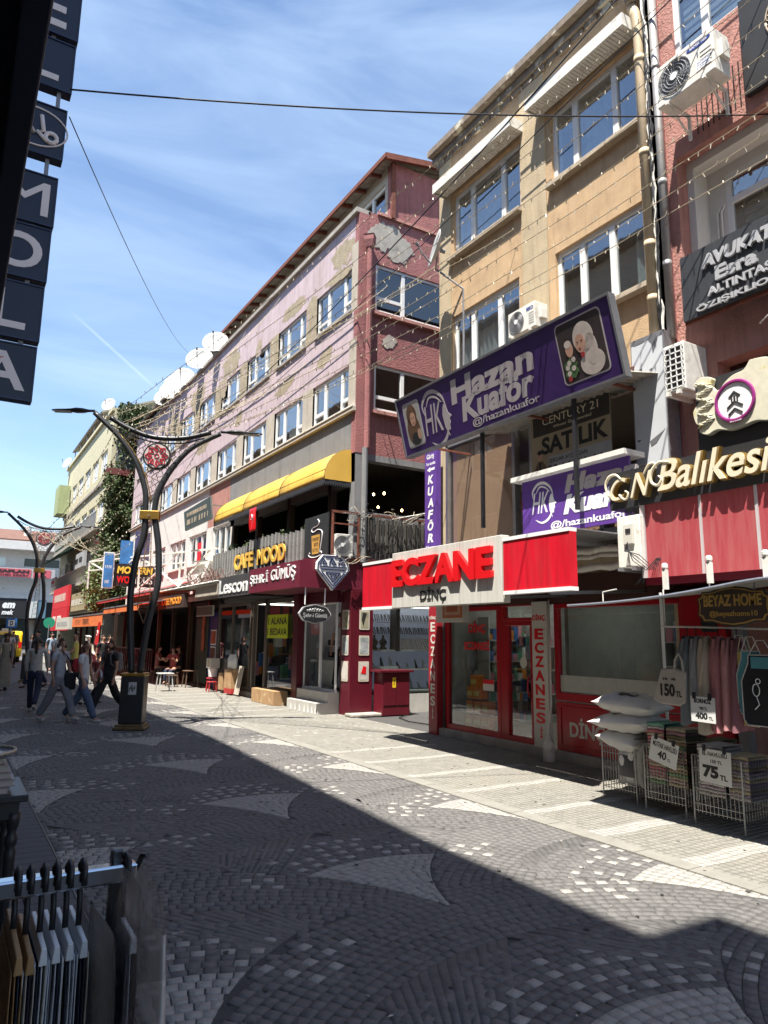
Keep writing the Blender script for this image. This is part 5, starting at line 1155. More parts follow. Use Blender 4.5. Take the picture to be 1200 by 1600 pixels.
# tote bag with price
tb = thing('tote_bag', 'beige cloth bag marked 150 TL hanging from the awning post', 'bag', (5.6, 4.3, 1.15)); F9 = Fr('street', 5.8)
MB().poly([(4.599, 1.161), (4.516, 1.130), (4.298, 1.120), (4.246, 1.161), (4.236, 1.431), (4.350, 1.462), (4.495, 1.451)], -.05, .01, F9).build('bag_body', mat('calico', (.4, .36, .31), .9, .08, 6, .4, 20), tb, bevel=.015)
mb = MB(); mb.tube([F9(4.350, 1.431, 0), F9(4.340, 1.534, 0), F9(4.298, 1.596, 0), F9(4.267, 1.534, 0), F9(4.257, 1.431, 0)], .011, 6); mb.build('handle', mat('calico', (.4, .36, .31)), tb)
letters(F9, '150', 4.505, 4.350, 1.203, 1.317, .011, m_ink, 'lettering', tb, .002, .04); letters(F9, 'TL', 4.340, 4.277, 1.203, 1.255, .011, m_ink, 'lettering', tb, .002, .03); marks(F9, 4.474, 4.319, 1.348, 1.369, .011, m_ink, 'small_print', tb); 
# clothes rail
rl = thing('clothes_rail', 'thin white rail carrying bathrobes and aprons under the awning', 'rail', (6.1, 4, 1.8)); MB().tube([(5.9, 4.53, 1.846), (5.9, 2.3, 1.784)], .009, 8).build('rod', dirtyw, rl)
MB().tube([(5.9, 4.5, 1.846), (5.9, 4.5, 2.2)], .007, 6).build('bracket', dirtyw, rl)
def robe(y, top, h, w, col, label, hang=True, kind='robe'):
    t = thing('bathrobe' if kind == 'robe' else 'apron', label, 'clothing', (6.1, y, top), 'bathrobes and aprons on the rail')
    m = mat('cloth_'+label.split()[0]+label.split()[1], col, .95, .1, 6, .25, 25)
    mb = MB()
    if kind == 'robe':
        n = 22; m_ = 14
        def f(s, u):
            a = 2*math.pi*s; v = u; ww = (w*.5)*(.45+.55*min(1, v*6)) if v < .17 else w*.5*(1+.12*v); dd = .05+.035*v
            ruf = 1+.06*math.sin(a*5+y*9)*min(1, v*3)
            return (5.9+dd*math.sin(a)*ruf*1.4, y+ww*math.cos(a)*ruf, top-.06-h*v+.015*math.cos(a*2))
        mb.sheet(n*2, m_, f); mb.build('robe_body', m, t, smooth=True)
        for s_ in (-1, 1):
            mb = MB(); mb.tube([(5.9, y+s_*w*.34, top-.1), (5.885, y+s_*w*.46, top-.2), (5.87, y+s_*w*.48, top-.34), (5.88, y+s_*w*.44, top-.5)], [.03, .037, .034, .038], 10); mb.build('sleeve', m, t, smooth=True)
        mb = MB(); mb.tube([(5.85, y-.04, top-.06), (5.825, y-.01, top-.3), (5.83, y+.02, top-.5)], [.02, .022, .02], 6); mb.build('collar', m, t, smooth=True)
    mb = MB(); mb.tube([(5.9, y, top+.01), (5.9, y+.015, top+.03), (5.9, y, top+.045), (5.9, y-.01, top+.02), (5.9, y, top-.02), (5.9, y-w*.35, top-.09), (5.9, y, top-.03), (5.9, y+w*.35, top-.09)], .005, 5); mb.build('hanger', black, t)
    return t
robe(4.271, 1.804, 0.773, 0.125, (.15, .17, .18), 'slate grey bathrobe, leftmost on the rail'); robe(4.177, 1.804, 0.689, 0.104, (.24, .24, .25), 'light grey short bathrobe next to the slate one'); robe(4.083, 1.804, 0.835, 0.157, (.4, .34, .27), 'beige bathrobe between the grey and the rose ones')
robe(3.958, 1.804, 0.804, 0.136, (.36, .15, .16), 'dusty rose bathrobe with belt'); robe(3.864, 1.794, 0.762, 0.125, (.42, .2, .2), 'paler rose bathrobe right of the belted one')
robe(3.78, 1.794, 0.773, 0.125, (.2, .085, .1), 'dark mauve bathrobe behind the rose one')
def apron(y, top, w, h, m, edge, label, x=6.02):
    t = thing('apron', label, 'clothing', (x, y, top), 'bathrobes and aprons on the rail'); F = Fr('street', x)
    o = [(-.3, 0), (-.32, -.12), (-.5, -.38), (-.5, -.92), (-.42, -1), (.42, -1), (.5, -.92), (.5, -.38), (.32, -.12), (.3, 0)]
    MB().poly([(y-a*w, top-.12+b*h) for a, b in o], -.008, 0, F).build('apron_body', m, t)
    MB().tube([F(y-a*w, top-.12+b*h, 0) for a, b in o+[o[0]]], .005, 5).build('trim', edge, t); MB().tube([F(y-.28*w, top-.12, 0), F(y-.03, top, 0), F(y+.03, top, 0), F(y+.28*w, top-.12, 0)], .005, 5).build('neck_strap', edge, t)
    return t
apron(3.728, 1.763, 0.230, 0.418, mat('apron_print', (.5, .46, .38), .9, .3, 12), tw[6], 'white printed apron beside the mauve bathrobe', 5.85)
apron(3.676, 1.742, 0.209, 0.606, mat('apron_yellow', (.55, .45, .1), .9, .2, 9), tw[2], 'yellow apron behind the teal one', 5.835); apron(3.613, 1.752, 0.272, 0.522, mat('apron_teal', (.08, .26, .3), .9), tw[6], 'teal apron behind the black one', 5.82)
ab = apron(3.509, 1.721, 0.376, 0.574, mat('apron_black', (.015, .016, .02), .9), tw[6], 'black apron with a white cup drawing', 5.8)
FA = Fr('street', 5.795); mb = MB(); mb.tube([FA(3.571+.03*math.cos(t), 1.314+.05*math.sin(t), 0) for t in np.linspace(0, 6.28, 14)], .004, 4); mb.tube([FA(3.571, 1.261, 0), FA(3.55, 1.199, 0), FA(3.592, 1.157, 0)], .004, 4); mb.tube([FA(3.55+.02*math.cos(t), 1.387+.02*math.sin(t), 0) for t in np.linspace(0, 6.28, 10)], .004, 4); mb.build('cup_drawing', white, ab)
MB(FA).box(3.4, 3.6, 1.49, 1.585, -.004, 0).build('teal_bib', mat('apron_teal', (.08, .26, .3)), ab)
# ---------------- corner jewellery shop, cafe terrace, sports shop ----------------
cx0 = 6.45; FG = Fr('street', cx0); FGs = Fr('side', 14.15)
js = thing('jewellery_shop_front', 'maroon corner shopfront of the silver shop with picture frames and glass door', 'shopfront', (7.8, 14.5, 0))
MB().box(7.72, 8.3, 14.12, 14.6, 0, 2.75).build('corner_pillar', m_maroon, js, bevel=.008)
MB().box(6.55, 6.7, 14.85, 16.4, .0, 2.75) if False else None
MB().box(7.45, 7.62, 16.35, 16.65, 0, 2.75).build('pillar', m_maroon, js, bevel=.006)
# glazed front between the two pillars, door leaf
fo = MB(); 
for (a, b) in (((7.55, 16.35), (7.62, 15.5)), ((7.62, 15.5), (7.76, 14.6))):
    pass
fr_ = Fr('street', 7.62)
mb = MB(fr_)
for u in (16.3, 15.45, 15.40, 14.64): mb.box(u-.02, u+.02, .5, 2.5, -.04, 0)
mb.box(14.6, 16.35, 2.46, 2.5, -.04, 0); mb.box(14.6, 16.35, .48, .53, -.04, 0); ff = mb.build('glazing_frame', white, js)
MB(fr_).box(15.47, 16.28, .53, 2.46, -.02, -.012).build('pane', GS, ff); 
MB(fr_).box(14.6, 16.35, 2.5, 2.75, -.1, 0).build('header', m_maroon, js)
mb = MB(); mb.box(7.2, 7.75, 14.62, 16.3, 0, .25); mb.box(7.45, 7.9, 14.62, 16.3, .25, .48); mb.build('marble_step', mat('marble', (.45, .43, .39), .5, .12, 4), js, bevel=.006)
for y in (14.72, 14.9, 15.1, 15.3, 15.55, 15.8, 16.05): MB().add([(7.195, y-.05, .02), (7.195, y+.05, .02), (7.195, y, .2)], [(0, 1, 2)]).build('pale_chip', white, js)
mb = MB(); mb.box(FX+2.8, FX+2.9, 14.4, 23, 0, 2.8); mb.box(7.7, FX+2.8, 16.5, 16.6, .2, 2.75); mb.box(7.7, FX+2.8, 14.4, 23, 2.75, 2.85); mb.box(7.8, FX+2.8, 14.4, 16.5, .2, .48); mb.build('interior', mat('shop_inner', (.25, .24, .24), .7), js)
for q in (15.2, 18.5, 21.0): MB().box(8.2, 9.8, q, q+.14, 2.68, 2.72).build('added_ceiling_light', m_added_light, js)  # added as well, to brighten the jewellery and sports shop interiors
sh = MB()
for z in (.9, 1.2, 1.5): sh.box(8.3, 8.5, 15.2, 16.45, z-.02, z)
sh.box(8.0, 8.3, 15.4, 16.45, .48, 1.15); sh.build('display_case', m_shelf, js)
pads = MB()
for k in range(26): y = 15.25+.045*k; pads.box(8.32, 8.36, y, y+.03, 1.2+.3*(k % 2), 1.34+.3*(k % 2))
pads.build('jewellery_pads', black, js)
# framed pictures on both faces of the corner pillar
for k, z in enumerate((2.12, 1.55, .98)):
    pf = MB(); F = Fr('side', 14.12); rrect(F, 7.94, 8.2, z-.24, z+.2, .02, 0, .012, mat('frame_cream', (.5, .46, .38), .5), js, 'picture_frame')
    rrect(F, 7.97, 8.17, z-.2, z+.16, .01, .012, .015, [mat('pic_a', (.28, .26, .18), .5, .5, 4), mat('pic_b', (.3, .33, .33), .5, .5, 6), mat('pic_c', (.5, .47, .42), .5, .3, 4)][k], js, 'picture')
    F = Fr('street', 7.72); rrect(F, 14.2, 14.5, z-.24, z+.2, .02, 0, .012, mat('frame_cream', (.5, .46, .38)), js, 'picture_frame')
    rrect(F, 14.23, 14.47, z-.2, z+.16, .01, .012, .015, [mat('pic_a', (.3, .28, .2)), mat('pic_b', (.3, .33, .33)), mat('pic_c', (.5, .47, .42))][k], js, 'picture')
F = Fr('side', 14.12); MB().poly([(8.0, .92), (8.05, 1.08), (8.13, 1.06), (8.12, .9)], .015, .02, F).build('red_print', m_redlet, js)
MB().poly([(8.06, 2.05), (8.12, 2.25), (8.02, 2.26), (7.99, 2.1), (8.04, 1.95)], .015, .018, F).build('dark_print', m_ink, js); MB().poly([(8.0, 1.6), (8.14, 1.6), (8.1, 1.4), (8.04, 1.4)], .015, .018, F).build('grey_print', m_greyp, js)
# canopy box with lettering on the street face and a diamond on the side face
cj = thing('shop_sign', 'maroon corner sign box reading SEHR-I GUMUS with white letters', 'sign', (7, 15, 2.8))
mb = MB(); mb.box(cx0, cx0+.1, 14.15, 17.2, 2.77, 3.36); mb.box(cx0+.1, 8.4, 14.15, 14.25, 2.77, 3.4); mb.box(cx0+.1, 8.4, 14.25, 17.2, 2.77, 2.8); mb.box(cx0+.1, 8.4, 14.25, 17.2, 3.33, 3.36); mb.build('sign_box', mat('sign_maroon', (.13, .014, .03), .4, .06, 3), cj)
letters(FG, 'ŞEHR-İ', 17.1, 15.95, 2.93, 3.27, .0, white, 'letter', cj, .02, .0, split=True); letters(FG, 'GÜMÜŞ', 15.75, 14.38, 2.93, 3.31, .0, white, 'letter', cj, .02, .0, split=True)
gs = thing('diamond_sign', 'white diamond shaped sign with navy line pattern on the side of the maroon box', 'sign', (7.2, 14.1, 3))
o_ = [(7.21, 2.72), (7.62, 3.17), (7.6, 3.32), (7.47, 3.5), (6.95, 3.5), (6.81, 3.32), (6.8, 3.17)]
MB().poly(o_, .02, .1, FGs).build('board', white, gs, bevel=.006)
m_navy = mat('navy', (.015, .025, .09), .5); mb = MB()
def ln(pts, r_=.011):
    for a, b in zip(pts, pts[1:]): mb.beam((a[0], 14.045, a[1]), (b[0], 14.045, b[1]), r_, .02)
ins = lambda s: [(7.21+(x-7.21)*s, 3.2+(z-3.2)*s) for x, z in o_+[o_[0]]]
ln(ins(.93)); ln([(6.87, 3.24), (7.55, 3.24)]); ln([(6.9, 3.18), (7.52, 3.18)])
for c_ in (6.98, 7.21, 7.44): ln([(c_-.1, 3.28), (c_-.02, 3.42), (c_+.07, 3.3), (c_-.03, 3.3), (c_, 3.36)])
for c_ in (7.1, 7.32): ln([(c_-.08, 3.44), (c_+.08, 3.44), (c_+.01, 3.33)])
ln([(6.93, 3.13), (7.21, 2.83), (7.49, 3.13)]); ln([(7.03, 3.11), (7.21, 2.91), (7.39, 3.11), (7.03, 3.11)]); ln([(7.12, 3.07), (7.3, 3.07), (7.21, 2.98), (7.15, 3.04)]); mb.build('line_pattern', m_navy, gs)
# small oval hanging sign
hv = thing('hanging_sign', 'small black scalloped oval sign reading Sehr-i Gumus hanging under the canopy', 'sign', (6.8, 14.1, 2.1))
n = 40; FH = Fr('side', 14.2); mk = lambda sc: [(6.86+.38*sc*math.cos(2*math.pi*k/n)*(1+.03*math.cos(k*2*math.pi/5)), 2.2+.2*sc*math.sin(2*math.pi*k/n)*(1+.04*math.cos(k*2*math.pi/5))) for k in range(n)]
MB().poly(mk(1), -.03, .03, FH).build('silver_edge', m_sil, hv); MB().poly(mk(.93), .03, .036, FH).build('board', black, hv)
letters(FH, 'Şehr-i Gümüş', 6.57, 7.15, 2.1, 2.22, .036, m_sil, 'lettering', hv, .004, .01)
mb = MB()
for k in range(7): q = 6.68+.06*k; hh_ = .04+.04*(1-abs(k-3)/3); mb.tube([(q-.02, 14.16, 2.25), (q-.02, 14.16, 2.25+hh_*.7), (q, 14.16, 2.25+hh_), (q+.02, 14.16, 2.25+hh_*.7), (q+.02, 14.16, 2.25)], .005, 4)
mb.build('domes_emblem', m_sil, hv); mb = MB(); mb.tube([(6.62, 14.2, 2.4), (6.62, 14.2, 2.77)], .015, 6); mb.tube([(7.1, 14.2, 2.4), (7.1, 14.2, 2.77)], .015, 6); mb.build('hanger', white, hv)
# alley display window of the jewellery shop, facing the camera
FA_ = Fr('side', 14.3)
jw = thing('jewellery_window', 'lit alley window of the silver shop with shelves of necklaces and busts', 'shop window', (9.2, 14.3, 0))
MB(FA_).box(8.3, 12, 0, .42, -.1, 0).build('plinth', mat('marble', (.45, .43, .39)), jw); MB(FA_).box(8.3, 12, 2.44, 2.48, -.5, -.4).build('added_light_strip', m_added_light, jw); MB(FA_).box(8.3, 12, 2.5, 2.66, -.1, .02).build('header', m_maroon, jw)  # the glowing strip is added to brighten the window display
MB(FA_).box(8.3, 12, .42, 2.5, -.02, -.012).build('pane', GS, jw); MB(FA_).box(9.05, 9.16, 1.4, 2.5, -.3, -.03).build('divider', black, jw)
MB(FA_).box(8.3, 12, .42, 2.6, -.72, -.66).build('backing', mat('glowing_backing', (.27, .29, .37), .7, emit=(.6, .66, .9), estr=.05), jw)  # backing glows by itself to brighten the window, though it is no lamp
sh = MB(FA_)
for z in (.5, .98, 1.42): sh.box(8.3, 12, z-.02, z+.01, -.6, -.05)
for z in (1.78, 2.08): sh.box(8.3, 12, z-.01, z, -.6, -.4)
sh.build('glass_shelf', m_shelf, jw)
pads = MB(FA_)
for z, n_ in ((1.8, 60), (2.1, 60)):
    for k in range(n_): u = 8.36+k*.052; pads.beam((u, z, -.42), (u+.03*random.uniform(-1, 1), z+.16, -.5), .016)
pads.build('necklaces', black, jw)
pads = MB(FA_)
for k in range(14): u = 9.2+k*.075; pads.beam((u, 1.44, -.2), (u-.02, 1.7, -.35), .035, .01)
pads.build('chain_cards', mat('kraft', (.35, .27, .15), .7), jw)
def bust(F, u, v, w, s, m, par):
    mb = MB(); prof = [(.09, 0), (.1, .03), (.05, .08), (.09, .14), (.1, .2), (.05, .26), (.025, .3), (.03, .34), (.01, .37)]
    p = F(u, v, w); mb.lathe([(r_*s, z*s) for r_, z in prof], p, 12); mb.build('display_bust', m, par, smooth=True)
for k, u in enumerate((8.4, 8.62, 8.86)): bust(FA_, u, 1.43, -.3, .95, black, jw)
for k in range(18):
    u = 8.42+k*.12+random.uniform(-.03, .03); z = [.52, 1.0][k % 2]; h_ = random.uniform(.12, .26); w_ = random.uniform(.02, .045); MB().add([FA_(u-w_, z, -.15), FA_(u+w_, z, -.15), FA_(u+w_*.6+.02, z+h_, -.3), FA_(u-w_*.5+.03, z+h_*1.1, -.3), FA_(u-w_, z, -.22), FA_(u+w_, z, -.22), FA_(u+w_*.6+.02, z+h_, -.33), FA_(u-w_*.5+.03, z+h_*1.1, -.33)], [(0, 1, 2, 3), (4, 5, 6, 7), (0, 1, 5, 4), (1, 2, 6, 5), (2, 3, 7, 6), (3, 0, 4, 7)]).build('display_pad', [m_sil, white, m_greyp, black][(k*5) % 4], jw)
tn = MB(FA_)
for k in range(40): tn.box(8.34+k*.02, 8.35+k*.02, 1.0, 1.06, -.04, -.035)
tn.build('ring_tray', white, jw)
# maroon electrical cabinet in front
kc = thing('street_cabinet', 'maroon double door cabinet with a yellow warning sticker in front of the alley window', 'cabinet', (8.4, 13.6, 0))
F = Fr('side', 13.72)
MB().box(8.33, 9.05, 13.72, 14.1, .02, .95).build('cabinet_body', mat('cabinet_maroon', (.1, .008, .016), .35, .1, 3), kc, bevel=.012)
MB().box(8.24, 9.12, 13.66, 14.14, .95, 1.0).build('top', m_maroon, kc, bevel=.006)
for a, b in ((8.36, 8.68), (8.70, 9.02)): MB(F).box(a, b, .24, .92, 0, .012).build('door', mat('cabinet_maroon', (.1, .008, .016)), kc, bevel=.004)
MB(F).box(8.58, 8.67, .62, .84, .012, .015).build('yellow_sticker', mat('sticker_yellow', (.75, .5, .02), .5), kc); letters(F, '!', 8.61, 8.635, .68, .8, .015, m_ink, 'warning_mark', kc, .001, .04)
setp(MB().box(7.6, 8.35, 13.75, 14.1, .013, .08).build('broken_step', conc, bevel=.02), 'low broken concrete slab at the foot of the corner pillar', 'slab')
setp(MB().tube([(8.9, 13.6, .03), (8.5, 13.3, .025), (8.3, 12.6, .025), (8.4, 11.8, .025), (8.1, 11.2, .03)], .012, 5).build('ground_cable', black, smooth=True), 'black cable lying on the pavement by the cabinet', 'cable')
# --- sports shop, next along ---
ls_ = thing('shop_sign', 'charcoal sign box with chunky white lescon letters', 'sign', (cx0, 18.4, 2.8))
MB().box(cx0, cx0+.1, 17.22, 19.6, 2.75, 3.3).build('sign_box', mat('sign_charcoal3', (.05, .05, .052), .5, .1, 3), ls_); MB().box(cx0+.1, 7.8, 17.22, 19.6, 2.72, 2.76).build('underside', dark, ls_)
letters(FG, 'Lescon', 19.5, 17.3, 2.84, 3.22, .0, white, 'letter', ls_, .02, .012, split=True)
lf = thing('sports_shop_front', 'dark glazed shopfront with a yellow paper sign and an open door', 'shopfront', (7.6, 19, 0))
fr_ = Fr('street', 7.5); mb = MB(fr_)
for u in (16.7, 18.55, 18.62, 19.5, 19.75, 21.3, 22.6): mb.box(u-.04, u+.04, .2, 2.7, -.08, 0)
mb.box(16.7, 22.6, 2.6, 2.7, -.08, 0); mb.box(16.7, 22.6, .15, .25, -.08, 0); ff = mb.build('glazing_frame', mat('bronze_frame', (.11, .09, .075), .5), lf)
for a, b in ((16.74, 18.51), (19.8, 21.26), (21.34, 22.56)): MB(fr_).box(a, b, .25, 2.6, -.05, -.042).build('pane', GS, ff)
mb = MB(); mb.box(7.5, 7.9, 16.7, 22.6, 0, .18); mb.build('plinth', conc, lf); MB().box(7.55, 7.62, 19.5, 19.75, .2, 2.7).build('pier', w_beige, lf)
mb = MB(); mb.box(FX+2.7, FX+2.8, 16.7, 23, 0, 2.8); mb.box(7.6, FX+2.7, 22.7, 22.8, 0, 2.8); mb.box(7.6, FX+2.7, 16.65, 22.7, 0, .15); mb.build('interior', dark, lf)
for i in range(5):
    m_ = MB(); 
    for k in range(30): y = 16.9+.19*k; q = random.uniform(.3, .5); 
    for k in range(30):
        if k % 5 == i: y = 16.9+.19*k; m_.box(8.3+.4*(k % 3), 8.5+.4*(k % 3), y, y+.16, .5+.3*(k % 4), .9+.3*(k % 4))
    m_.build('hung_stock', med[i], lf)
MB(Fr('street', 7.49)).box(17.05, 18.42, 1.66, 2.28, 0, .01).build('yellow_notice', mat('notice_yellow', (.55, .65, .02), .6, .05, 3), lf)
letters(Fr('street', 7.48), '1 ALANA', 18.35, 17.1, 2.02, 2.2, .0, m_ink, 'notice_lettering', lf, .003, .02); letters(Fr('street', 7.48), '1 BEDAVA', 18.38, 17.1, 1.74, 1.92, .0, m_ink, 'notice_lettering', lf, .003, .02)
card_ = mat('cardboard', (.36, .22, .11), .85, .12, 6, col2=(.5, .4, .25), c2pos=(.6, .65), c2scale=6)
def carton(x0, x1, y0, y1, z0, z1, label, m=card_):
    t = thing('cardboard_box', label, 'box', (x0, y0, z0)); MB().box(x0, x1, y0, y1, z0, z1).build('carton', m, t, bevel=.006)
    MB().box(x0+.005, x1-.005, (y0+y1)/2-.03, (y0+y1)/2+.03, z1, z1+.002).build('tape', mat('tape', (.4, .28, .14), .35), t); MB().box(x0-.002, x0, (y0+y1)/2-.03, (y0+y1)/2+.03, z0+.02, z1).build('tape', mat('tape', (.4, .28, .14)), t)
carton(7.1, 7.48, 16.9, 18.4, .013, .36, 'long low cardboard box lying in front of the yellow notice window')
carton(7.25, 7.5, 21.2, 21.6, .1, .6, 'upright cardboard box leaning by the sports shop corner'); carton(7.2, 7.48, 22.2, 22.7, .7, 1.0, 'pale box on top of a bucket by the cafe wall', m_cream)
bk = thing('bucket', 'white bucket on a small red stool by the cafe wall', 'bucket', (7.35, 22.4, .42)); MB().lathe([(.13, .0), (.16, .25), (.17, .26)], (7.35, 22.45, .43), 14).build('bucket_body', white, bk)
def stool(x, y, m, label, s=1., cat='stool', grp='small cafe stools and tables'):
    t = thing('stool' if cat == 'stool' else 'cafe_table', label, cat, (x, y, .013), grp); h = .4*s
    MB().box(x-.16*s, x+.16*s, y-.16*s, y+.16*s, h-.03, h).build('seat' if cat == 'stool' else 'table_top', m, t, bevel=.008)
    for a in (-1, 1):
        for b in (-1, 1): MB().beam((x+a*.15*s, y+b*.15*s, .013), (x+a*.12*s, y+b*.12*s, h-.03), .028).build('leg', m, t)
    return t
m_rst = mat('stool_red', (.4, .03, .03), .5); m_wood = mat('stool_wood', (.12, .07, .045), .6, .2, 8)
stool(7.35, 22.45, m_rst, 'red stool carrying the white bucket'); stool(7.15, 21.9, m_rst, 'low red stool in front of the bucket stool', .8)
cw = thing('water_canister_rack', 'stacked white drinks crates and board at the sports shop corner', 'crate', (7.3, 20.6, 0))
MB().box(7.2, 7.45, 20.3, 20.9, .05, .2).build('red_tray', m_rst, cw); 
for k in range(4): MB().lathe([(.08, 0), (.08, .3), (.03, .38), (.03, .42)], (7.32, 20.4+.13*k, .75), 10).build('canister', white, cw, smooth=True)
MB().box(7.2, 7.45, 20.3, 20.9, .2, .74).build('crate_stack', card_, cw); mb = MB(); mb.add([(7.28, 19.85, .05), (7.28, 20.25, .05), (7.42, 20.25, .85), (7.42, 19.85, .85)], [(0, 1, 2, 3)]); mb.build('leaning_board', w_beige, cw, solid=.01)
# --- cafe terrace above: slat fence, board, awning ---
m_slat = mat('grey_slat', (.2, .2, .19), .75, .25, 5, .3, 40, stretch=(1, 1, .3)); m_slat2 = mat('dark_slat', (.075, .07, .065), .8, .3, 5, .4, 40)
SLM = [mat('grey_slat_a', (.2, .2, .19), .8, .25, 5, .4, 30), mat('grey_slat_b', (.15, .15, .145), .8, .25, 5, .4, 30), mat('grey_slat_c', (.24, .235, .22), .8, .25, 5, .4, 30)]; SLD = [mat('dark_slat_a', (.05, .046, .04), .85, .3, 5, .4, 30), mat('dark_slat_b', (.075, .068, .058), .85, .3, 5, .4, 30), mat('dark_slat_c', (.035, .033, .03), .85, .3, 5, .4, 30)]
ct = thing('terrace_fence', 'grey slatted terrace fence of the cafe facing the street', 'fence', (7.2, 18, 3.4)); FT2 = Fr('street', 7.2)
zb = 3.4
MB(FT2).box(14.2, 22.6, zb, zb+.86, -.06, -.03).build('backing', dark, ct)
y = 14.25; k = 0
s0 = MB().box(-.02, .0, 0, .056, 0, .88).build('slat', m_slat); s0.parent = ct; s0.location = Vector((7.2, 15.5, zb))-BASE[ct.name]; k = 0; 
while 15.5+.078*k < 22.5:
    yy = 15.5+.078*k; 
    if not (19.3 < yy < 19.45):
        o = s0 if k == 0 else s0.copy()
        if k: C.objects.link(o); o.parent = ct
        if k: o.material_slots[0].link = 'OBJECT'; o.material_slots[0].material = SLM[(k*7) % 3]
        o.location = Vector((7.2-.008*((k*7) % 3), yy, zb-.02+.015*((k*5) % 4)+(.1 if yy < 19.3 and yy > 17 else 0)))-BASE[ct.name]
    k += 1
letters(FT2, 'CAFE', 20.35, 18.85, 3.62, 4.06, .04, m_yel, 'letter', ct, .04, .03, split=True); letters(FT2, 'MOOD', 18.5, 16.6, 3.62, 4.06, .04, m_yel, 'letter', ct, .04, .03, split=True)
letters(FT2, 'CAFE', 20.42, 18.78, 3.57, 4.12, .02, dark, 'letter_backing', ct, .015, .07); letters(FT2, 'MOOD', 18.57, 16.52, 3.57, 4.12, .02, dark, 'letter_backing', ct, .015, .07)
bd = thing('coffee_sign', 'black square board with a gold takeaway coffee cup and white steam', 'sign', (7.15, 14.8, 3.5)); FB2 = Fr('street', 7.14)
MB(FB2).box(14.22, 15.46, 3.46, 4.5, -.03, .0).build('board', mat('chalk_black', (.022, .024, .024), .5), bd)
mb = MB(); mb.tube([FB2(14.84+.34*math.cos(t), 3.6+.08*math.sin(t), .006) for t in np.linspace(rad(150), rad(395), 24)], .012, 5); mb.tube(curve3([FB2(*p, .006) for p in ((14.6, 3.62), (14.5, 3.95), (14.52, 4.1), (14.72, 4.16), (14.95, 4.12), (15.05, 4.16), (15.02, 4.22), (14.78, 4.25), (14.66, 4.32), (14.74, 4.4))]), .012, 5); mb.build('steam_and_saucer', white, bd)
mb = MB(); mb.poly([(14.66, 3.6), (15.0, 3.6), (15.06, 4.04), (14.62, 4.04)], .001, .008, FB2); mb.build('cup', mat('cup_gold', (.5, .28, .06), .5, .3, 20), bd)
marks(FB2, 15.03, 14.66, 3.9, 3.98, .008, m_ink, 'cup_print', bd); marks(FB2, 15.0, 14.68, 3.77, 3.86, .008, m_ink, 'cup_print', bd); marks(FB2, 14.98, 14.7, 3.65, 3.73, .008, m_ink, 'cup_print', bd)
# side fence facing the camera, rail, junk wires
tf = thing('terrace_fence', 'weathered dark slatted terrace fence on the alley side', 'fence', (9, 14.1, 3.4))
s0 = None
for k in range(40):
    x = 7.9+.085*k
    if s0 is None: s0 = MB().box(0, .064, -.02, 0, 0, .8).build('slat', m_slat2); s0.parent = tf; o = s0
    else: o = s0.copy(); C.objects.link(o); o.parent = tf
    o.material_slots[0].link = 'OBJECT'; o.material_slots[0].material = SLD[(k*5) % 3]; o.location = Vector((x, 14.12-.012*(k % 3), 3.64+random.uniform(-.04, .05)))-BASE[tf.name]
mb = MB(); mb.beam((7.2, 14.15, 4.52), (11.3, 14.15, 4.52), .05); mb.beam((7.2, 14.15, 4.25), (7.9, 14.15, 4.25), .03); mb.beam((7.2, 14.15, 3.45), (11.3, 14.15, 3.45), .08); mb.beam((7.22, 14.15, 3.4), (7.22, 14.15, 4.52), .04)
for x in (7.9, 9.6, 11.2): mb.beam((x, 14.16, 3.4), (x, 14.16, 4.52), .05)
mb.build('frame', m_rust, tf)
MB().box(7.2, 11.3, 14.18, 22.6, 3.34, 3.42).build('terrace_deck', m_slat2, tf)
ac_unit('air_conditioner', 'white air conditioner on the cafe terrace corner behind the coffee board', (7.48, 14.25, 3.5), 'side', (.42, .22, .5), 'air conditioners on the facades')
wt_ = thing('wire_tangle', 'tangle of stray telephone wires along the top of the alley terrace fence', 'wires', (8.5, 14, 4.4))
for k in range(30):
    x = 7.5+random.random()*2.4; z = 4.42+random.uniform(-.08, .12); L = random.uniform(.2, .9); a = random.uniform(0, 6.28)
    pts = [(x+L*t*math.cos(a), 14.0-.15*random.random(), z+L*.4*t*math.sin(a)+.1*math.sin(t*3+k)) for t in np.linspace(-.5, .5, 7)]
    MB().tube(pts, .005+.003*random.random(), 4).build('wire', [black, grey, m_sill][k % 3], wt_, smooth=True)
wt_ = thing('wire_tangle', 'stray wires lying along the foot of the alley terrace fence', 'wires', (8.5, 14, 3.4))
for k in range(18):
    x = 7.3+random.random()*2.6
    MB().tube([(x+.5*t, 13.95-.05*random.random(), 3.42+.1*math.sin(t*4+k)) for t in np.linspace(-.6, .6, 6)], .007, 4).build('wire', [m_sill, grey, black][k % 3], wt_, smooth=True)
for k in range(4):
    setp(MB().tube([(8.7+.2*k, 14.0, 4.45), (9.4+.1*k, 13.4, 4.6+.08*k), (9.0, 12.2, 4.75+.06*k), (8.2, 11.4, 4.5+.1*k), (7.85, 11.1, 4.2+.1*k)], .013, 5).build('telephone_cable', black if k % 2 else dirtyw, smooth=True), ['lowest', 'second lowest', 'second highest', 'highest'][k]+' of the cables swinging from the terrace fence to the purple upright sign', 'cable', 'cables across the alley')
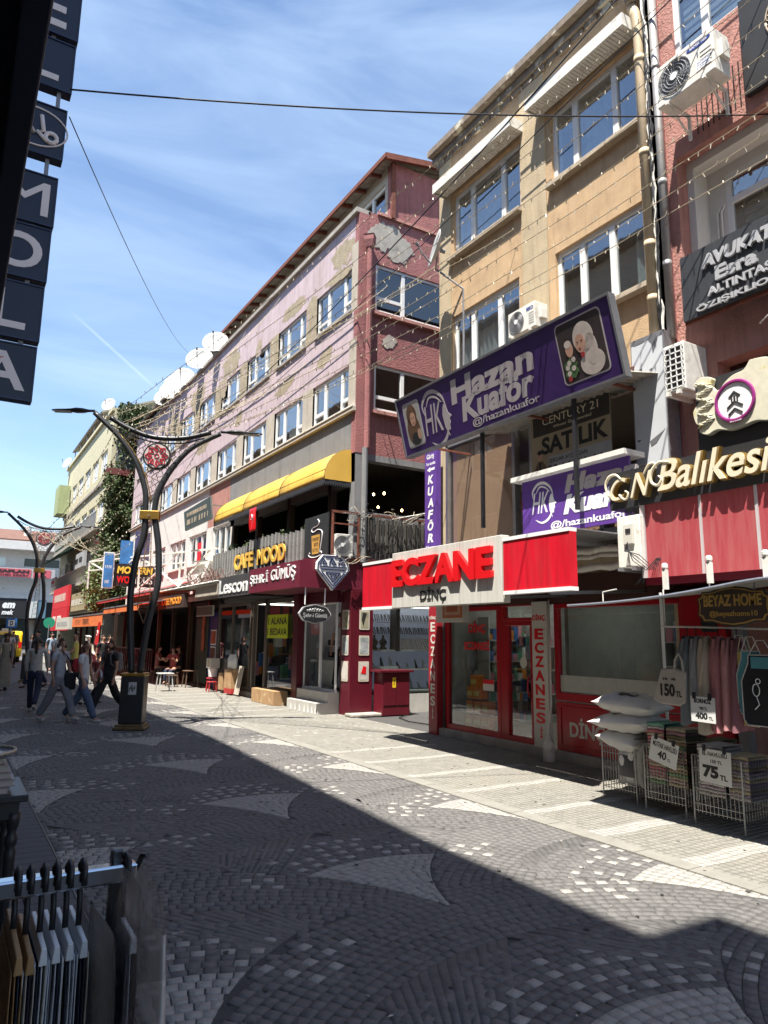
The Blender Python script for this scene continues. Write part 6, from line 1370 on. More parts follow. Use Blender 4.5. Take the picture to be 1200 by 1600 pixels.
# inside of the terrace: dark room with lamps, columns
ti = thing('cafe_interior', 'dark cafe room behind the terrace with brown posts and small lamps', 'room', (8, 18, 3.4))
mb = MB(); mb.box(11.5, 11.6, 14.3, 22.6, 3.4, 6.2); mb.box(7.85, 11.6, 22.6, 22.7, 3.4, 6.2); mb.box(7.85, 11.6, 14.3, 22.7, 6.15, 6.25); mb.build('room_shell', dark, ti)
for y in (15.4, 17.9, 20.3, 22.45): MB().box(7.8, 7.95, y, y+.18, 3.4, 5.6).build('post', mat('brown_post', (.04, .022, .016), .6), ti)
m_lamp = mat('lamp_glow', (1, .75, .4), .5, emit=(1, .7, .3), estr=9)
for k, (x, y, z) in enumerate(((9.2, 15.2, 5.3), (9.8, 16.5, 5.2), (9.0, 17.5, 5.1), (9.4, 18.5, 4.8), (10.0, 15.6, 5.0), (9.3, 15.9, 5.4), (10.6, 15.0, 5.1))):
    mb = MB(); mb.lathe([(.01, 0), (.026, .02), (.026, .05), (.01, .07)], (x, y, z), 8); mb.build('bulb', m_lamp, ti); MB().tube([(x, y, z+.09), (x, y, 6.15)], .004, 4).build('cord', black, ti)
mb = MB()
for y in (16, 18, 20, 21.5): mb.box(8.3, 9.1, y, y+.7, 4.1, 4.15); mb.beam((8.7, y+.35, 3.42), (8.7, y+.35, 4.1), .06)
mb.build('tables', m_wood, ti)
for k in range(5):
    p_ = thing('potted_plant', 'small round bush in a pot behind the terrace fence, number of pots in a row', 'plant', (7.4, 15.9+1.35*k, 4.0), 'potted plants along the terrace'); p_['label'] = 'round potted bush behind the cafe terrace fence, %s from the coffee board' % ['first', 'second', 'third', 'fourth', 'fifth'][k]
    mb = MB(); mb.lathe([(.1, 0), (.13, .2), (.11, .22)], (7.45, 15.9+1.35*k, 4.0), 10); mb.build('pot', m_wood, p_)
    v = []; f = []
    for q in range(220):
        d = Vector((random.gauss(0, 1), random.gauss(0, 1), random.gauss(0, 1))).normalized()*.2*random.uniform(.4, 1); c = Vector((7.45, 15.9+1.35*k, 4.36))+d; a = Vector((random.uniform(-1, 1), random.uniform(-1, 1), random.uniform(-1, 1)))*.04; b = a.cross(d).normalized()*.035
        i = len(v); v += [c-a, c+b, c+a, c-b]; f.append((i, i+1, i+2, i+3))
    MB().add([tuple(x) for x in v], f).build('foliage', mat('pot_leaf', (.05, .07, .03), .7, .4, 9), p_)
ya = thing('awning', 'yellow rounded canvas awning of the cafe with dark scalloped valance', 'awning', (7.3, 18, 5.2))
seg = [(14.4, 17.05), (17.05, 19.75), (19.75, 22.4)]
def yf(s, t, a, b):
    y = a+(b-a)*s; ang = t*math.pi/2; return (FX-.02-.68*math.sin(ang), y, 5.3+.78*math.cos(ang)+0.012*math.sin(s*math.pi))
for a, b in seg:
    MB().sheet(4, 12, lambda s, t: yf(s, t, a, b)).build('canvas', m_yel, ya, smooth=True, solid=.008)
    for q in (a, b): MB().tube([yf(0, t/10, q, q+.001) for t in range(11)], .012, 6).build('rib', mat('seam', (.09, .06, .02), .7), ya, smooth=True)
for t in (.45, .8): MB().tube([(x-.004, y, z) for x, y, z in [yf(0, t, 14.4, 15), yf(1, t, 15, 22.4)]], .005, 4).build('seam', mat('seam', (.09, .06, .02)), ya)
mb = MB(); mb.poly([(FX, 5.3)]+[(yf(0, t/10, 0, 0)[0], yf(0, t/10, 0, 0)[2]) for t in range(11)], 14.38, 14.4, lambda u, v, w: (u, w, v)); mb.build('end_panel', m_yel, ya)
mb = MB(); n = 90
for k in range(n):
    y0_ = 14.4+8.0*k/n; y1_ = 14.4+8.0*(k+1)/n; x = FX-.7
    mb.add([(x, y0_, 5.3), (x, y1_, 5.3), (x, y1_, 5.22), (x, (y0_+y1_)/2, 5.14), (x, y0_, 5.22)], [(0, 1, 2, 3, 4)])
for k in range(11):
    x0_ = FX-.7+.063*k; mb.add([(x0_, 14.39, 5.3), (x0_+.063, 14.39, 5.3), (x0_+.063, 14.39, 5.22), (x0_+.031, 14.39, 5.14), (x0_, 14.39, 5.22)], [(0, 1, 2, 3, 4)])
mb.build('valance', mat('valance_dark', (.025, .025, .03), .8), ya, solid=.004)
FYA = Fr('street', FX-.62)
letters(FYA, 'CAFE MOOD', 19.3, 18.0, 5.5, 5.66, .06, m_ink, 'lettering', ya, .003, .01, .0, tilt=-.55)
# Turkish flag style red pennant hanging under the awning
fl = thing('pennant', 'small red flag with white crescent and star hanging under the yellow awning', 'flag', (6.9, 18.4, 4.7)); FFl = Fr('street', 6.95)
def fshape(F, u0, u1, v0, v1, par, nm='cloth', wob=.03, m=None):
    mb = MB(); mb.sheet(8, 10, lambda s, t: F(u0+(u1-u0)*s*(1-.1*t), v1-(v1-v0)*t, wob*math.sin(s*8+t*4)*t)); return mb.build(nm, m or m_redlet, par, smooth=True, solid=.003)
fshape(FFl, 18.75, 18.25, 4.55, 5.2, fl)
mb = MB(); mb.tube([FFl(18.5+.07*math.cos(t), 4.95+.07*math.sin(t), .04) for t in np.linspace(rad(50), rad(310), 14)], [.006+.012*math.sin(math.pi*k/13) for k in range(14)], 5); mb.poly([(18.42+.03*math.cos(rad(90+36*k))*(1 if k % 2 == 0 else .45), 4.95+.03*math.sin(rad(90+36*k))*(1 if k % 2 == 0 else .45)) for k in range(10)], .035, .05, FFl); mb.build('crescent_and_star', white, fl); MB().tube([(6.95, 18.5, 5.2), (6.95, 18.5, 5.3)], .006, 4).build('string', black, fl)

# --- restaurant strip farther along ---
rs = thing('restaurant_front', 'dark open restaurant front with maroon posts under the orange awnings', 'shopfront', (FX, 30, 0))
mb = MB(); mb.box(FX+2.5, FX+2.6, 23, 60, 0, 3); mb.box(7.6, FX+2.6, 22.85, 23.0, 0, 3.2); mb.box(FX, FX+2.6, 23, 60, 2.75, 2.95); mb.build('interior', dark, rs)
for k in range(14): MB().box(7.7, 7.85, 24.3+k*2.3, 24.42+k*2.3, 0, 2.9).build('post', [m_maroon, mat('brown_post', (.04, .022, .016)), black][k % 3], rs)
for k in range(40): MB().box(7.0, 7.05, 29.0+k*.35, 29.05+k*.35, .1, 1.1).build('railing_bar', m_maroon, rs)
MB().box(6.98, 7.07, 29, 43, 1.1, 1.16).build('hand_rail', m_maroon, rs)
for k, (y, z) in enumerate(((25.2, 1.75), (25.9, 1.78), (24.6, 1.5))): mb = MB(); mb.lathe([(.02, 0), (.06, .04), (.06, .1), (.02, .14)], (9.3, y, z), 8); mb.build('bulb', m_lamp, rs)
m_blue = mat('deep_blue_paint', (.01, .018, .12), .4); MB().box(7.65, 7.9, 23.05, 24.0, 0, 2.5).build('blue_wall', m_blue, rs); MB().box(7.62, 7.66, 24.0, 25.4, .1, 2.3).build('green_door', mat('dark_green', (.03, .045, .035), .6), rs)
for z, c_ in ((1.4, 'poster_orange'), (.85, 'poster_dark')):
    MB(Fr('street', 7.65)).box(23.2, 23.75, z, z+.5, 0, .01).build('poster_edge', white, rs); MB(Fr('street', 7.64)).box(23.24, 23.71, z+.04, z+.46, 0, .01).build('poster', mat(c_, (.35, .06, .02) if 'o' == c_[7] else (.1, .03, .02), .5, .8, 6), rs)
MB(Fr('street', 7.6)).box(24.3, 24.6, 1.2, 2.4, 0, .02).build('upright_menu', mat('menu_red', (.35, .07, .03), .5, .6, 5), rs)
MB(Fr('street', 7.5)).box(23.1, 24.9, 2.35, 2.7, 0, .05).build('menu_board', m_cream, rs); MB(Fr('street', 7.44)).box(23.15, 24.85, 2.39, 2.66, 0, .01).build('menu_text_panel', mat('menu_grey', (.14, .11, .09), .6, .5, 14), rs)
# sign and corrugated roof
sg_ = thing('cafe_roof', 'low corrugated canopy with orange lettered CAFE MOOD fascia beside the lamp post', 'canopy', (6.5, 23, 2.9))
mb = MB(); mb.sheet(140, 1, lambda s, t: (6.35+(FX-6.35)*t, 19.7+7.0*s, 3.22+.14*t+.02*math.sin(s*7*2*math.pi/.14))); mb.build('corrugated_sheet', dirtyw, sg_, solid=.01)
MB().box(6.45, 6.6, 19.7, 21.8, 2.86, 3.16).build('beige_fascia', w_beige, sg_); MB().box(6.42, 6.55, 22.9, 26.2, 2.6, 3.06).build('dark_fascia', mat('menu_dark', (.05, .03, .025), .6), sg_)
letters(Fr('street', 6.42), 'CAFE MOOD', 25.6, 23.2, 2.72, 2.95, .0, mat('orange_letters', (.7, .25, .03), .5), 'lettering', sg_, .02, .03)
def translucent(m, col, fac=.5):
    """cloth that lets sunlight through"""
    t = m.node_tree; n = t.nodes; l = t.links; b = n['Principled BSDF']; o = [q for q in n if q.type == 'OUTPUT_MATERIAL'][0]
    tr_ = n.new('ShaderNodeBsdfTranslucent'); tr_.inputs[0].default_value = col+(1,); mx_ = n.new('ShaderNodeMixShader'); mx_.inputs[0].default_value = fac
    l.new(b.outputs[0], mx_.inputs[1]); l.new(tr_.outputs[0], mx_.inputs[2]); l.new(mx_.outputs[0], o.inputs[0]); return m
m_or = translucent(mat('orange_canvas', (.75, .13, .03), .8, .12, 3), (.8, .14, .02)); m_dkred = mat('worn_red_canvas', (.3, .05, .05), .9, .25, 4); m_or2 = translucent(mat('orange_valance', (.85, .25, .08), .75, .1, 3), (.8, .2, .05), .35)
def slope_awn(y0, y1, x0, x1, z0, z1, label, m, mv, drop=.32, text=None, lift=0.):
    t = thing('awning', label, 'awning', (x1, y0, z0)); n_ = 14
    MB().sheet(n_, 4, lambda s, u: (x0+(x1-x0)*u, y0+(y1-y0)*s, z0+(z1-z0)*u-.06*math.sin(math.pi*u)+.02*math.sin(s*12))).build('canvas', m, t, smooth=True, solid=.012)
    MB().box(x0-.01, x0, y0, y1, z0-drop, z0).build('valance', mv, t)
    if text: marks(Fr('street', x0-.01), y1-(y1-y0)*.12, y0+(y1-y0)*.4, z0-drop*.8, z0-drop*.3, .0, m_ink, 'valance_print', t)
    mb = MB()
    for q in (0, .5, 1): y = y0+(y1-y0)*q; mb.beam((x0, y, z0), (x1, y, z1-.1), .04)
    mb.beam((x0, y0, z0), (x0, y1, z0), .05); mb.build('frame', grey, t); return t
slope_awn(31.5, 39.7, 5.5, 7.8, 2.55, 3.1, 'orange retractable awning with lettered valance, farther left', m_or, m_or2, .5, True)
slope_awn(25.0, 31.3, 5.5, 7.8, 2.75, 3.25, 'plain orange awning right of the lettered one', m_or, m_or2, .22)
slope_awn(27.0, 38.0, 6.3, 7.8, 3.3, 3.75, 'worn dark red awning above the orange ones', m_dkred, mat('awning_red_valance', (.4, .04, .04), .8), .12)
fl2 = thing('pennant', 'red flag with white crescent hanging at the end of the orange awning', 'flag', (5.5, 31.8, 1.4)); FF2 = Fr('street', 5.45)
mb = MB(); mb.add([(5.45, 32.0, 2.2), (5.45, 31.5, 2.2), (5.45, 31.7, 1.25), (5.45, 32.6, 1.3)], [(0, 1, 2, 3)]); mb.build('cloth', m_redlet, fl2, solid=.01)
mb = MB(); mb.tube([FF2(32.0+.1*math.cos(t), 1.75+.1*math.sin(t), .02) for t in np.linspace(rad(50), rad(310), 12)], .018, 5); mb.build('crescent', white, fl2)
# steel frame on the roof with banners
tr = thing('roof_truss', 'white painted steel lattice frame standing on the restaurant roofs', 'frame', (6, 32, 3.8))
for a, b, w in (((5.2, 34, 4.9), (7.8, 24, 4.7), .06), ((5.2, 34, 4.5), (7.8, 24, 4.3), .05), ((5.2, 34, 4.9), (6.2, 30, 3.6), .05), ((6.2, 30, 4.7), (5.6, 32, 3.7), .05), ((6.4, 29.5, 4.8), (7.2, 26.5, 3.5), .05), ((7.2, 26.5, 4.8), (6.4, 29.5, 3.5), .05), ((7.7, 24.5, 4.7), (7.2, 26.5, 3.5), .05), ((5.2, 34, 4.9), (7.8, 36, 5.9), .05), ((5.2, 34, 4.9), (5.2, 34, 3.7), .06), ((6.4, 29.5, 4.8), (6.4, 29.5, 3.4), .06), ((7.2, 26.5, 4.8), (7.2, 26.5, 3.4), .06)):
    MB().beam(a, b, w).build('strut', dirtyw, tr)
FM = Fr('side', 30)
mo_ = thing('cafe_sign', 'black sign behind the lamp post reading MODERN WONDUS in yellow and red', 'sign', (6.3, 30, 3.6))
MB(FM).box(5.55, 7.15, 3.62, 4.52, -.1, 0).build('board', mat('sign_black', (.02, .02, .02), .5), mo_)
letters(FM, 'MODERN', 5.65, 7.05, 4.13, 4.42, 0, mat('yellow_letters', (.75, .5, .06), .5), 'letter', mo_, .03, .04, .1, split=True); letters(FM, 'WO', 5.65, 6.15, 3.74, 4.03, 0, m_redlet, 'letter', mo_, .03, .03, split=True); letters(FM, 'NDUS', 6.2, 7.05, 3.74, 4.03, 0, white, 'letter', mo_, .03, .0, split=True)
m_bb = mat('banner_blue', (.04, .17, .42), .6, .25, 3)
b1 = thing('banner', 'upright blue banner with white border left of the black cafe sign', 'banner', (5.4, 30, 3.6)); MB(Fr('side', 29.9)).box(5.08, 5.5, 3.5, 4.95, -.02, 0).build('banner_edge', white, b1); MB(Fr('side', 29.89)).box(5.12, 5.46, 3.55, 4.9, -.0, .01).build('banner_sheet', m_bb, b1)
marks(Fr('side', 29.88), 5.16, 5.42, 4.3, 4.42, 0, white, 'banner_print', b1); marks(Fr('side', 29.88), 5.18, 5.36, 3.7, 3.83, 0, white, 'banner_print', b1)
b2 = thing('banner', 'tall blue banner above the black cafe sign with pale figure', 'banner', (6.2, 30, 4.6)); MB(Fr('side', 30.2)).box(5.75, 6.25, 4.55, 5.5, -.02, 0).build('banner_sheet', m_bb, b2); MB(Fr('side', 30.18)).box(6.3, 6.9, 4.7, 5.9, -.02, 0).build('banner_sheet', mat('banner_navy', (.05, .05, .12), .6, .5, 4), b2)
# dark balcony sign and red thing at far pink facade
gk = thing('facade_sign', 'tilted dark green sign with two pale lines hung on the pink facade', 'sign', (6.8, 23, 5.3)); FK = Fr('street', 6.95)
mb = MB(FK); mb.poly([(22.2, 5.42), (25.2, 5.38), (25.5, 6.1), (22.5, 6.2)], -.06, 0, ident); mb.build('board', mat('sign_green', (.05, .065, .06), .5, .2, 4), gk)
marks(FK, 25.2, 22.7, 5.86, 5.99, 0, m_sill, 'sign_print', gk, ext=.01); marks(FK, 25.0, 22.6, 5.56, 5.74, 0, m_sill, 'sign_print', gk, ext=.01)
mb = MB(); mb.beam((6.95, 22.4, 5.9), (7.8, 22.4, 5.9), .04); mb.beam((6.95, 25.3, 5.9), (7.8, 25.3, 5.9), .04); mb.build('bracket', grey, gk)
rc = thing('red_cloth', 'red flag draped in a lower window of the pink block', 'flag', (7.7, 26.2, 4.4)); MB(FS).box(25.75, 26.15, 4.35, 5.1, .06, .08).build('cloth', m_redlet, rc)
# dead vine tangle on canopy
dv = thing('dry_vine', 'tangle of dry brown vine branches piled on the canopy beside the sign', 'vine', (7, 22, 3.4))
for q in range(5):
    for k in range(22):
        mb = MB(); y = 20.6+random.random()*3.4; x = 6.7+random.random()*.9; a = random.uniform(0, 6.28); L = random.uniform(.3, .8)
        mb.tube([(x, y, 3.35), (x+.15*math.cos(a), y+L*.4*math.sin(a), 3.45+.2*random.random()), (x+.3*math.cos(a), y+L*math.sin(a), 3.4+.45*random.random())], .012, 4); mb.build('branch', mat('dry_branch', (.12, .07, .06), .9, .4, 6), dv)
# far signs along the yellow building
def fsign(y0, y1, x, z0, z1, m, label, text=None, tm=None, nm='shop_sign'):
    t = thing(nm, label, 'sign', (x, y0, z0)); MB(Fr('street', x)).box(y0, y1, z0, z1, -.15, 0).build('board', m, t)
    if text: marks(Fr('street', x), y1-(y1-y0)*.12, y0+(y1-y0)*.15, z0+(z1-z0)*.32, z0+(z1-z0)*.66, 0, tm or white, 'sign_print', t, ext=.02)
    return t
fsign(46, 53, 6.0, 3.3, 4.6, mat('sign_red2', (.55, .03, .04), .5), 'big red sign in the far row, upper half of a pair', 'YATAK  YUZ', m_cream); fsign(46, 53, 5.99, 1.9, 3.28, mat('sign_red3', (.5, .02, .03), .5), 'big red sign in the far row, lower half of a pair', 'Jeans', white)
fsign(41, 46.5, 6.2, 3.0, 4.0, mat('sign_olive', (.3, .25, .15), .6, .3, 4), 'tan sign with pale letters next to the red pair', 'DONERCI', m_cream); fsign(41.5, 47, 5.6, 1.95, 2.6, m_cream, 'small cream sign over the orange awning end', 'BUFE', m_greyp)
fsign(44, 48, 6.4, 5.6, 6.5, mat('sign_grey2', (.35, .36, .37), .6), 'grey balcony sign below the ivy', 'AVUKAT', m_ink); fsign(48, 55, 6.0, 7.4, 8.6, mat('sign_grey3', (.3, .3, .27), .6), 'pale sign above the green canopy of the yellow building', 'OZEL DERSHANE', m_ink)
fsign(42.5, 44, 6.9, 6.9, 7.5, m_redlet, 'small red sign at the foot of the ivy', 'OFIS', m_ink); fsign(53, 55, 6.0, 4.9, 5.5, m_cream, 'tiny cream sign on top of the red pair', 'TEKEL', m_redlet)
t = thing('awning', 'dark green slanted canopy under the pale sign of the yellow building', 'awning', (6.2, 50, 7)); mb = MB(); mb.add([(7.1, 47, 7.6), (7.1, 57, 7.6), (5.4, 57, 6.5), (5.4, 47, 6.5)], [(0, 1, 2, 3)]); mb.build('canvas', mat('green_canvas', (.04, .09, .07), .8), t, solid=.05)
mb = MB(); mb.tube([(6.2, 45.5, 0), (6.2, 45.5, 2.6)], .05, 8); mb.lathe([(.1, 0), (.42, .05), (.42, .1), (.1, .14)], (6.2, 45.5, 2.3), 14, 'y'); ot = thing('round_sign', 'round green sign on a post near the far red signs', 'sign', (5.0, 44, 0)); mb = MB(); mb.tube([(4.9, 44, 0), (4.9, 44, 2.2)], .03, 8); mb.build('post', grey, ot); mb = MB(); mb.lathe([(.3, 0), (.3, .05)], (4.9, 44, 2.3), 16, 'y'); mb.build('disc', mat('pharmacy_green', (.02, .25, .15), .5), ot)
# end building signs
ks = thing('rooftop_sign', 'long pink red sign reading KAPLAN on the far white building', 'sign', (5, 84, 7.4)); MB(Fr('side', 83.5)).box(-12, 9.4, 7.4, 8.45, -.3, 0).build('board', mat('sign_white2', (.4, .38, .38), .6), ks); MB(Fr('side', 83.48)).box(-10, 7.1, 7.5, 8.35, -.0, .02).build('red_panel', mat('sign_pinkred', (.5, .1, .12), .6), ks)
letters(Fr('side', 83.45), 'I KAPLAN', 3.4, 6.9, 7.95, 8.25, 0, m_ink, 'lettering', ks, .02, .06); marks(Fr('side', 83.45), 3.4, 6.9, 7.6, 7.8, 0, m_ink, 'sign_print', ks, ext=.02); MB(Fr('side', 83.48)).box(7.3, 9.0, 7.5, 8.35, 0, .02).build('red_square', mat('sign_pinkred', (.5, .1, .12)), ks); letters(Fr('side', 83.45), 'K', 8.0, 8.6, 7.6, 8.25, 0, m_ink, 'lettering', ks, .02, .06)
es = thing('shop_sign', 'black sign with white italic letters ending in em and mek at the far end', 'sign', (5, 84, 3.2)); MB(Fr('side', 84.0)).box(-3, 7.0, 3.2, 5.3, -.2, 0).build('board', black, es); letters(Fr('side', 83.98), 'em', 4.75, 5.95, 4.25, 4.85, 0, white, 'lettering', es, .03, .06, .2); letters(Fr('side', 83.98), 'mek', 4.75, 5.85, 3.6, 4.1, 0, white, 'lettering', es, .03, .04, .2)
ws_ = thing('shop_sign', 'white and teal narrow signs next to the black far sign', 'sign', (8, 84, 3.2)); MB(Fr('side', 84.0)).box(7.2, 8.0, 3.3, 5.2, -.2, 0).build('board', mat('board_pale', (.5, .52, .5), .6), ws_); MB(Fr('side', 84.0)).box(8.1, 8.9, 3.3, 5.2, -.2, 0).build('board', mat('board_teal', (.08, .16, .22), .6), ws_)
ds = thing('road_sign', 'square blue bordered sign with a letter D on a post at the street end', 'road sign', (3.1, 45, 0)); F = Fr('side', 45)
MB(F).box(2.83, 3.36, 1.98, 2.52, -.03, 0).build('plate', mat('road_blue', (.02, .12, .35), .5), ds); MB(F).box(2.93, 3.26, 2.08, 2.42, 0, .005).build('inner_plate', white, ds); letters(F, 'D', 3.02, 3.17, 2.12, 2.38, .005, m_ink, 'lettering', ds, .003, .05); mb = MB(); mb.tube([(3.1, 45.04, 0), (3.1, 45.04, 2.5)], .03, 8); mb.build('post', grey, ds)

# satellite dishes along the pink roof
for k, (y, R_) in enumerate(((27.2, .55), (25.2, .5), (29.6, .5), (30.6, .55), (31.6, .5), (32.8, .45))):
    dish((FX-.12, y, 12.62), R_, (-.55, -1.0, .55), 'white satellite dish %s' % ['second from the right on the pink parapet', 'rightmost on the pink parapet', 'at the start of the crowded dish row', 'in the middle of the crowded dish row', 'towards the far end of the crowded row', 'last of the row before the second roof'][k], 'satellite dishes on the pink roof')
    MB().tube([(FX, y+.06, 12.3), (FX, y+.04, 12.6)], .03, 6).build('dish_post', grey, pk)
dish((7.0, 43.5, 15.2), .42, (-.8, -1, .5), 'satellite dish above the ivy at the yellow building corner'); dish((6.9, 59.5, 14.9), .45, (-1, -.6, .5), 'small satellite dish at the far end of the yellow parapet')
for k, (y, z) in enumerate(((40, 14.0),)): pass
# ---------------- street lamps ----------------
def lerp_pts(P, n=5):
    """smooth a polyline of (u,z) with Catmull-Rom"""
    out = []; Q_ = [P[0]]+list(P)+[P[-1]]
    for i in range(1, len(Q_)-2):
        p0, p1, p2, p3 = [np.array(q, float) for q in Q_[i-1:i+3]]
        for k in range(n):
            t = k/n; out.append(tuple(.5*((2*p1)+(-p0+p2)*t+(2*p0-5*p1+4*p2-p3)*t*t+(-p0+3*p1-3*p2+p3)*t**3)))
    out.append(tuple(P[-1])); return out
m_lp = mat('lamp_black', (.025, .026, .028), .4, .2, 6, metal=.1); m_brass = mat('brass', (.42, .25, .06), .3, .2, 8, metal=.8); m_bronze = mat('bronze_base', (.16, .11, .055), .4, .2, 8, metal=.5)
def lamp(loc, rot, label):
    t = thing('street_lamp', label, 'street lamp', (0, 0, 0), 'curved double street lamps'); BASE[t.name] = Vector((0, 0, 0))
    c = .1                                        # lamp axis in its plane
    L_ = [(-.07, 1.0), (-.12, 1.5), (-.17, 2.0), (-.19, 2.5), (-.14, 3.08), (-.03, 3.55), (-.03, 4.03), (-.07, 4.46), (-.28, 5.0), (-.63, 5.48), (-1.13, 5.95)]
    R_ = [(.08, 1.0), (.12, 1.5), (.18, 2.0), (.26, 2.4), (.3, 2.75), (.26, 3.33), (.19, 3.73), (.14, 4.03), (.19, 4.4), (.41, 4.87), (.77, 5.31), (1.31, 5.62)]
    for P, nm in ((L_, 'pole'), (R_, 'pole')):
        s = lerp_pts(P); MB().tube([(u, 0, z) for u, z in s], [.062-.014*min(1, max(0, (z-3.5)/2)) for u, z in s], 12).build(nm, m_lp, t, smooth=True)
        s2 = [(u+(.075 if nm and P is L_ else -.075)*(1 if z > 4.2 else 0), z) for u, z in s if z > 4.2]
    for P, sg in ((L_, 1), (R_, -1)):
        s = [(u+sg*.085, z-.03) for u, z in lerp_pts(P) if 4.2 < z < 5.6]; MB().tube([(u, 0, z) for u, z in s], .012, 6).build('inner_trim', m_brass if sg > 0 else grey, t, smooth=True)
    s = lerp_pts([(-.82, 5.86), (-.46, 5.66), (.02, 5.5), (.6, 5.5), (1.12, 5.64)]); MB().tube([(u, 0, z) for u, z in s], .05, 10).build('cross_bar', m_lp, t, smooth=True)
    s = lerp_pts([(-.8, 5.72), (-.4, 5.52), (.04, 5.4), (.6, 5.4), (1.0, 5.52)]); MB().tube([(u, 0, z) for u, z in s], .013, 6).build('inner_trim', m_lp, t, smooth=True)
    # collar, medallion
    MB().box(-.12, .24, -.085, .085, 3.86, 4.03).build('collar', m_brass, t, bevel=.01); MB().tube([(.06, -.086, 3.93), (.06, -.1, 3.93)], .015, 8).build('bolt', grey, t)
    mc = (.12, 5.11)
    for y0, y1, r_, m in ((-.05, .05, .265, m_lp), (-.058, -.05, .235, mat('medal_face', (.42, .4, .37), .4))):
        mb = MB(); mb.poly([(mc[0]+r_*math.cos(2*math.pi*k/36), mc[1]+r_*math.sin(2*math.pi*k/36)) for k in range(36)], y0, y1, lambda u, v, w: (u, w, v)); md = mb.build('medallion' if m is m_lp else 'medallion_face', m, t)
    mb = MB()
    for k in range(8):
        a = 2*math.pi*k/8; da = math.pi/8; R1, R2, R3 = .222, .165, .06
        pol = lambda r_, b: (mc[0]+r_*math.cos(b), -.064, mc[1]+r_*math.sin(b))
        pts = [pol(R2, a-da), pol(R1, a), pol(R2, a+da), pol(R3+.03, a+da*.3), pol(R2-.06, a-da*.35), pol(R2-.02, a+da*.25), pol(R1-.055, a), pol(R2-.03, a-.5*da)]
        for p, q in zip(pts, pts[1:]): mb.beam(p, q, .015, .012)
    for k in range(16): a = 2*math.pi*k/16; b = a+2*math.pi/16; mb.beam((mc[0]+.045*math.cos(a), -.064, mc[1]+.045*math.sin(a)), (mc[0]+.045*math.cos(b), -.064, mc[1]+.045*math.sin(b)), .012, .012)
    mb.build('star_ornament', mat('star_red', (.5, .015, .03), .4), t)
    # open metal tracery: Voronoi-like cells clipped between poles
    rr = random.Random(3); seeds = []
    def inside(u, z):
        if z < 4.15 or z > 5.62: return False
        lu = np.interp(z, [p[1] for p in L_], [p[0] for p in L_]); ru = np.interp(z, [p[1] for p in R_], [p[0] for p in R_]); top = np.interp(u, [-.8, -.4, .04, .6, 1.0], [5.72, 5.52, 5.4, 5.4, 5.52])
        return lu+.06 < u < ru-.06 and z < top
    mb = MB(); hexr = .065
    for i in range(-16, 20):
        for j in range(0, 30):
            u = i*hexr*1.5+.1; z = 4.15+j*hexr*1.732+(hexr*.866 if i % 2 else 0)
            jit = lambda a, b: (a+.02*math.sin(a*57+b*31), b+.02*math.cos(a*43-b*37))
            cs = [jit(round(u+hexr*math.cos(rad(60*k)), 3), round(z+hexr*math.sin(rad(60*k)), 3)) for k in range(4)]
            for p, q in zip(cs, cs[1:]):
                if inside(*p) and inside(*q) and math.hypot(p[0]-mc[0], p[1]-mc[1]) > .25: mb.beam((p[0], 0, p[1]), (q[0], 0, q[1]), .008, .012)
    mb.build('tracery', mat('tracery_brown', (.13, .085, .05), .5, metal=.3), t, kind='stuff')
    # ladder-like tracery between lower poles
    mb = MB()
    for (a, b) in (((.05, 3.75), (-.05, 2.2)), ((.1, 3.75), (.17, 2.3)), ((-.05, 2.2), (.08, 1.9)), ((.17, 2.3), (.08, 1.9))): mb.beam((a[0], 0, a[1]), (b[0], 0, b[1]), .014)
    for k in range(26):
        z = 2.15+.062*k; q = .06*math.sin(k*1.9); mb.beam((-.04+.1*(z-2.2)/1.6, 0, z), (.15-.04*(z-2.2)/1.6+q*.2, 0, z+.05*math.sin(k*2.3)), .008)
        if k % 2: mb.beam((.02+q, 0, z), (.06-q, 0, z+.07), .008)
    mb.build('lower_tracery', mat('tracery_tan', (.22, .13, .07), .5, metal=.3), t)
    # lamp heads
    for sg, (u, z), ang in ((-1, (-1.13, 5.95), rad(8)), (1, (1.31, 5.62), rad(6))):
        h = thing.__globals__['MB'](); n_ = 14; prof = [(0, .03, .03), (.1, .035, .03), (.14, .05, .035), (.22, .1, .05), (.34, .115, .055), (.45, .09, .035), (.55, .085, .025), (.72, .075, .02), (.8, .045, .015), (.82, .01, .008)]
        vs = []; ca_, sa_ = math.cos(ang), math.sin(ang)
        for d, wy, hz_ in prof:
            for k in range(n_):
                a = 2*math.pi*k/n_; x = d; zz = hz_*math.sin(a)*(1 if math.sin(a) > 0 else .7); vs.append((u+sg*(x*ca_+.0), wy*math.cos(a), z+x*sa_*(-.1)+zz+.03))
        fs = [(i*n_+k, i*n_+(k+1) % n_, (i+1)*n_+(k+1) % n_, (i+1)*n_+k) for i in range(len(prof)-1) for k in range(n_)]+[tuple(range(n_)), tuple((len(prof)-1)*n_+k for k in range(n_))]
        h.add(vs, fs); hh_ = h.build('lamp_head', m_lp, t, smooth=True)
        MB().box(min(u+sg*.45, u+sg*.76), max(u+sg*.45, u+sg*.76), -.06, .06, z-.012, z+.02).build('lens', mat('lens', (.3, .3, .28), .2), hh_)
    # pillar
    mb = MB(); mb.box(-.21, .21, -.17, .17, .1, .94); mb.build('pillar', m_lp, t, bevel=.02); MB().box(-.22, .22, -.18, .18, .94, 1.0).build('pillar_cap', m_brass, t, bevel=.012)
    mb = MB(); mb.box(-.25, .25, -.21, .21, .02, .1); mb.box(-.28, .28, -.24, .24, 0.0, .05); mb.build('base_plinth', m_bronze, t, bevel=.015)
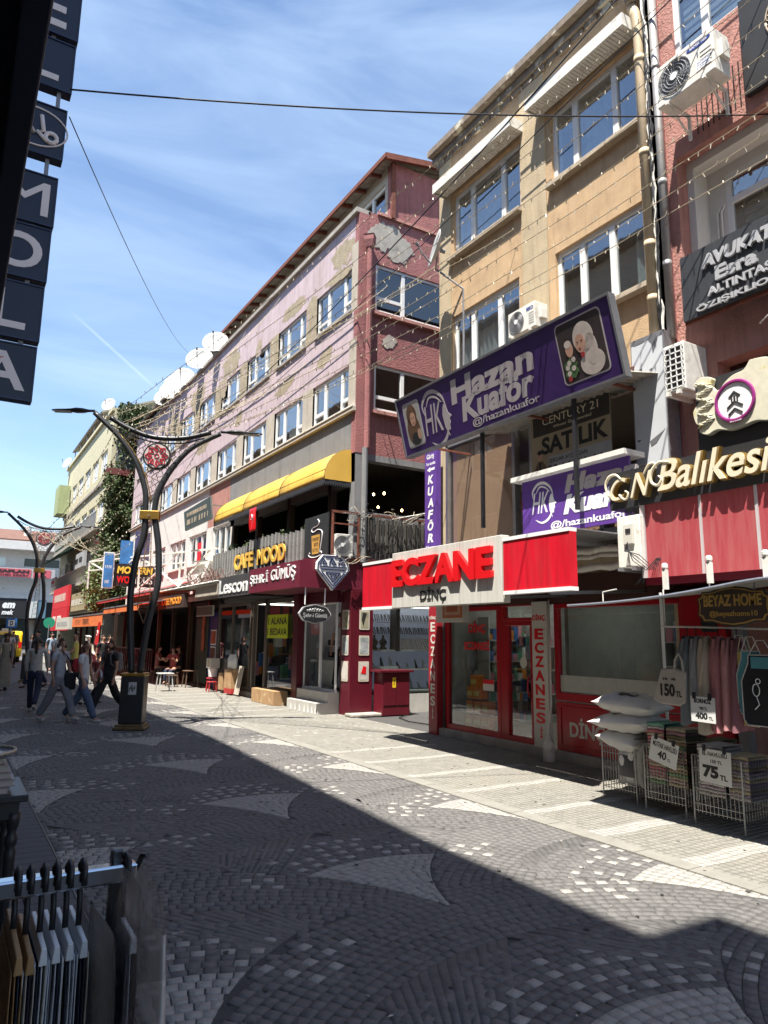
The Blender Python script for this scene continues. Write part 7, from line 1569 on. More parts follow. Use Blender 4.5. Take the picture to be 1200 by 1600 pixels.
    st_ = MB().box(-.06, .08, -.176, -.171, .62, .84).build('torn_sticker', mat('sticker_pale', (.45, .45, .44), .7), t)
    mb = MB()
    for k in range(7): mb.box(-.05+.016*k, -.038+.016*k, -.179, -.176, .66+.02*((k*3) % 4), .74+.02*((k*5) % 4))
    mb.build('sticker_scrawl', m_ink, st_)
    t.location = loc; t.rotation_euler = (0, 0, rot); return t
lamp((3.07, 13.85, .012), rad(-26), 'large black curved street lamp with red star medallion, nearest')
lamp((2.62, 28.5, .012), rad(-8), 'smaller looking black curved street lamp farther down the street')

# ---------------- fairy light strings ----------------
m_wirel = mat('string_cord', (.36, .3, .2), .7, .15, 9); m_bulb = mat('fairy_bulb', (.42, .37, .28), .4, .1, 9); m_dkw = mat('string_cord_dark', (.05, .045, .04), .7)
def string(p, q, sag, label, group, step=.15, r_=.006, bl=.058, zz=.0, m=None):
    p = Vector(p); q = Vector(q); L = (q-p).length; n = max(12, int(L/.25)); t = thing('fairy_lights', label, 'string lights', tuple(p), group)
    def at(s): 
        v = p.lerp(q, s); v.z -= 4*sag*s*(1-s)+zz*math.sin(s*L*2.7); return v
    MB().tube([tuple(at(k/n)) for k in range(n+1)], r_, 4).build('cord', m or m_wirel, t)
    mb = MB(); k = 0; s = 0
    while s < 1:
        a = at(s); rr_ = random.Random(k+int(L*97)); d = Vector((rr_.uniform(-.5, .5), rr_.uniform(-.7, .7), rr_.choice((-1, -1, -1, 1, 1)))).normalized()*bl*rr_.uniform(.7, 1.15)
        mb.beam(tuple(a), tuple(a+d), .0092); s += step*rr_.uniform(.8, 1.2)/L; k += 1
    mb.build('bulbs', m_bulb, t, kind='stuff'); return t
ORD = ['first', 'second', 'third', 'fourth', 'fifth', 'sixth', 'seventh', 'eighth', 'ninth', 'tenth']
G1 = 'fairy light strings from the right facades to the near street lamp'
ends = [(2.2, 5.8), (2.5, 5.72), (2.7, 5.66), (2.9, 5.6), (3.1, 5.56), (3.3, 5.56), (3.5, 5.57), (3.7, 5.6), (3.9, 5.62), (4.0, 5.64), (4.1, 5.66)]
zs = [11.0, 10.4, 9.85, 9.4, 9.0, 8.6, 8.25, 7.9, 7.6, 7.25]
for k, z in enumerate(zs):
    x, ze = ends[k]; string((7.55, 3.6-.05*k, z), (x+.1, 13.85-(x-3.07)*.48, ze+.05), .35+.05*(k % 3), '%s from the top of the bulb strings entering at the right edge' % ORD[k], G1, zz=.012)
for k in range(6):
    x, ze = ends[k]; string((7.7, 8.5+2.1*k, 8.7+.4*(k % 3)), (x, 13.85-(x-3.07)*.48, ze+.05), .3, '%s nearest bulb string fanning from the lamp to the mid facades' % ORD[k], 'fairy light strings from the pink facade to the near lamp', zz=.01)
for k in range(7):
    string((7.7, 19+3.0*k, 11.9), (ends[k][0]+.2, 13.85-(ends[k][0]-3.07)*.48, 5.65), .5, '%s nearest bulb string rising from the lamp to the pink parapet' % ORD[k], 'fairy light strings up to the pink parapet', step=.26, bl=.05, zz=.01)
for k in range(8):
    x = 1.9+.28*k; string((2.4+.24*k, 13.9, 5.62), (x, 28.5, 5.45-.12*(k % 2)), .95+.07*k, '%s bulb string from the left between the two street lamps' % ORD[k], 'fairy light strings between the two lamps', step=.2, bl=.05, zz=.01)
for k in range(5):
    string((2.0+.4*k, 28.5, 5.5), (7.0, 42.5+4*k, 12.5), 1.4, '%s nearest bulb string from the far lamp to the yellow building' % ORD[k], 'fairy light strings up to the yellow building', step=.3)
def cable(pts, r_, label, group=None, m=None, n_=30, sag=.2, name='overhead_cable'):
    p, q = Vector(pts[0]), Vector(pts[1]); P = []
    for k in range(n_+1): s = k/n_; v = p.lerp(q, s); v.z -= 4*sag*s*(1-s); P.append(tuple(v))
    return setp(MB().tube(P, r_, 5).build(name, m or black, smooth=True), label, 'cable', group)
cable(((.5, 6.8, 6.9), (8.0, 4.21, 8.11)), .009, 'long black cable crossing the whole picture under the roofs', sag=.13)
cable(((.53, 7.0, 6.75), (7.0, 26.5, 12.6)), .006, 'thin dark cable running from the letter sign to the pink roof', sag=.35)
cable(((7.4, 2.0, 11.6), (7.72, 30, 9.9)), .014, 'thick black cable slung along the facades', sag=.9)
cable(((7.5, 3.0, 10.5), (7.7, 38, 8.7)), .009, 'thin black cable slung along the facades', sag=.6)

# ---------------- near left: letter sign, awning, rack, table ----------------
m_navyb = mat('sign_navy', (.012, .018, .042), .35, .1, 3); m_lgrey = mat('letter_grey', (.75, .71, .7), .5, .05, 4)
ms = thing('vertical_letter_sign', 'column of dark navy letter boxes reading EL and MOLA hanging high on the left', 'sign', (.2, 7, 3.8)); F7_ = Fr('side', 7.0)
rows = [('A', 3.78, 4.31, .46), ('L', 4.36, 4.91, .47), ('O', 4.96, 5.50, .48), ('M', 5.53, 6.05, .49), ('*', 6.25, 6.8, .51), ('L', 7.0, 7.54, .53), ('E', 7.6, 8.2, .54)]
for ch, z0, z1, xr_ in rows:
    x0_ = xr_-.54
    MB(F7_).box(x0_, xr_, z0, z1, -.12, 0).build('letter_box', m_navyb, ms, bevel=.006); mb = MB(F7_); mb.box(x0_, xr_, z0, z0+.012, 0, .012); mb.box(xr_-.012, xr_, z0+.012, z1, 0, .012); mb.box(x0_, xr_-.012, z1-.012, z1, 0, .012); mb.build('box_edge', mat('edge_navy', (.02, .03, .08), .3), ms)
    cx_ = (x0_+xr_)/2; w_ = {'A': .4, 'L': .28, 'O': .42, 'M': .42, 'E': .3, 'T': .36}.get(ch, .4)
    if ch != '*': letters(F7_, ch, cx_-w_/2, cx_+w_/2, z0+.09, z1-.09, 0, m_lgrey, 'letter', ms, .006, .0 if ch == 'M' else .02)
    else:
        mb = MB(); e_ = [(cx_+.29*math.cos(t), 6.53+.2*math.sin(t)) for t in np.linspace(0, 6.2832, 40)]; mb.tube([F7_(a, b, .006) for a, b in e_], .009, 5)
        mb.tube([F7_(*p, .006) for p in ((cx_-.2, 6.42), (cx_-.1, 6.62), (cx_, 6.45), (cx_+.08, 6.5), (cx_+.05, 6.66))], .022, 6); mb.tube([F7_(cx_+.15+.05*math.cos(t), 6.45+.05*math.sin(t), .006) for t in np.linspace(0, 6.2832, 18)], .022, 6); mb.tube([F7_(cx_+.02, 6.48, .006), F7_(cx_+.12, 6.4, .006)], .02, 6); mb.build('emblem', m_lgrey, ms, smooth=True)
mb = MB()
for z0, z1, x in ((6.05, 6.25, .38), (6.8, 7.0, .42)): mb.box(x-.018, x+.018, 7.03, 7.07, z0, z1)
for z0, z1 in ((4.31, 4.36), (4.91, 4.96), (5.5, 5.53), (7.54, 7.6)): mb.box(.3, .34, 7.03, 7.07, z0, z1)
for z in (4.1, 5.2, 6.5, 7.3, 7.9): mb.beam((-1, 7.06, z), (.0, 7.06, z), .04)
mb.build('connecting_rod', grey, ms)
sc_ = MB(F7_); sc_.poly([(-.02, 4.14), (.2, 4.16), (.12, 4.12), (0, 4.11)], .006, .01, ident); sc_.build('orange_tape_scrap', mat('orange_scrap', (.45, .09, .03), .7), ms)
na = thing('shop_awning', 'dark navy awning edge overhead at the upper left corner', 'awning', (-.5, 1.5, 2.9))
mb = MB(); mb.box(-1.0, .0, -1.5, 5.6, 2.96, 3.2); mb.build('canopy_box', mat('awning_navy', (.01, .012, .022), .7, .4, 3), na); mb = MB(); mb.box(.0, .055, -1.5, 5.6, 2.9, 3.3); mb.build('fascia', mat('fascia_navy', (.014, .02, .045), .5, .3, 3), na, bevel=.005)
mb = MB(); mb.box(.045, .06, 1.85, 1.9, 3.0, 3.06); mb.box(.045, .06, 2.6, 2.65, 3.0, 3.06); mb.build('fixing_screw', grey, na)

rk = thing('garment_rack', 'chrome garment rack rail with dark post in the bottom left corner', 'clothes rack', (.1, 1.18, 0))
m_chr = mat('chrome', (.55, .57, .6), .16, .05, 6, metal=1.); MB().box(-.55, .283, 1.168, 1.192, 1.337, 1.362).build('rail', m_chr, rk, bevel=.003)
gm_ = mat('gunmetal', (.07, .07, .075), .3, .1, 6, metal=.6); MB().box(.25, .267, 1.192, 1.21, .02, 1.378).build('post', gm_, rk, bevel=.003); MB().box(.245, .272, 1.188, 1.214, 1.12, 1.15).build('clamp', black, rk, bevel=.002); MB().tube([(.25, 1.2, 1.345), (.244, 1.2, 1.345)], .004, 8).build('bolt', steel, rk)
MB().tube([(.283, 1.18, 1.35), (.289, 1.17, 1.372), (.292, 1.15, 1.376)], .004, 6).build('end_hook', black, rk); MB().box(-.5, .3, 1.1, 1.3, .0, .03).build('base', black, rk)
m_wood2 = mat('hanger_wood', (.3, .17, .07), .5, .2, 9); m_whp = mat('hanger_white', (.6, .6, .6), .35)
fab = [mat('garment_white', (.5, .5, .52), .9, .08, 12, .5, 60), mat('garment_brown', (.25, .14, .06), .9, .12, 12, .5, 60), mat('garment_navy', (.02, .024, .04), .9, .2, 14, .5, 60), mat('garment_grey', (.13, .13, .14), .9, .12, 12, .5, 60), mat('garment_cream', (.42, .37, .3), .9, .1, 10, .5, 60)]
def garment(x, label, hm, col, y0_=1.12, zb_=1.285):
    t = thing('garment', label, 'clothing', (x, 1.18, 1.35), 'garments on the near rack')
    MB().tube([(x, 1.158, 1.345), (x, 1.16, 1.368), (x, 1.18, 1.374), (x, 1.198, 1.364), (x, 1.196, 1.34), (x, 1.183, 1.32), (x, 1.18, zb_)], .0042, 8).build('hanger_hook', black, t, smooth=True)
    mb = MB(); mb.add([(x-.0055, y0_, zb_-.022), (x+.0055, y0_, zb_-.022), (x+.0035, y0_, zb_), (x-.0035, y0_, zb_), (x-.0055, 1.26, zb_-.022), (x+.0055, 1.26, zb_-.022), (x+.0035, 1.26, zb_+.004), (x-.0035, 1.26, zb_+.004)], [(0, 1, 2, 3), (4, 5, 6, 7), (0, 1, 5, 4), (1, 2, 6, 5), (2, 3, 7, 6), (3, 0, 4, 7)]); mb.build('hanger_clamp', hm, t, bevel=.0015)
    ph_ = random.random()*6; n_ = len(col)
    for q, c_ in enumerate(col):
        xo = x+.0042*(q-(n_-1)/2)
        def f(s, u):
            y = y0_+.004+(1.255-y0_)*s-.05*u*(1+.3*math.sin(ph_+q))*(1-s)
            return (xo+.006*u*math.sin(s*9+ph_+u*3)+.0035*math.sin(u*9+s*5+q)*min(1, u*6)+.004*(q-(n_-1)/2)*min(1, u*3), y, zb_-.018-u*.78)
        MB().sheet(14, 22, f).build('cloth_fold', c_, t, smooth=True, solid=.0012)
    return t
garment(.122, 'brown garment on a wooden clamp hanger, far left of the rack', m_wood2, [fab[1], fab[1], fab[2], fab[1]], 1.08, 1.295); garment(.138, 'tan and navy garment on a wooden clamp hanger', m_wood2, [fab[0], fab[4], fab[2], fab[4]], 1.1)
garment(.156, 'white piped navy garment, first of the white clamps', m_whp, [fab[0], fab[2], fab[0], fab[4], fab[0]]); garment(.172, 'white piped grey garment, second of the white clamps', m_whp, [fab[0], fab[3], fab[0], fab[2], fab[0]])
garment(.189, 'cream piped navy garment, third of the white clamps', m_whp, [fab[4], fab[2], fab[0], fab[0]]); garment(.207, 'white edged navy garment, last of the white clamps', m_whp, [fab[0], fab[2], fab[2], fab[4]])
g_ = garment(.268, 'dark garment inside a clear plastic cover at the rack end', m_whp, [fab[3], fab[0], fab[2], fab[2]], 1.1)
def fbag(s, u):
    a = 2*math.pi*s; wv = .014+.016*min(1, u*2)+.003*math.sin(a*5+u*9)+.003*math.sin(u*23+a*2)
    return (.276+wv*math.cos(a), 1.12+(.14+.04*u)*math.sin(a)*(1+.03*math.sin(u*17)), 1.345+.02*math.cos(a*2)*(1-u)-.85*u)
MB().sheet(48, 40, fbag).build('plastic_cover', GP, g_, smooth=True)
g2 = thing('garment', 'large grey garment in clear plastic hanging between the clamps and the post', 'clothing', (.235, 1.18, 1.3), 'garments on the near rack')
MB().sheet(20, 24, lambda s, u: (.236+.004*math.sin(s*8+u*5), 1.06+.22*s, 1.3-.03*abs(s-.5)-.82*u)).build('cloth_fold', fab[3], g2, smooth=True); MB().sheet(30, 20, lambda s, u: (.228+.004*math.sin(s*9+u*5)+.004*math.sin(u*21+s*7), 1.03+.27*s, 1.315-.05*abs(s-.5)-.85*u)).build('plastic_cover', GP, g2, smooth=True)
# side table with books and trays
tt = thing('side_table', 'black wooden table with turned legs on the left edge', 'table', (-.1, 5, 0)); m_blk = mat('table_black', (.02, .02, .022), .4, .2, 8)
MB().box(-.45, .52, 4.88, 5.5, .72, .76).build('table_top', m_blk, tt, bevel=.006); MB().box(-.4, .48, 4.93, 5.45, .62, .72).build('apron_frame', m_blk, tt)
for x in (.455, -.37):
    for y in (4.96, 5.42):
        MB().lathe([(.018, 0), (.022, .02), (.026, .2), (.032, .38), (.034, .42), (.024, .44), (.036, .47), (.036, .5), (.022, .53), (.034, .56), (.04, .6), (.04, .64)], (x, y, .012), 14).build('leg', m_blk, tt, smooth=True)
cols = [(.2, .17, .15), (.3, .27, .24), (.24, .19, .17), (.35, .3, .26), (.18, .14, .12)]
for k in range(5):
    b_ = thing('book', 'hardback lying in the stack on the black table, %s' % ['bottom one', 'second from the bottom', 'middle one', 'second from the top', 'top one under the tray'][k], 'book', (0, 4.8, .76+.042*k), 'stacked books on the black table')
    z = .761+.042*k; o_x = .012*((k*3) % 4); MB().box(-.25+o_x, .42+o_x-.01*k, 4.94, 5.23, z, z+.006).build('cover', mat('book_%d' % k, cols[k], .6), b_); MB().box(-.24+o_x, .41+o_x-.01*k, 4.945, 5.225, z+.006, z+.034).build('pages', mat('book_pages', (.4, .36, .31), .8, .1, 40), b_); MB().box(-.25+o_x, .42+o_x-.01*k, 4.94, 5.23, z+.034, z+.04).build('cover', mat('book_%d' % k, cols[k]), b_)
for k, (x, y, z, r_, lb_) in enumerate(((.2, 5.05, .972, .24, 'round silver tray with a rope rim lying on the book stack'), (.1, 5.4, 1.01, .22, 'second round silver tray behind the front one'))):
    tr_ = thing('tray', lb_, 'tray', (x, y, z), 'round silver trays'); MB().lathe([(r_*.9, 0), (r_, .02), (r_, .03), (r_*.88, .012), (.0, .01)], (x, y, z), 32).build('tray_plate', mat('tray_silver', (.4, .42, .45), .25, .3, 8, metal=.8), tr_, smooth=True)
    MB().tube([(x+r_*math.cos(t), y+r_*math.sin(t), z+.03+.003*math.sin(t*30)) for t in np.linspace(0, 6.2832, 90)], .009, 6).build('rope_rim', m_sill, tr_, smooth=True)

# ---------------- ivy and plants ----------------
m_ivy = mat('ivy_leaf', (.04, .065, .02), .6, .5, 1.2, col2=(.075, .1, .035), c2pos=(.4, .65), c2scale=.9)
m_ivy2 = mat('ivy_leaf_light', (.13, .17, .06), .6, .3, 2)
def leaves(pts, size, name, m, par, nrm=None):
    n = len(pts); P = np.array(pts); a = RN.normal(size=(n, 3)); a /= np.linalg.norm(a, axis=1)[:, None]; b = np.cross(a, RN.normal(size=(n, 3))); b /= np.linalg.norm(b, axis=1)[:, None]
    s = size*RN.uniform(.6, 1.3, (n, 1)); V = np.stack([P-a*s, P+b*s*.7, P+a*s, P-b*s*.7], 1).reshape(-1, 3); bb = base_of(par); V = V-np.array(bb)
    me = bpy.data.meshes.new(name); me.vertices.add(n*4); me.vertices.foreach_set('co', V.reshape(-1)); me.loops.add(n*4); me.loops.foreach_set('vertex_index', np.arange(n*4)); me.polygons.add(n); me.polygons.foreach_set('loop_start', np.arange(0, n*4, 4)); me.polygons.foreach_set('loop_total', np.full(n, 4)); me.update(calc_edges=True); me.materials.append(m)
    o = bpy.data.objects.new(name, me); C.objects.link(o); o.parent = par; o['kind'] = 'stuff' if par else ''; 
    if not par: del o['kind']
    return o
iv = thing('ivy', 'large dense ivy covering the side of the yellow building', 'ivy', (7.5, 41.5, 4))
pts = []
for k in range(700):
    z = random.uniform(3.5, 11.6); x = random.uniform(6.8, 9.2)
    lim = 6.6+.5*math.sin(z*1.7)
    if x < lim or (z > 10.3 and random.random() < .75): continue
    bulge = .9+.5*math.sin(x*3+z*1.9)+.4*math.sin(z*3.3)
    c = (x, 41.9-abs(bulge)*random.random(), z)
    for q in range(26): pts.append((c[0]+random.gauss(0, .2), min(41.95, c[1]+random.gauss(0, .18)), c[2]+random.gauss(0, .2)))
leaves(pts, .075, 'foliage', m_ivy, iv); leaves(random.sample(pts, 2600), .11, 'foliage', m_ivy2, iv); 
mb = MB()
for k in range(10): x = 6.8+.22*k; mb.tube([(x, 41.9, 3.0), (x+.1*math.sin(k), 41.88, 6), (x+.2*math.cos(k), 41.85, 9)], .03, 5)
mb.build('stem', m_wood, iv)
iv2 = thing('ivy', 'hanging ivy spilling over the roof edge between the pink and yellow buildings', 'ivy', (7.5, 41, 13))
pts = []
for k in range(90):
    x = random.uniform(7.3, 8.8); L = random.uniform(.4, 3.2); y = 41.5+random.uniform(-.6, .3)
    for q in range(int(L*26)): pts.append((x+random.gauss(0, .12), y+random.gauss(0, .12), 14.7-L*q/(L*26)+random.gauss(0, .1)))
leaves(pts, .085, 'foliage', m_ivy, iv2)
t = thing('hanging_plant', 'pale green trailing plant hanging below the balcony at the ivy foot', 'plant', (6.6, 39, 3)); pts = []
for k in range(2600): z = random.uniform(2.9, 5.3); w_ = .45*math.sin((z-2.6)/2.9*math.pi)+.1; pts.append((6.35+random.gauss(0, w_*.6), 38.5+random.gauss(0, .4), z))
leaves(pts, .075, 'foliage', m_ivy2, t); MB().tube([(6.35, 38.5, 2.6), (6.4, 38.5, 4.0), (6.35, 38.5, 5.2)], .03, 5).build('stem', m_wood, t)

# ---------------- taxi ----------------
tx = thing('taxi', 'yellow taxi van parked where the street ends', 'car', (3.1, 50, 0)); m_tx = mat('taxi_yellow', (.7, .46, .01), .3, .05, 3); m_tg = mat('car_glass', (.02, .025, .03), .1)
prof = [(-2.1, .35), (-2.15, .8), (-2.05, 1.0), (-1.95, 1.65), (-1.7, 1.82), (.6, 1.84), (1.1, 1.1), (2.1, .95), (2.2, .6), (2.15, .35)]
mb = MB(); mb.poly([(49.8+a, b) for a, b in prof], 2.2, 3.95, lambda u, v, w: (w, u, v)); mb.build('body', m_tx, tx, bevel=.07)
F = Fr('side', 49.8-2.02); mb = MB(); rrect(F, 2.4, 3.75, 1.12, 1.62, .1, .0, .06, m_tg, tx, 'rear_window'); MB(F).box(2.85, 3.3, .6, .72, .1, .14).build('number_plate', white, tx)
MB().box(2.9, 3.25, 49.2, 49.45, 1.84, 1.98).build('roof_sign', white, tx, bevel=.02)
for x in (2.28, 3.8): MB(F).box(x-.05, x+.12, .85, 1.2, .08, .13).build('tail_light', m_redlet, tx)
for sgx in (2.19, 3.96):
    MB().box(min(sgx, sgx+.01), max(sgx, sgx+.01)+.004, 48.1, 50.2, 1.15, 1.65).build('side_window', m_tg, tx)
for x in (2.25, 3.7):
    for y in (48.4, 51.1): w = MB().lathe([(.2, 0), (.33, .02), (.33, .2), (.2, .22)], (x, y, .33), 18, 'x').build('wheel', black, tx); MB().lathe([(.05, -.01), (.2, -.01), (.2, .23)], (x, y, .33), 14, 'x').build('rim', grey, w)
# ---------------- people ----------------
SK = {}
def skin(name, nodes, edges, m, parent=None, root=0, sub=1, smooth=True):
    """grow one continuous surface from a joint graph: nodes = [(x,y,z,rx,ry)]"""
    me = bpy.data.meshes.new(name); me.from_pydata([n[:3] for n in nodes], edges, []); o = bpy.data.objects.new(name, me); TMP.collection.objects.link(o)
    md = o.modifiers.new('skin', 'SKIN'); md.use_smooth_shade = True; md.branch_smoothing = .6
    for i, n in enumerate(nodes):
        v = me.skin_vertices[0].data[i]; v.radius = (n[3], n[4] if len(n) > 4 else n[3]); v.use_root = (i == root)
    if sub: s = o.modifiers.new('sub', 'SUBSURF'); s.levels = sub; s.render_levels = sub
    TMP.view_layers[0].update(); dg = TMP.view_layers[0].depsgraph; me2 = bpy.data.meshes.new_from_object(o.evaluated_get(dg)); bpy.data.objects.remove(o); bpy.data.meshes.remove(me)
    me2.materials.clear(); me2.materials.append(m); me2.polygons.foreach_set('use_smooth', [True]*len(me2.polygons)); me2.name = name
    o = bpy.data.objects.new(name, me2); C.objects.link(o); o.parent = parent; return o
m_sk = mat('skin', (.36, .2, .14), .5, .1, 6); m_sk2 = mat('skin_tan', (.28, .15, .1), .5, .1, 6)
def cloth(n_, c): return mat('cloth_'+n_, c, .92, .18, 7, .9, 13)
hairm = mat('hair_dark', (.022, .014, .01), .45, .3, 30, .5, 90, stretch=(6, 6, 1)); hairb = mat('hair_brown', (.06, .03, .018), .45, .3, 30, .5, 90, stretch=(6, 6, 1)); hairr = mat('hair_reddish', (.085, .028, .018), .45, .3, 30, .5, 90, stretch=(6, 6, 1)); hairg = mat('hair_grey', (.2, .18, .16), .6)
def person(label, x, y, face, H, top, bottom, shoes, hair=hairm, hairkind='long', legs=((20, 5), (-15, 20)), arms=((-15, 20), (15, 30)), skinm=None, headturn=0, kind='trousers', group=None, z0=.013, sit=False, width=1., sleeves='short', lean=0., scarf=None, tall=None):
    """face: heading in degrees, 0 = towards -Y (the camera side), positive turns towards +X"""
    sm = skinm or m_sk; t = thing('person', label, 'person', (0, 0, 0), group); BASE[t.name] = Vector((0, 0, 0)); k = H/1.65; Wd = width
    hip_z = .9; N_ = []; E_ = []
    def nd(*a): N_.append(a); return len(N_)-1
    def ed(a, b): E_.append((a, b))
    def leg(side, a, kn):
        hx = .085*side*Wd; a = rad(a); b = a-rad(kn); h = Vector((hx, 0, hip_z-.04)); kk = h+Vector((0, -math.sin(a), -math.cos(a)))*.42; an = kk+Vector((0, -math.sin(b), -math.cos(b)))*.40
        f = b*0.5 if b < 0 else b*.3; toe = an+Vector((0, -math.cos(f)*.15, -.055+math.sin(-f)*-.12 if b > 0 else -.055-math.sin(-b)*.08)); heel = an+Vector((0, .045, -.03)); return h, kk, an, toe, heel
    Ls = leg(-1, *legs[0]); Rs = leg(1, *legs[1]); low = min(min(q.z for q in (L[2], L[3], L[4])) for L in (Ls, Rs))-.03
    if sit: low = min(Ls[2].z, Rs[2].z)-.08
    up_ = -low
    ly = lambda z: -math.sin(rad(lean))*(z-hip_z)
    T = lambda v: (v[0], v[1]+(ly(v[2]) if v[2] > hip_z else 0), v[2]+up_)
    pel = nd(*T((0, 0, hip_z)), .115*Wd, .085); wa = nd(*T((0, 0, 1.06)), .1*Wd, .075); ch = nd(*T((0, .01, 1.25)), .125*Wd, .085); ns = nd(*T((0, .015, 1.37)), .07, .06); nk = nd(*T((0, .005, 1.43)), .042, .045)
    hd_ = rad(headturn); hx_, hy_ = math.sin(hd_), -math.cos(hd_)
    jw_ = nd(*T((.02*hx_, .02*hy_, 1.49)), .05, .058); fc_ = nd(*T((.012*hx_, .012*hy_, 1.545)), .07, .083); cr_ = nd(*T((0, .01, 1.6)), .066, .078)
    for a, b in ((pel, wa), (wa, ch), (ch, ns), (ns, nk), (nk, jw_), (jw_, fc_), (fc_, cr_)): ed(a, b)
    nose = nd(*T((.082*hx_, .004+.1*hy_, 1.53)), .011, .013); ed(fc_, nose)
    legn = []
    for L in (Ls, Rs):
        h = nd(*T(L[0]), .085*Wd, .085); kn_ = nd(*T(L[1]), .052, .055); cf = nd(*T(L[1].lerp(L[2], .35)+Vector((0, .012, 0))), .05, .052); an_ = nd(*T(L[2]), .033, .037); to = nd(*T(L[3]), .03, .022); ed(pel, h); ed(h, kn_); ed(kn_, cf); ed(cf, an_); ed(an_, to); legn.append((h, kn_, an_))
    armj = []
    for side, (sa, el) in zip((-1, 1), arms):
        ab = .10; sh_ = Vector((.165*side*Wd, .01, 1.345)); a = rad(sa); d1 = Vector((side*ab, -math.sin(a), -math.cos(a))).normalized(); eb = sh_+d1*.27; b = a+rad(el); d2 = Vector((-side*.04, -math.sin(b), -math.cos(b))).normalized(); wr = eb+d2*.235; pm = wr+d2*.07
        i0 = nd(*T(sh_), .052, .05); i1 = nd(*T(eb), .036, .037); i2 = nd(*T(wr), .024, .026); i3 = nd(*T(pm), .027, .018); ed(ch, i0) if False else ed(ns, i0); ed(i0, i1); ed(i1, i2); ed(i2, i3)
        nrm = Vector((1, 0, 0)).cross(d2); fwd = Vector((0, -math.cos(b), math.sin(b)))
        for q, ln_ in ((-.024, .062), (-.008, .075), (.008, .07), (.023, .055)):
            f0 = pm+fwd*q+d2*.022; f1 = f0+d2*ln_*.55; f2 = f1+(d2*.8+Vector((-side*.5, 0, 0))).normalized()*ln_*.45
            j0 = nd(*T(f0), .009, .009); j1 = nd(*T(f1), .0085, .0085); j2 = nd(*T(f2), .007, .007); ed(i3, j0); ed(j0, j1); ed(j1, j2)
        th = wr+d2*.03+fwd*.03; j0 = nd(*T(th), .01, .01); j1 = nd(*T(th+d2*.04+fwd*.018), .009, .009); ed(i2, j0); ed(j0, j1)
        armj.append((sh_, eb, wr, pm))
    skin('body', N_, E_, sm, t, root=pel)
    # top
    n2 = []; e2 = []
    def a2(*q): n2.append(q); return len(n2)-1
    hem = hip_z-.1 if kind != 'coat' else hip_z-.08
    p0 = a2(*T((0, 0, hem)), .14*Wd, .112); p1 = a2(*T((0, 0, 1.06)), .125*Wd, .098); p2 = a2(*T((0, .008, 1.22)), .145*Wd, .108); p3 = a2(*T((0, .014, 1.36)), .085, .066); e2 += [(p0, p1), (p1, p2), (p2, p3)]
    for (sh_, eb, wr, pm) in armj:
        s0_ = a2(*T(sh_), .066, .06); e2.append((p3, s0_)); end = sh_.lerp(eb, .62 if sleeves == 'short' else 1.0); s1_ = a2(*T(end), .055, .056); e2.append((s0_, s1_))
        if sleeves == 'long': s2_ = a2(*T(eb.lerp(wr, .92)), .037, .04); e2.append((s1_, s2_))
    skin('shirt' if kind != 'coat' else 'coat', n2, e2, top, t, root=p0)
    if kind == 'coat':
        mb = MB(); n_ = 24; zt = hip_z+up_+.02
        mb.sheet(n_, 10, lambda s, u: ((.145+.085*u)*Wd*math.cos(2*math.pi*s)*(1+.05*math.sin(s*44)*u), (.115+.09*u)*math.sin(2*math.pi*s)*(1+.05*math.cos(s*38)*u), zt-u*(zt-.12))); mb.build('coat_skirt', top, t, smooth=True)
    else:
        n3 = []; e3 = []
        def a3(*q): n3.append(q); return len(n3)-1
        q0 = a3(*T((0, 0, hip_z+.12)), .118*Wd, .092); q1 = a3(*T((0, .004, hip_z-.02)), .128*Wd, .105); e3.append((q0, q1))
        for L in (Ls, Rs):
            w_ = 1.25 if kind == 'wide' else 1.0
            h = a3(*T(L[0]+Vector((0, 0, -.06))), .098*Wd, .1); kn_ = a3(*T(L[1]), .068*w_, .072*w_); ca2 = a3(*T(L[1].lerp(L[2], .55)), .062*w_, .066*w_); an_ = a3(*T(L[2]+Vector((0, .004, .0))), .05*w_*1.1, .056*w_*1.1); e3 += [(q1, h), (h, kn_), (kn_, ca2), (ca2, an_)]
        skin('trousers', n3, e3, bottom, t, root=q1)
    for L in (Ls, Rs):
        an_, to, he = L[2], L[3], L[4]; skin('shoe', [(*T(he), .042, .036), (*T((an_+to)/2+Vector((0, 0, -.02))), .047, .04), (*T(to), .04, .026)], [(0, 1), (1, 2)], shoes, t, root=1, sub=1)
    hv = lambda f, s, z: T((hx_*f-hy_*s*-1, .01+hy_*f+hx_*s*-1, z))
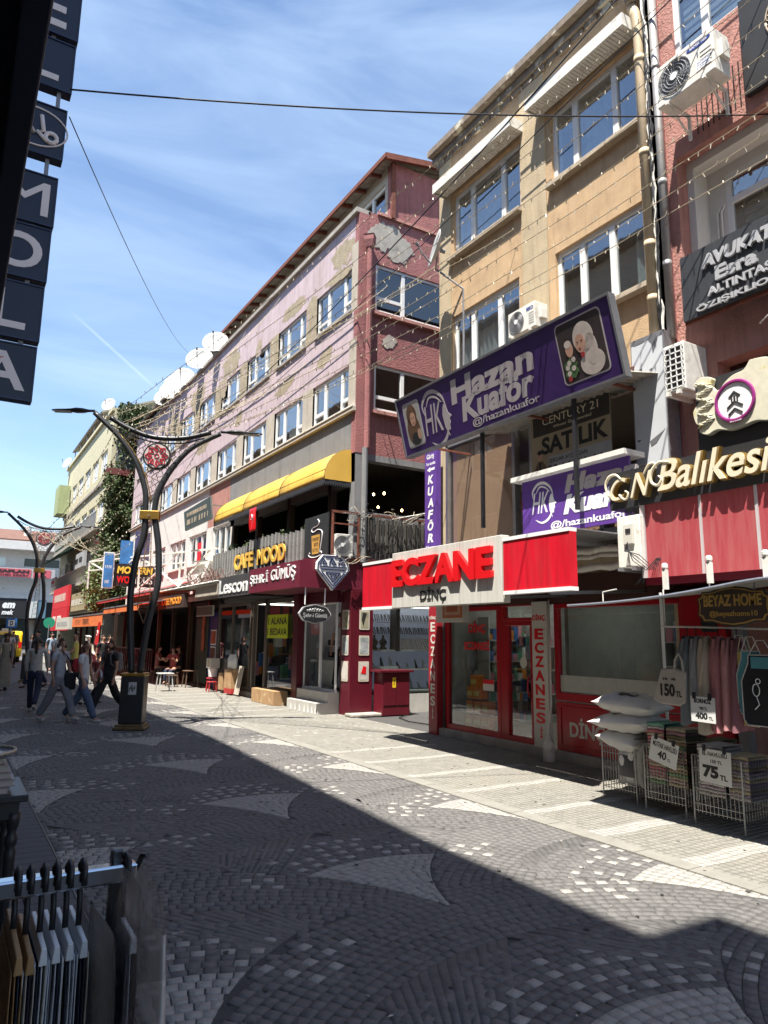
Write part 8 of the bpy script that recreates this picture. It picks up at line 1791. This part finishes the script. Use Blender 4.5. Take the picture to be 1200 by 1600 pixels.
    if scarf is not None:
        skin('headscarf', [(*hv(-.028, 0, 1.56), .088, .098), (*hv(-.015, 0, 1.61), .07, .08), (*hv(-.01, 0, 1.45), .085, .08), (*T((0, .0, 1.36)), .12, .09)], [(1, 0), (0, 2), (2, 3)], scarf, t, root=0)
    elif hairkind != 'bald':
        hn = [(*hv(-.034, 0, 1.565), .078, .088), (*hv(-.012, 0, 1.632), .056, .066)]; he = [(0, 1)]
        hn.append((*hv(.035, 0, 1.648), .03, .045)); he.append((1, 2))
        if hairkind in ('long', 'tail', 'bob'):
            for sd in (-1, 1): i = len(hn); hn.append((*hv(-.01, sd*.068, 1.54), .026, .034)); he.append((0, i)); hn.append((*hv(.0, sd*.085, 1.45 if hairkind != 'tail' else 1.5), .026, .03)); he.append((i, i+1)); 
            if hairkind == 'long':
                for sd in (-1, 1): i = len(hn); hn.append((*hv(.055, sd*.085, 1.3), .03, .03)); he.append((i-1 if sd == -1 and False else (i-3 if False else 4+ (0 if sd == -1 else 2)), i)) if False else hn.append((*hv(.04, sd*.09, 1.18), .018, .02)) or he.append((i, i+1))
                base_ = 3
                j = len(hn); hn.append((*hv(-.085, 0, 1.45), .075, .04)); he.append((0, j)); hn.append((*hv(-.12, 0, 1.3), .08, .035)); he.append((j, j+1)); hn.append((*hv(-.13, 0, 1.14), .05, .022)); he.append((j+1, j+2))
                he.append((4, 7)); he.append((6, 9))
            if hairkind == 'tail': j = len(hn); hn.append((*hv(-.12, 0, 1.58), .035, .035)); he.append((0, j)); hn.append((*hv(-.15, 0, 1.45), .04, .035)); he.append((j, j+1)); hn.append((*hv(-.13, 0, 1.27), .028, .025)); he.append((j+1, j+2))
            if hairkind == 'bob': j = len(hn); hn.append((*hv(-.06, 0, 1.47), .085, .05)); he.append((0, j))
        skin('hair', hn, he, hair, t, root=0)
    # face
    def fp(f, s, z): v = hv(f, s, z); return Vector(v)
    for sd in (-1, 1):
        c_ = fp(.083, sd*.03, 1.556); MB().lathe([(.002, -.006), (.012, 0), (.002, .006)], tuple(c_), 8, 'y').build('eye', m_ink, t); c2_ = fp(.086, sd*.03, 1.575); MB().box(c2_.x-.016, c2_.x+.016, c2_.y-.004, c2_.y+.004, c2_.z-.003, c2_.z+.003).build('eyebrow', hair, t)
        if scarf is None: c3 = fp(.0, sd*.074, 1.54); MB().lathe([(.004, -.01), (.02, -.004), (.02, .004), (.004, .01)], tuple(c3), 8, 'x').build('ear', sm, t, smooth=True)
    c_ = fp(.083, 0, 1.497); MB().box(c_.x-.02, c_.x+.02, c_.y-.004, c_.y+.004, c_.z-.004, c_.z+.004).build('mouth', mat('lips', (.25, .06, .05), .5), t)
    t.scale = (k, k, k); t.location = (x, y, z0); t.rotation_euler = (0, 0, rad(face)); return t
def backpack(x, y, z, face, m, label, s=1.):
    t = thing('backpack', label, 'backpack', (0, 0, 0)); BASE[t.name] = Vector((0, 0, 0))
    MB().box(-.13, .13, .1, .24, -.2, .2).build('pack_body', m, t, bevel=.05); MB().box(-.1, .1, .24, .28, -.17, .02).build('front_pocket', m, t, bevel=.02)
    for sd in (-1, 1): MB().tube([(sd*.09, .12, .18), (sd*.1, .0, .235), (sd*.11, -.11, .14), (sd*.12, -.1, -.02), (sd*.11, .08, -.15)], .014, 6).build('strap', m, t, smooth=True)
    t.location = (x, y, z); t.rotation_euler = (0, 0, rad(face)); t.scale = (s, s, s); return t
c_wht = cloth('white', (.46, .46, .47)); c_jean = cloth('denim', (.075, .105, .17)); c_dk = cloth('dark_denim', (.02, .025, .05)); c_bk = cloth('black', (.014, .014, .016)); c_grt = cloth('grey_trouser', (.17, .17, .19)); c_coat = cloth('beige_coat', (.2, .18, .14)); c_yl = cloth('yellow_shirt', (.5, .44, .12)); c_rd = cloth('red_shirt', (.3, .06, .06)); c_gy = cloth('grey_shirt', (.14, .14, .15)); c_sh = mat('shoe_white', (.4, .4, .38), .6); c_shb = mat('shoe_dark', (.03, .03, .03), .5); c_tq = cloth('grey_tee', (.33, .33, .36))
person('woman in long beige coat and brown headscarf at the left edge', 1.62, 24.6, 5, 1.62, c_coat, c_coat, c_shb, scarf=cloth('brown_scarf', (.09, .06, .045)), kind='coat', sleeves='long', arms=((10, 60), (5, 20)), legs=((8, 2), (-8, 8)))
person('woman seen from behind in cream top and dark jeans with a ponytail', 1.78, 17.6, 165, 1.6, cloth('cream', (.4, .38, .34)), c_dk, c_sh, hairkind='tail', legs=((-18, 30), (14, 0)), arms=((25, 15), (5, 10)), width=1.1, sleeves='long')
person('girl in pale grey tee and wide grey trousers carrying a black bag', 2.0, 15.5, 42, 1.6, c_tq, c_grt, c_sh, hair=hairb, hairkind='bob', legs=((-20, 12), (26, 4)), arms=((-5, 15), (12, 10)), kind='wide', headturn=-25)
person('long haired girl in light tee and blue jeans walking next to the grey dressed one', 2.42, 15.3, 55, 1.58, c_wht, c_jean, c_sh, hair=hairr, hairkind='long', legs=((24, 2), (-22, 18)), arms=((4, 10), (8, 14)), kind='wide', headturn=-40)
person('girl in black with long dark hair striding behind the lamp pillar', 3.06, 16.3, -58, 1.63, c_bk, c_bk, c_sh, hair=hairb, hairkind='long', legs=((26, 0), (-24, 22)), arms=((12, 25), (-5, 15)), kind='wide', headturn=35)
b = thing('shoulder_bag', 'black shoulder bag at the hip of the girl in grey', 'bag', (2.14, 15.45, .8)); MB().box(2.08, 2.3, 15.42, 15.58, .62, .95).build('bag_body', c_bk, b, bevel=.04); MB().tube([(2.12, 15.5, .93), (2.06, 15.48, 1.2), (2.0, 15.42, 1.38), (2.16, 15.5, 1.2), (2.26, 15.5, .93)], .012, 6).build('strap', c_bk, b, smooth=True)
backpack(3.06+.02, 16.3, 1.12, -58, cloth('grey_pack', (.13, .12, .13)), 'grey backpack on the girl in black')
person('child in grey checked shirt with dark trousers behind the girls', 3.0, 18.9, 60, 1.28, c_gy, c_bk, c_shb, hairkind='short', legs=((10, 4), (-8, 10)), sleeves='long'); backpack(2.93, 18.95, .95, 60, mat('pack_red', (.35, .02, .03), .7), 'red school backpack on the child', .85)
person('second child in dark red jacket beside the one with the red backpack', 3.4, 19.6, 30, 1.2, cloth('dark_red', (.12, .02, .02)), c_bk, c_shb, hairkind='short', sleeves='long')
person('balding man in pale shirt standing among the walkers in the middle distance', 3.05, 24.5, 20, 1.76, c_wht, c_dk, c_shb, hair=hairg, hairkind='bald', arms=((20, 60), (5, 20)))
person('man in yellow tee turned sideways in the middle distance', 3.42, 23.6, -95, 1.74, c_yl, c_bk, c_shb, hairkind='short', arms=((20, 60), (25, 55)), width=1.1)
person('woman in cream coat and white headscarf lit by the sun', 4.3, 27.0, 15, 1.62, cloth('cream_coat', (.55, .5, .38)), c_coat, c_shb, scarf=cloth('white_scarf', (.6, .58, .54)), kind='coat', sleeves='long', arms=((20, 70), (10, 60)))
person('dark haired man in dark tee behind the woman seen from the back', 2.55, 25.5, -60, 1.78, c_gy, c_dk, c_shb, hairkind='short')
person('man in white shirt near the taxi', 2.3, 34, 190, 1.78, c_wht, c_dk, c_shb, hairkind='short', hair=hairg, width=1.1)
person('person in dark clothes in front of the restaurant, left of the flag', 4.9, 27.5, 20, 1.66, c_bk, c_dk, c_shb, hairkind='bob', hair=hairb)
person('person in maroon clothes walking beside the restaurant railing', 5.4, 29, 0, 1.66, cloth('maroon', (.1, .02, .03)), c_dk, c_shb, hairkind='bob')
person('man in blue grey shirt near the far crossing', 4.3, 37, 10, 1.74, cloth('steel_blue', (.2, .26, .33)), c_dk, c_shb, hairkind='short')
person('woman in light blouse walking at the far crossing', 3.6, 38.5, 20, 1.64, c_wht, c_gy, c_shb, hairkind='bob'); person('man in dark jacket at the far crossing', 2.9, 40, -10, 1.76, c_gy, c_bk, c_shb, hairkind='short')
person('slim man in grey tee standing with his back in the jewellery shop door', 8.0, 15.1, 100, 1.72, c_tq, c_bk, c_shb, hairkind='short', z0=.49, legs=((2, 0), (-6, 2)), arms=((-18, 10), (-18, 10)))
for (x, y, f_, c_, lab) in ((6.95, 25.6, -40, c_rd, 'seated customer in faded red shirt, right hand one at the cafe'), (6.75, 27.1, 60, cloth('rose_shirt', (.25, .1, .09)), 'seated customer in rose shirt, left hand one at the cafe'), (7.4, 26.4, -90, c_bk, 'seated customer in black between the two reddish shirts')):
    person(lab, x, y, f_, 1.64, c_, c_dk, c_shb, hairkind='short', legs=((88, 85), (84, 80)), arms=((35, 70), (30, 80)), sit=True, lean=6)
    stool(x, y, m_wood, 'dark stool under the '+lab.split(',')[0], 1.05)
stool(6.85, 26.3, m_wood, 'dark low table between the seated customers', 1.5, 'table'); stool(6.6, 24.4, m_wood, 'free dark stool at the cafe front'); stool(7.1, 24.0, m_wood, 'dark low table by the blue wall', 1.4, 'table'); stool(5.9, 22.6, c_sh, 'pale folding stool beside the lamp pillar', 1.4)
for k in range(6): stool(6.3+.5*(k % 2), 28.5+1.6*k, m_wood, 'dark cafe table in the far row, %s from the lamp pillar' % ['first', 'second', 'third', 'fourth', 'fifth', 'sixth'][k], 1.5, 'table')

bpy.data.scenes.remove(TMP)
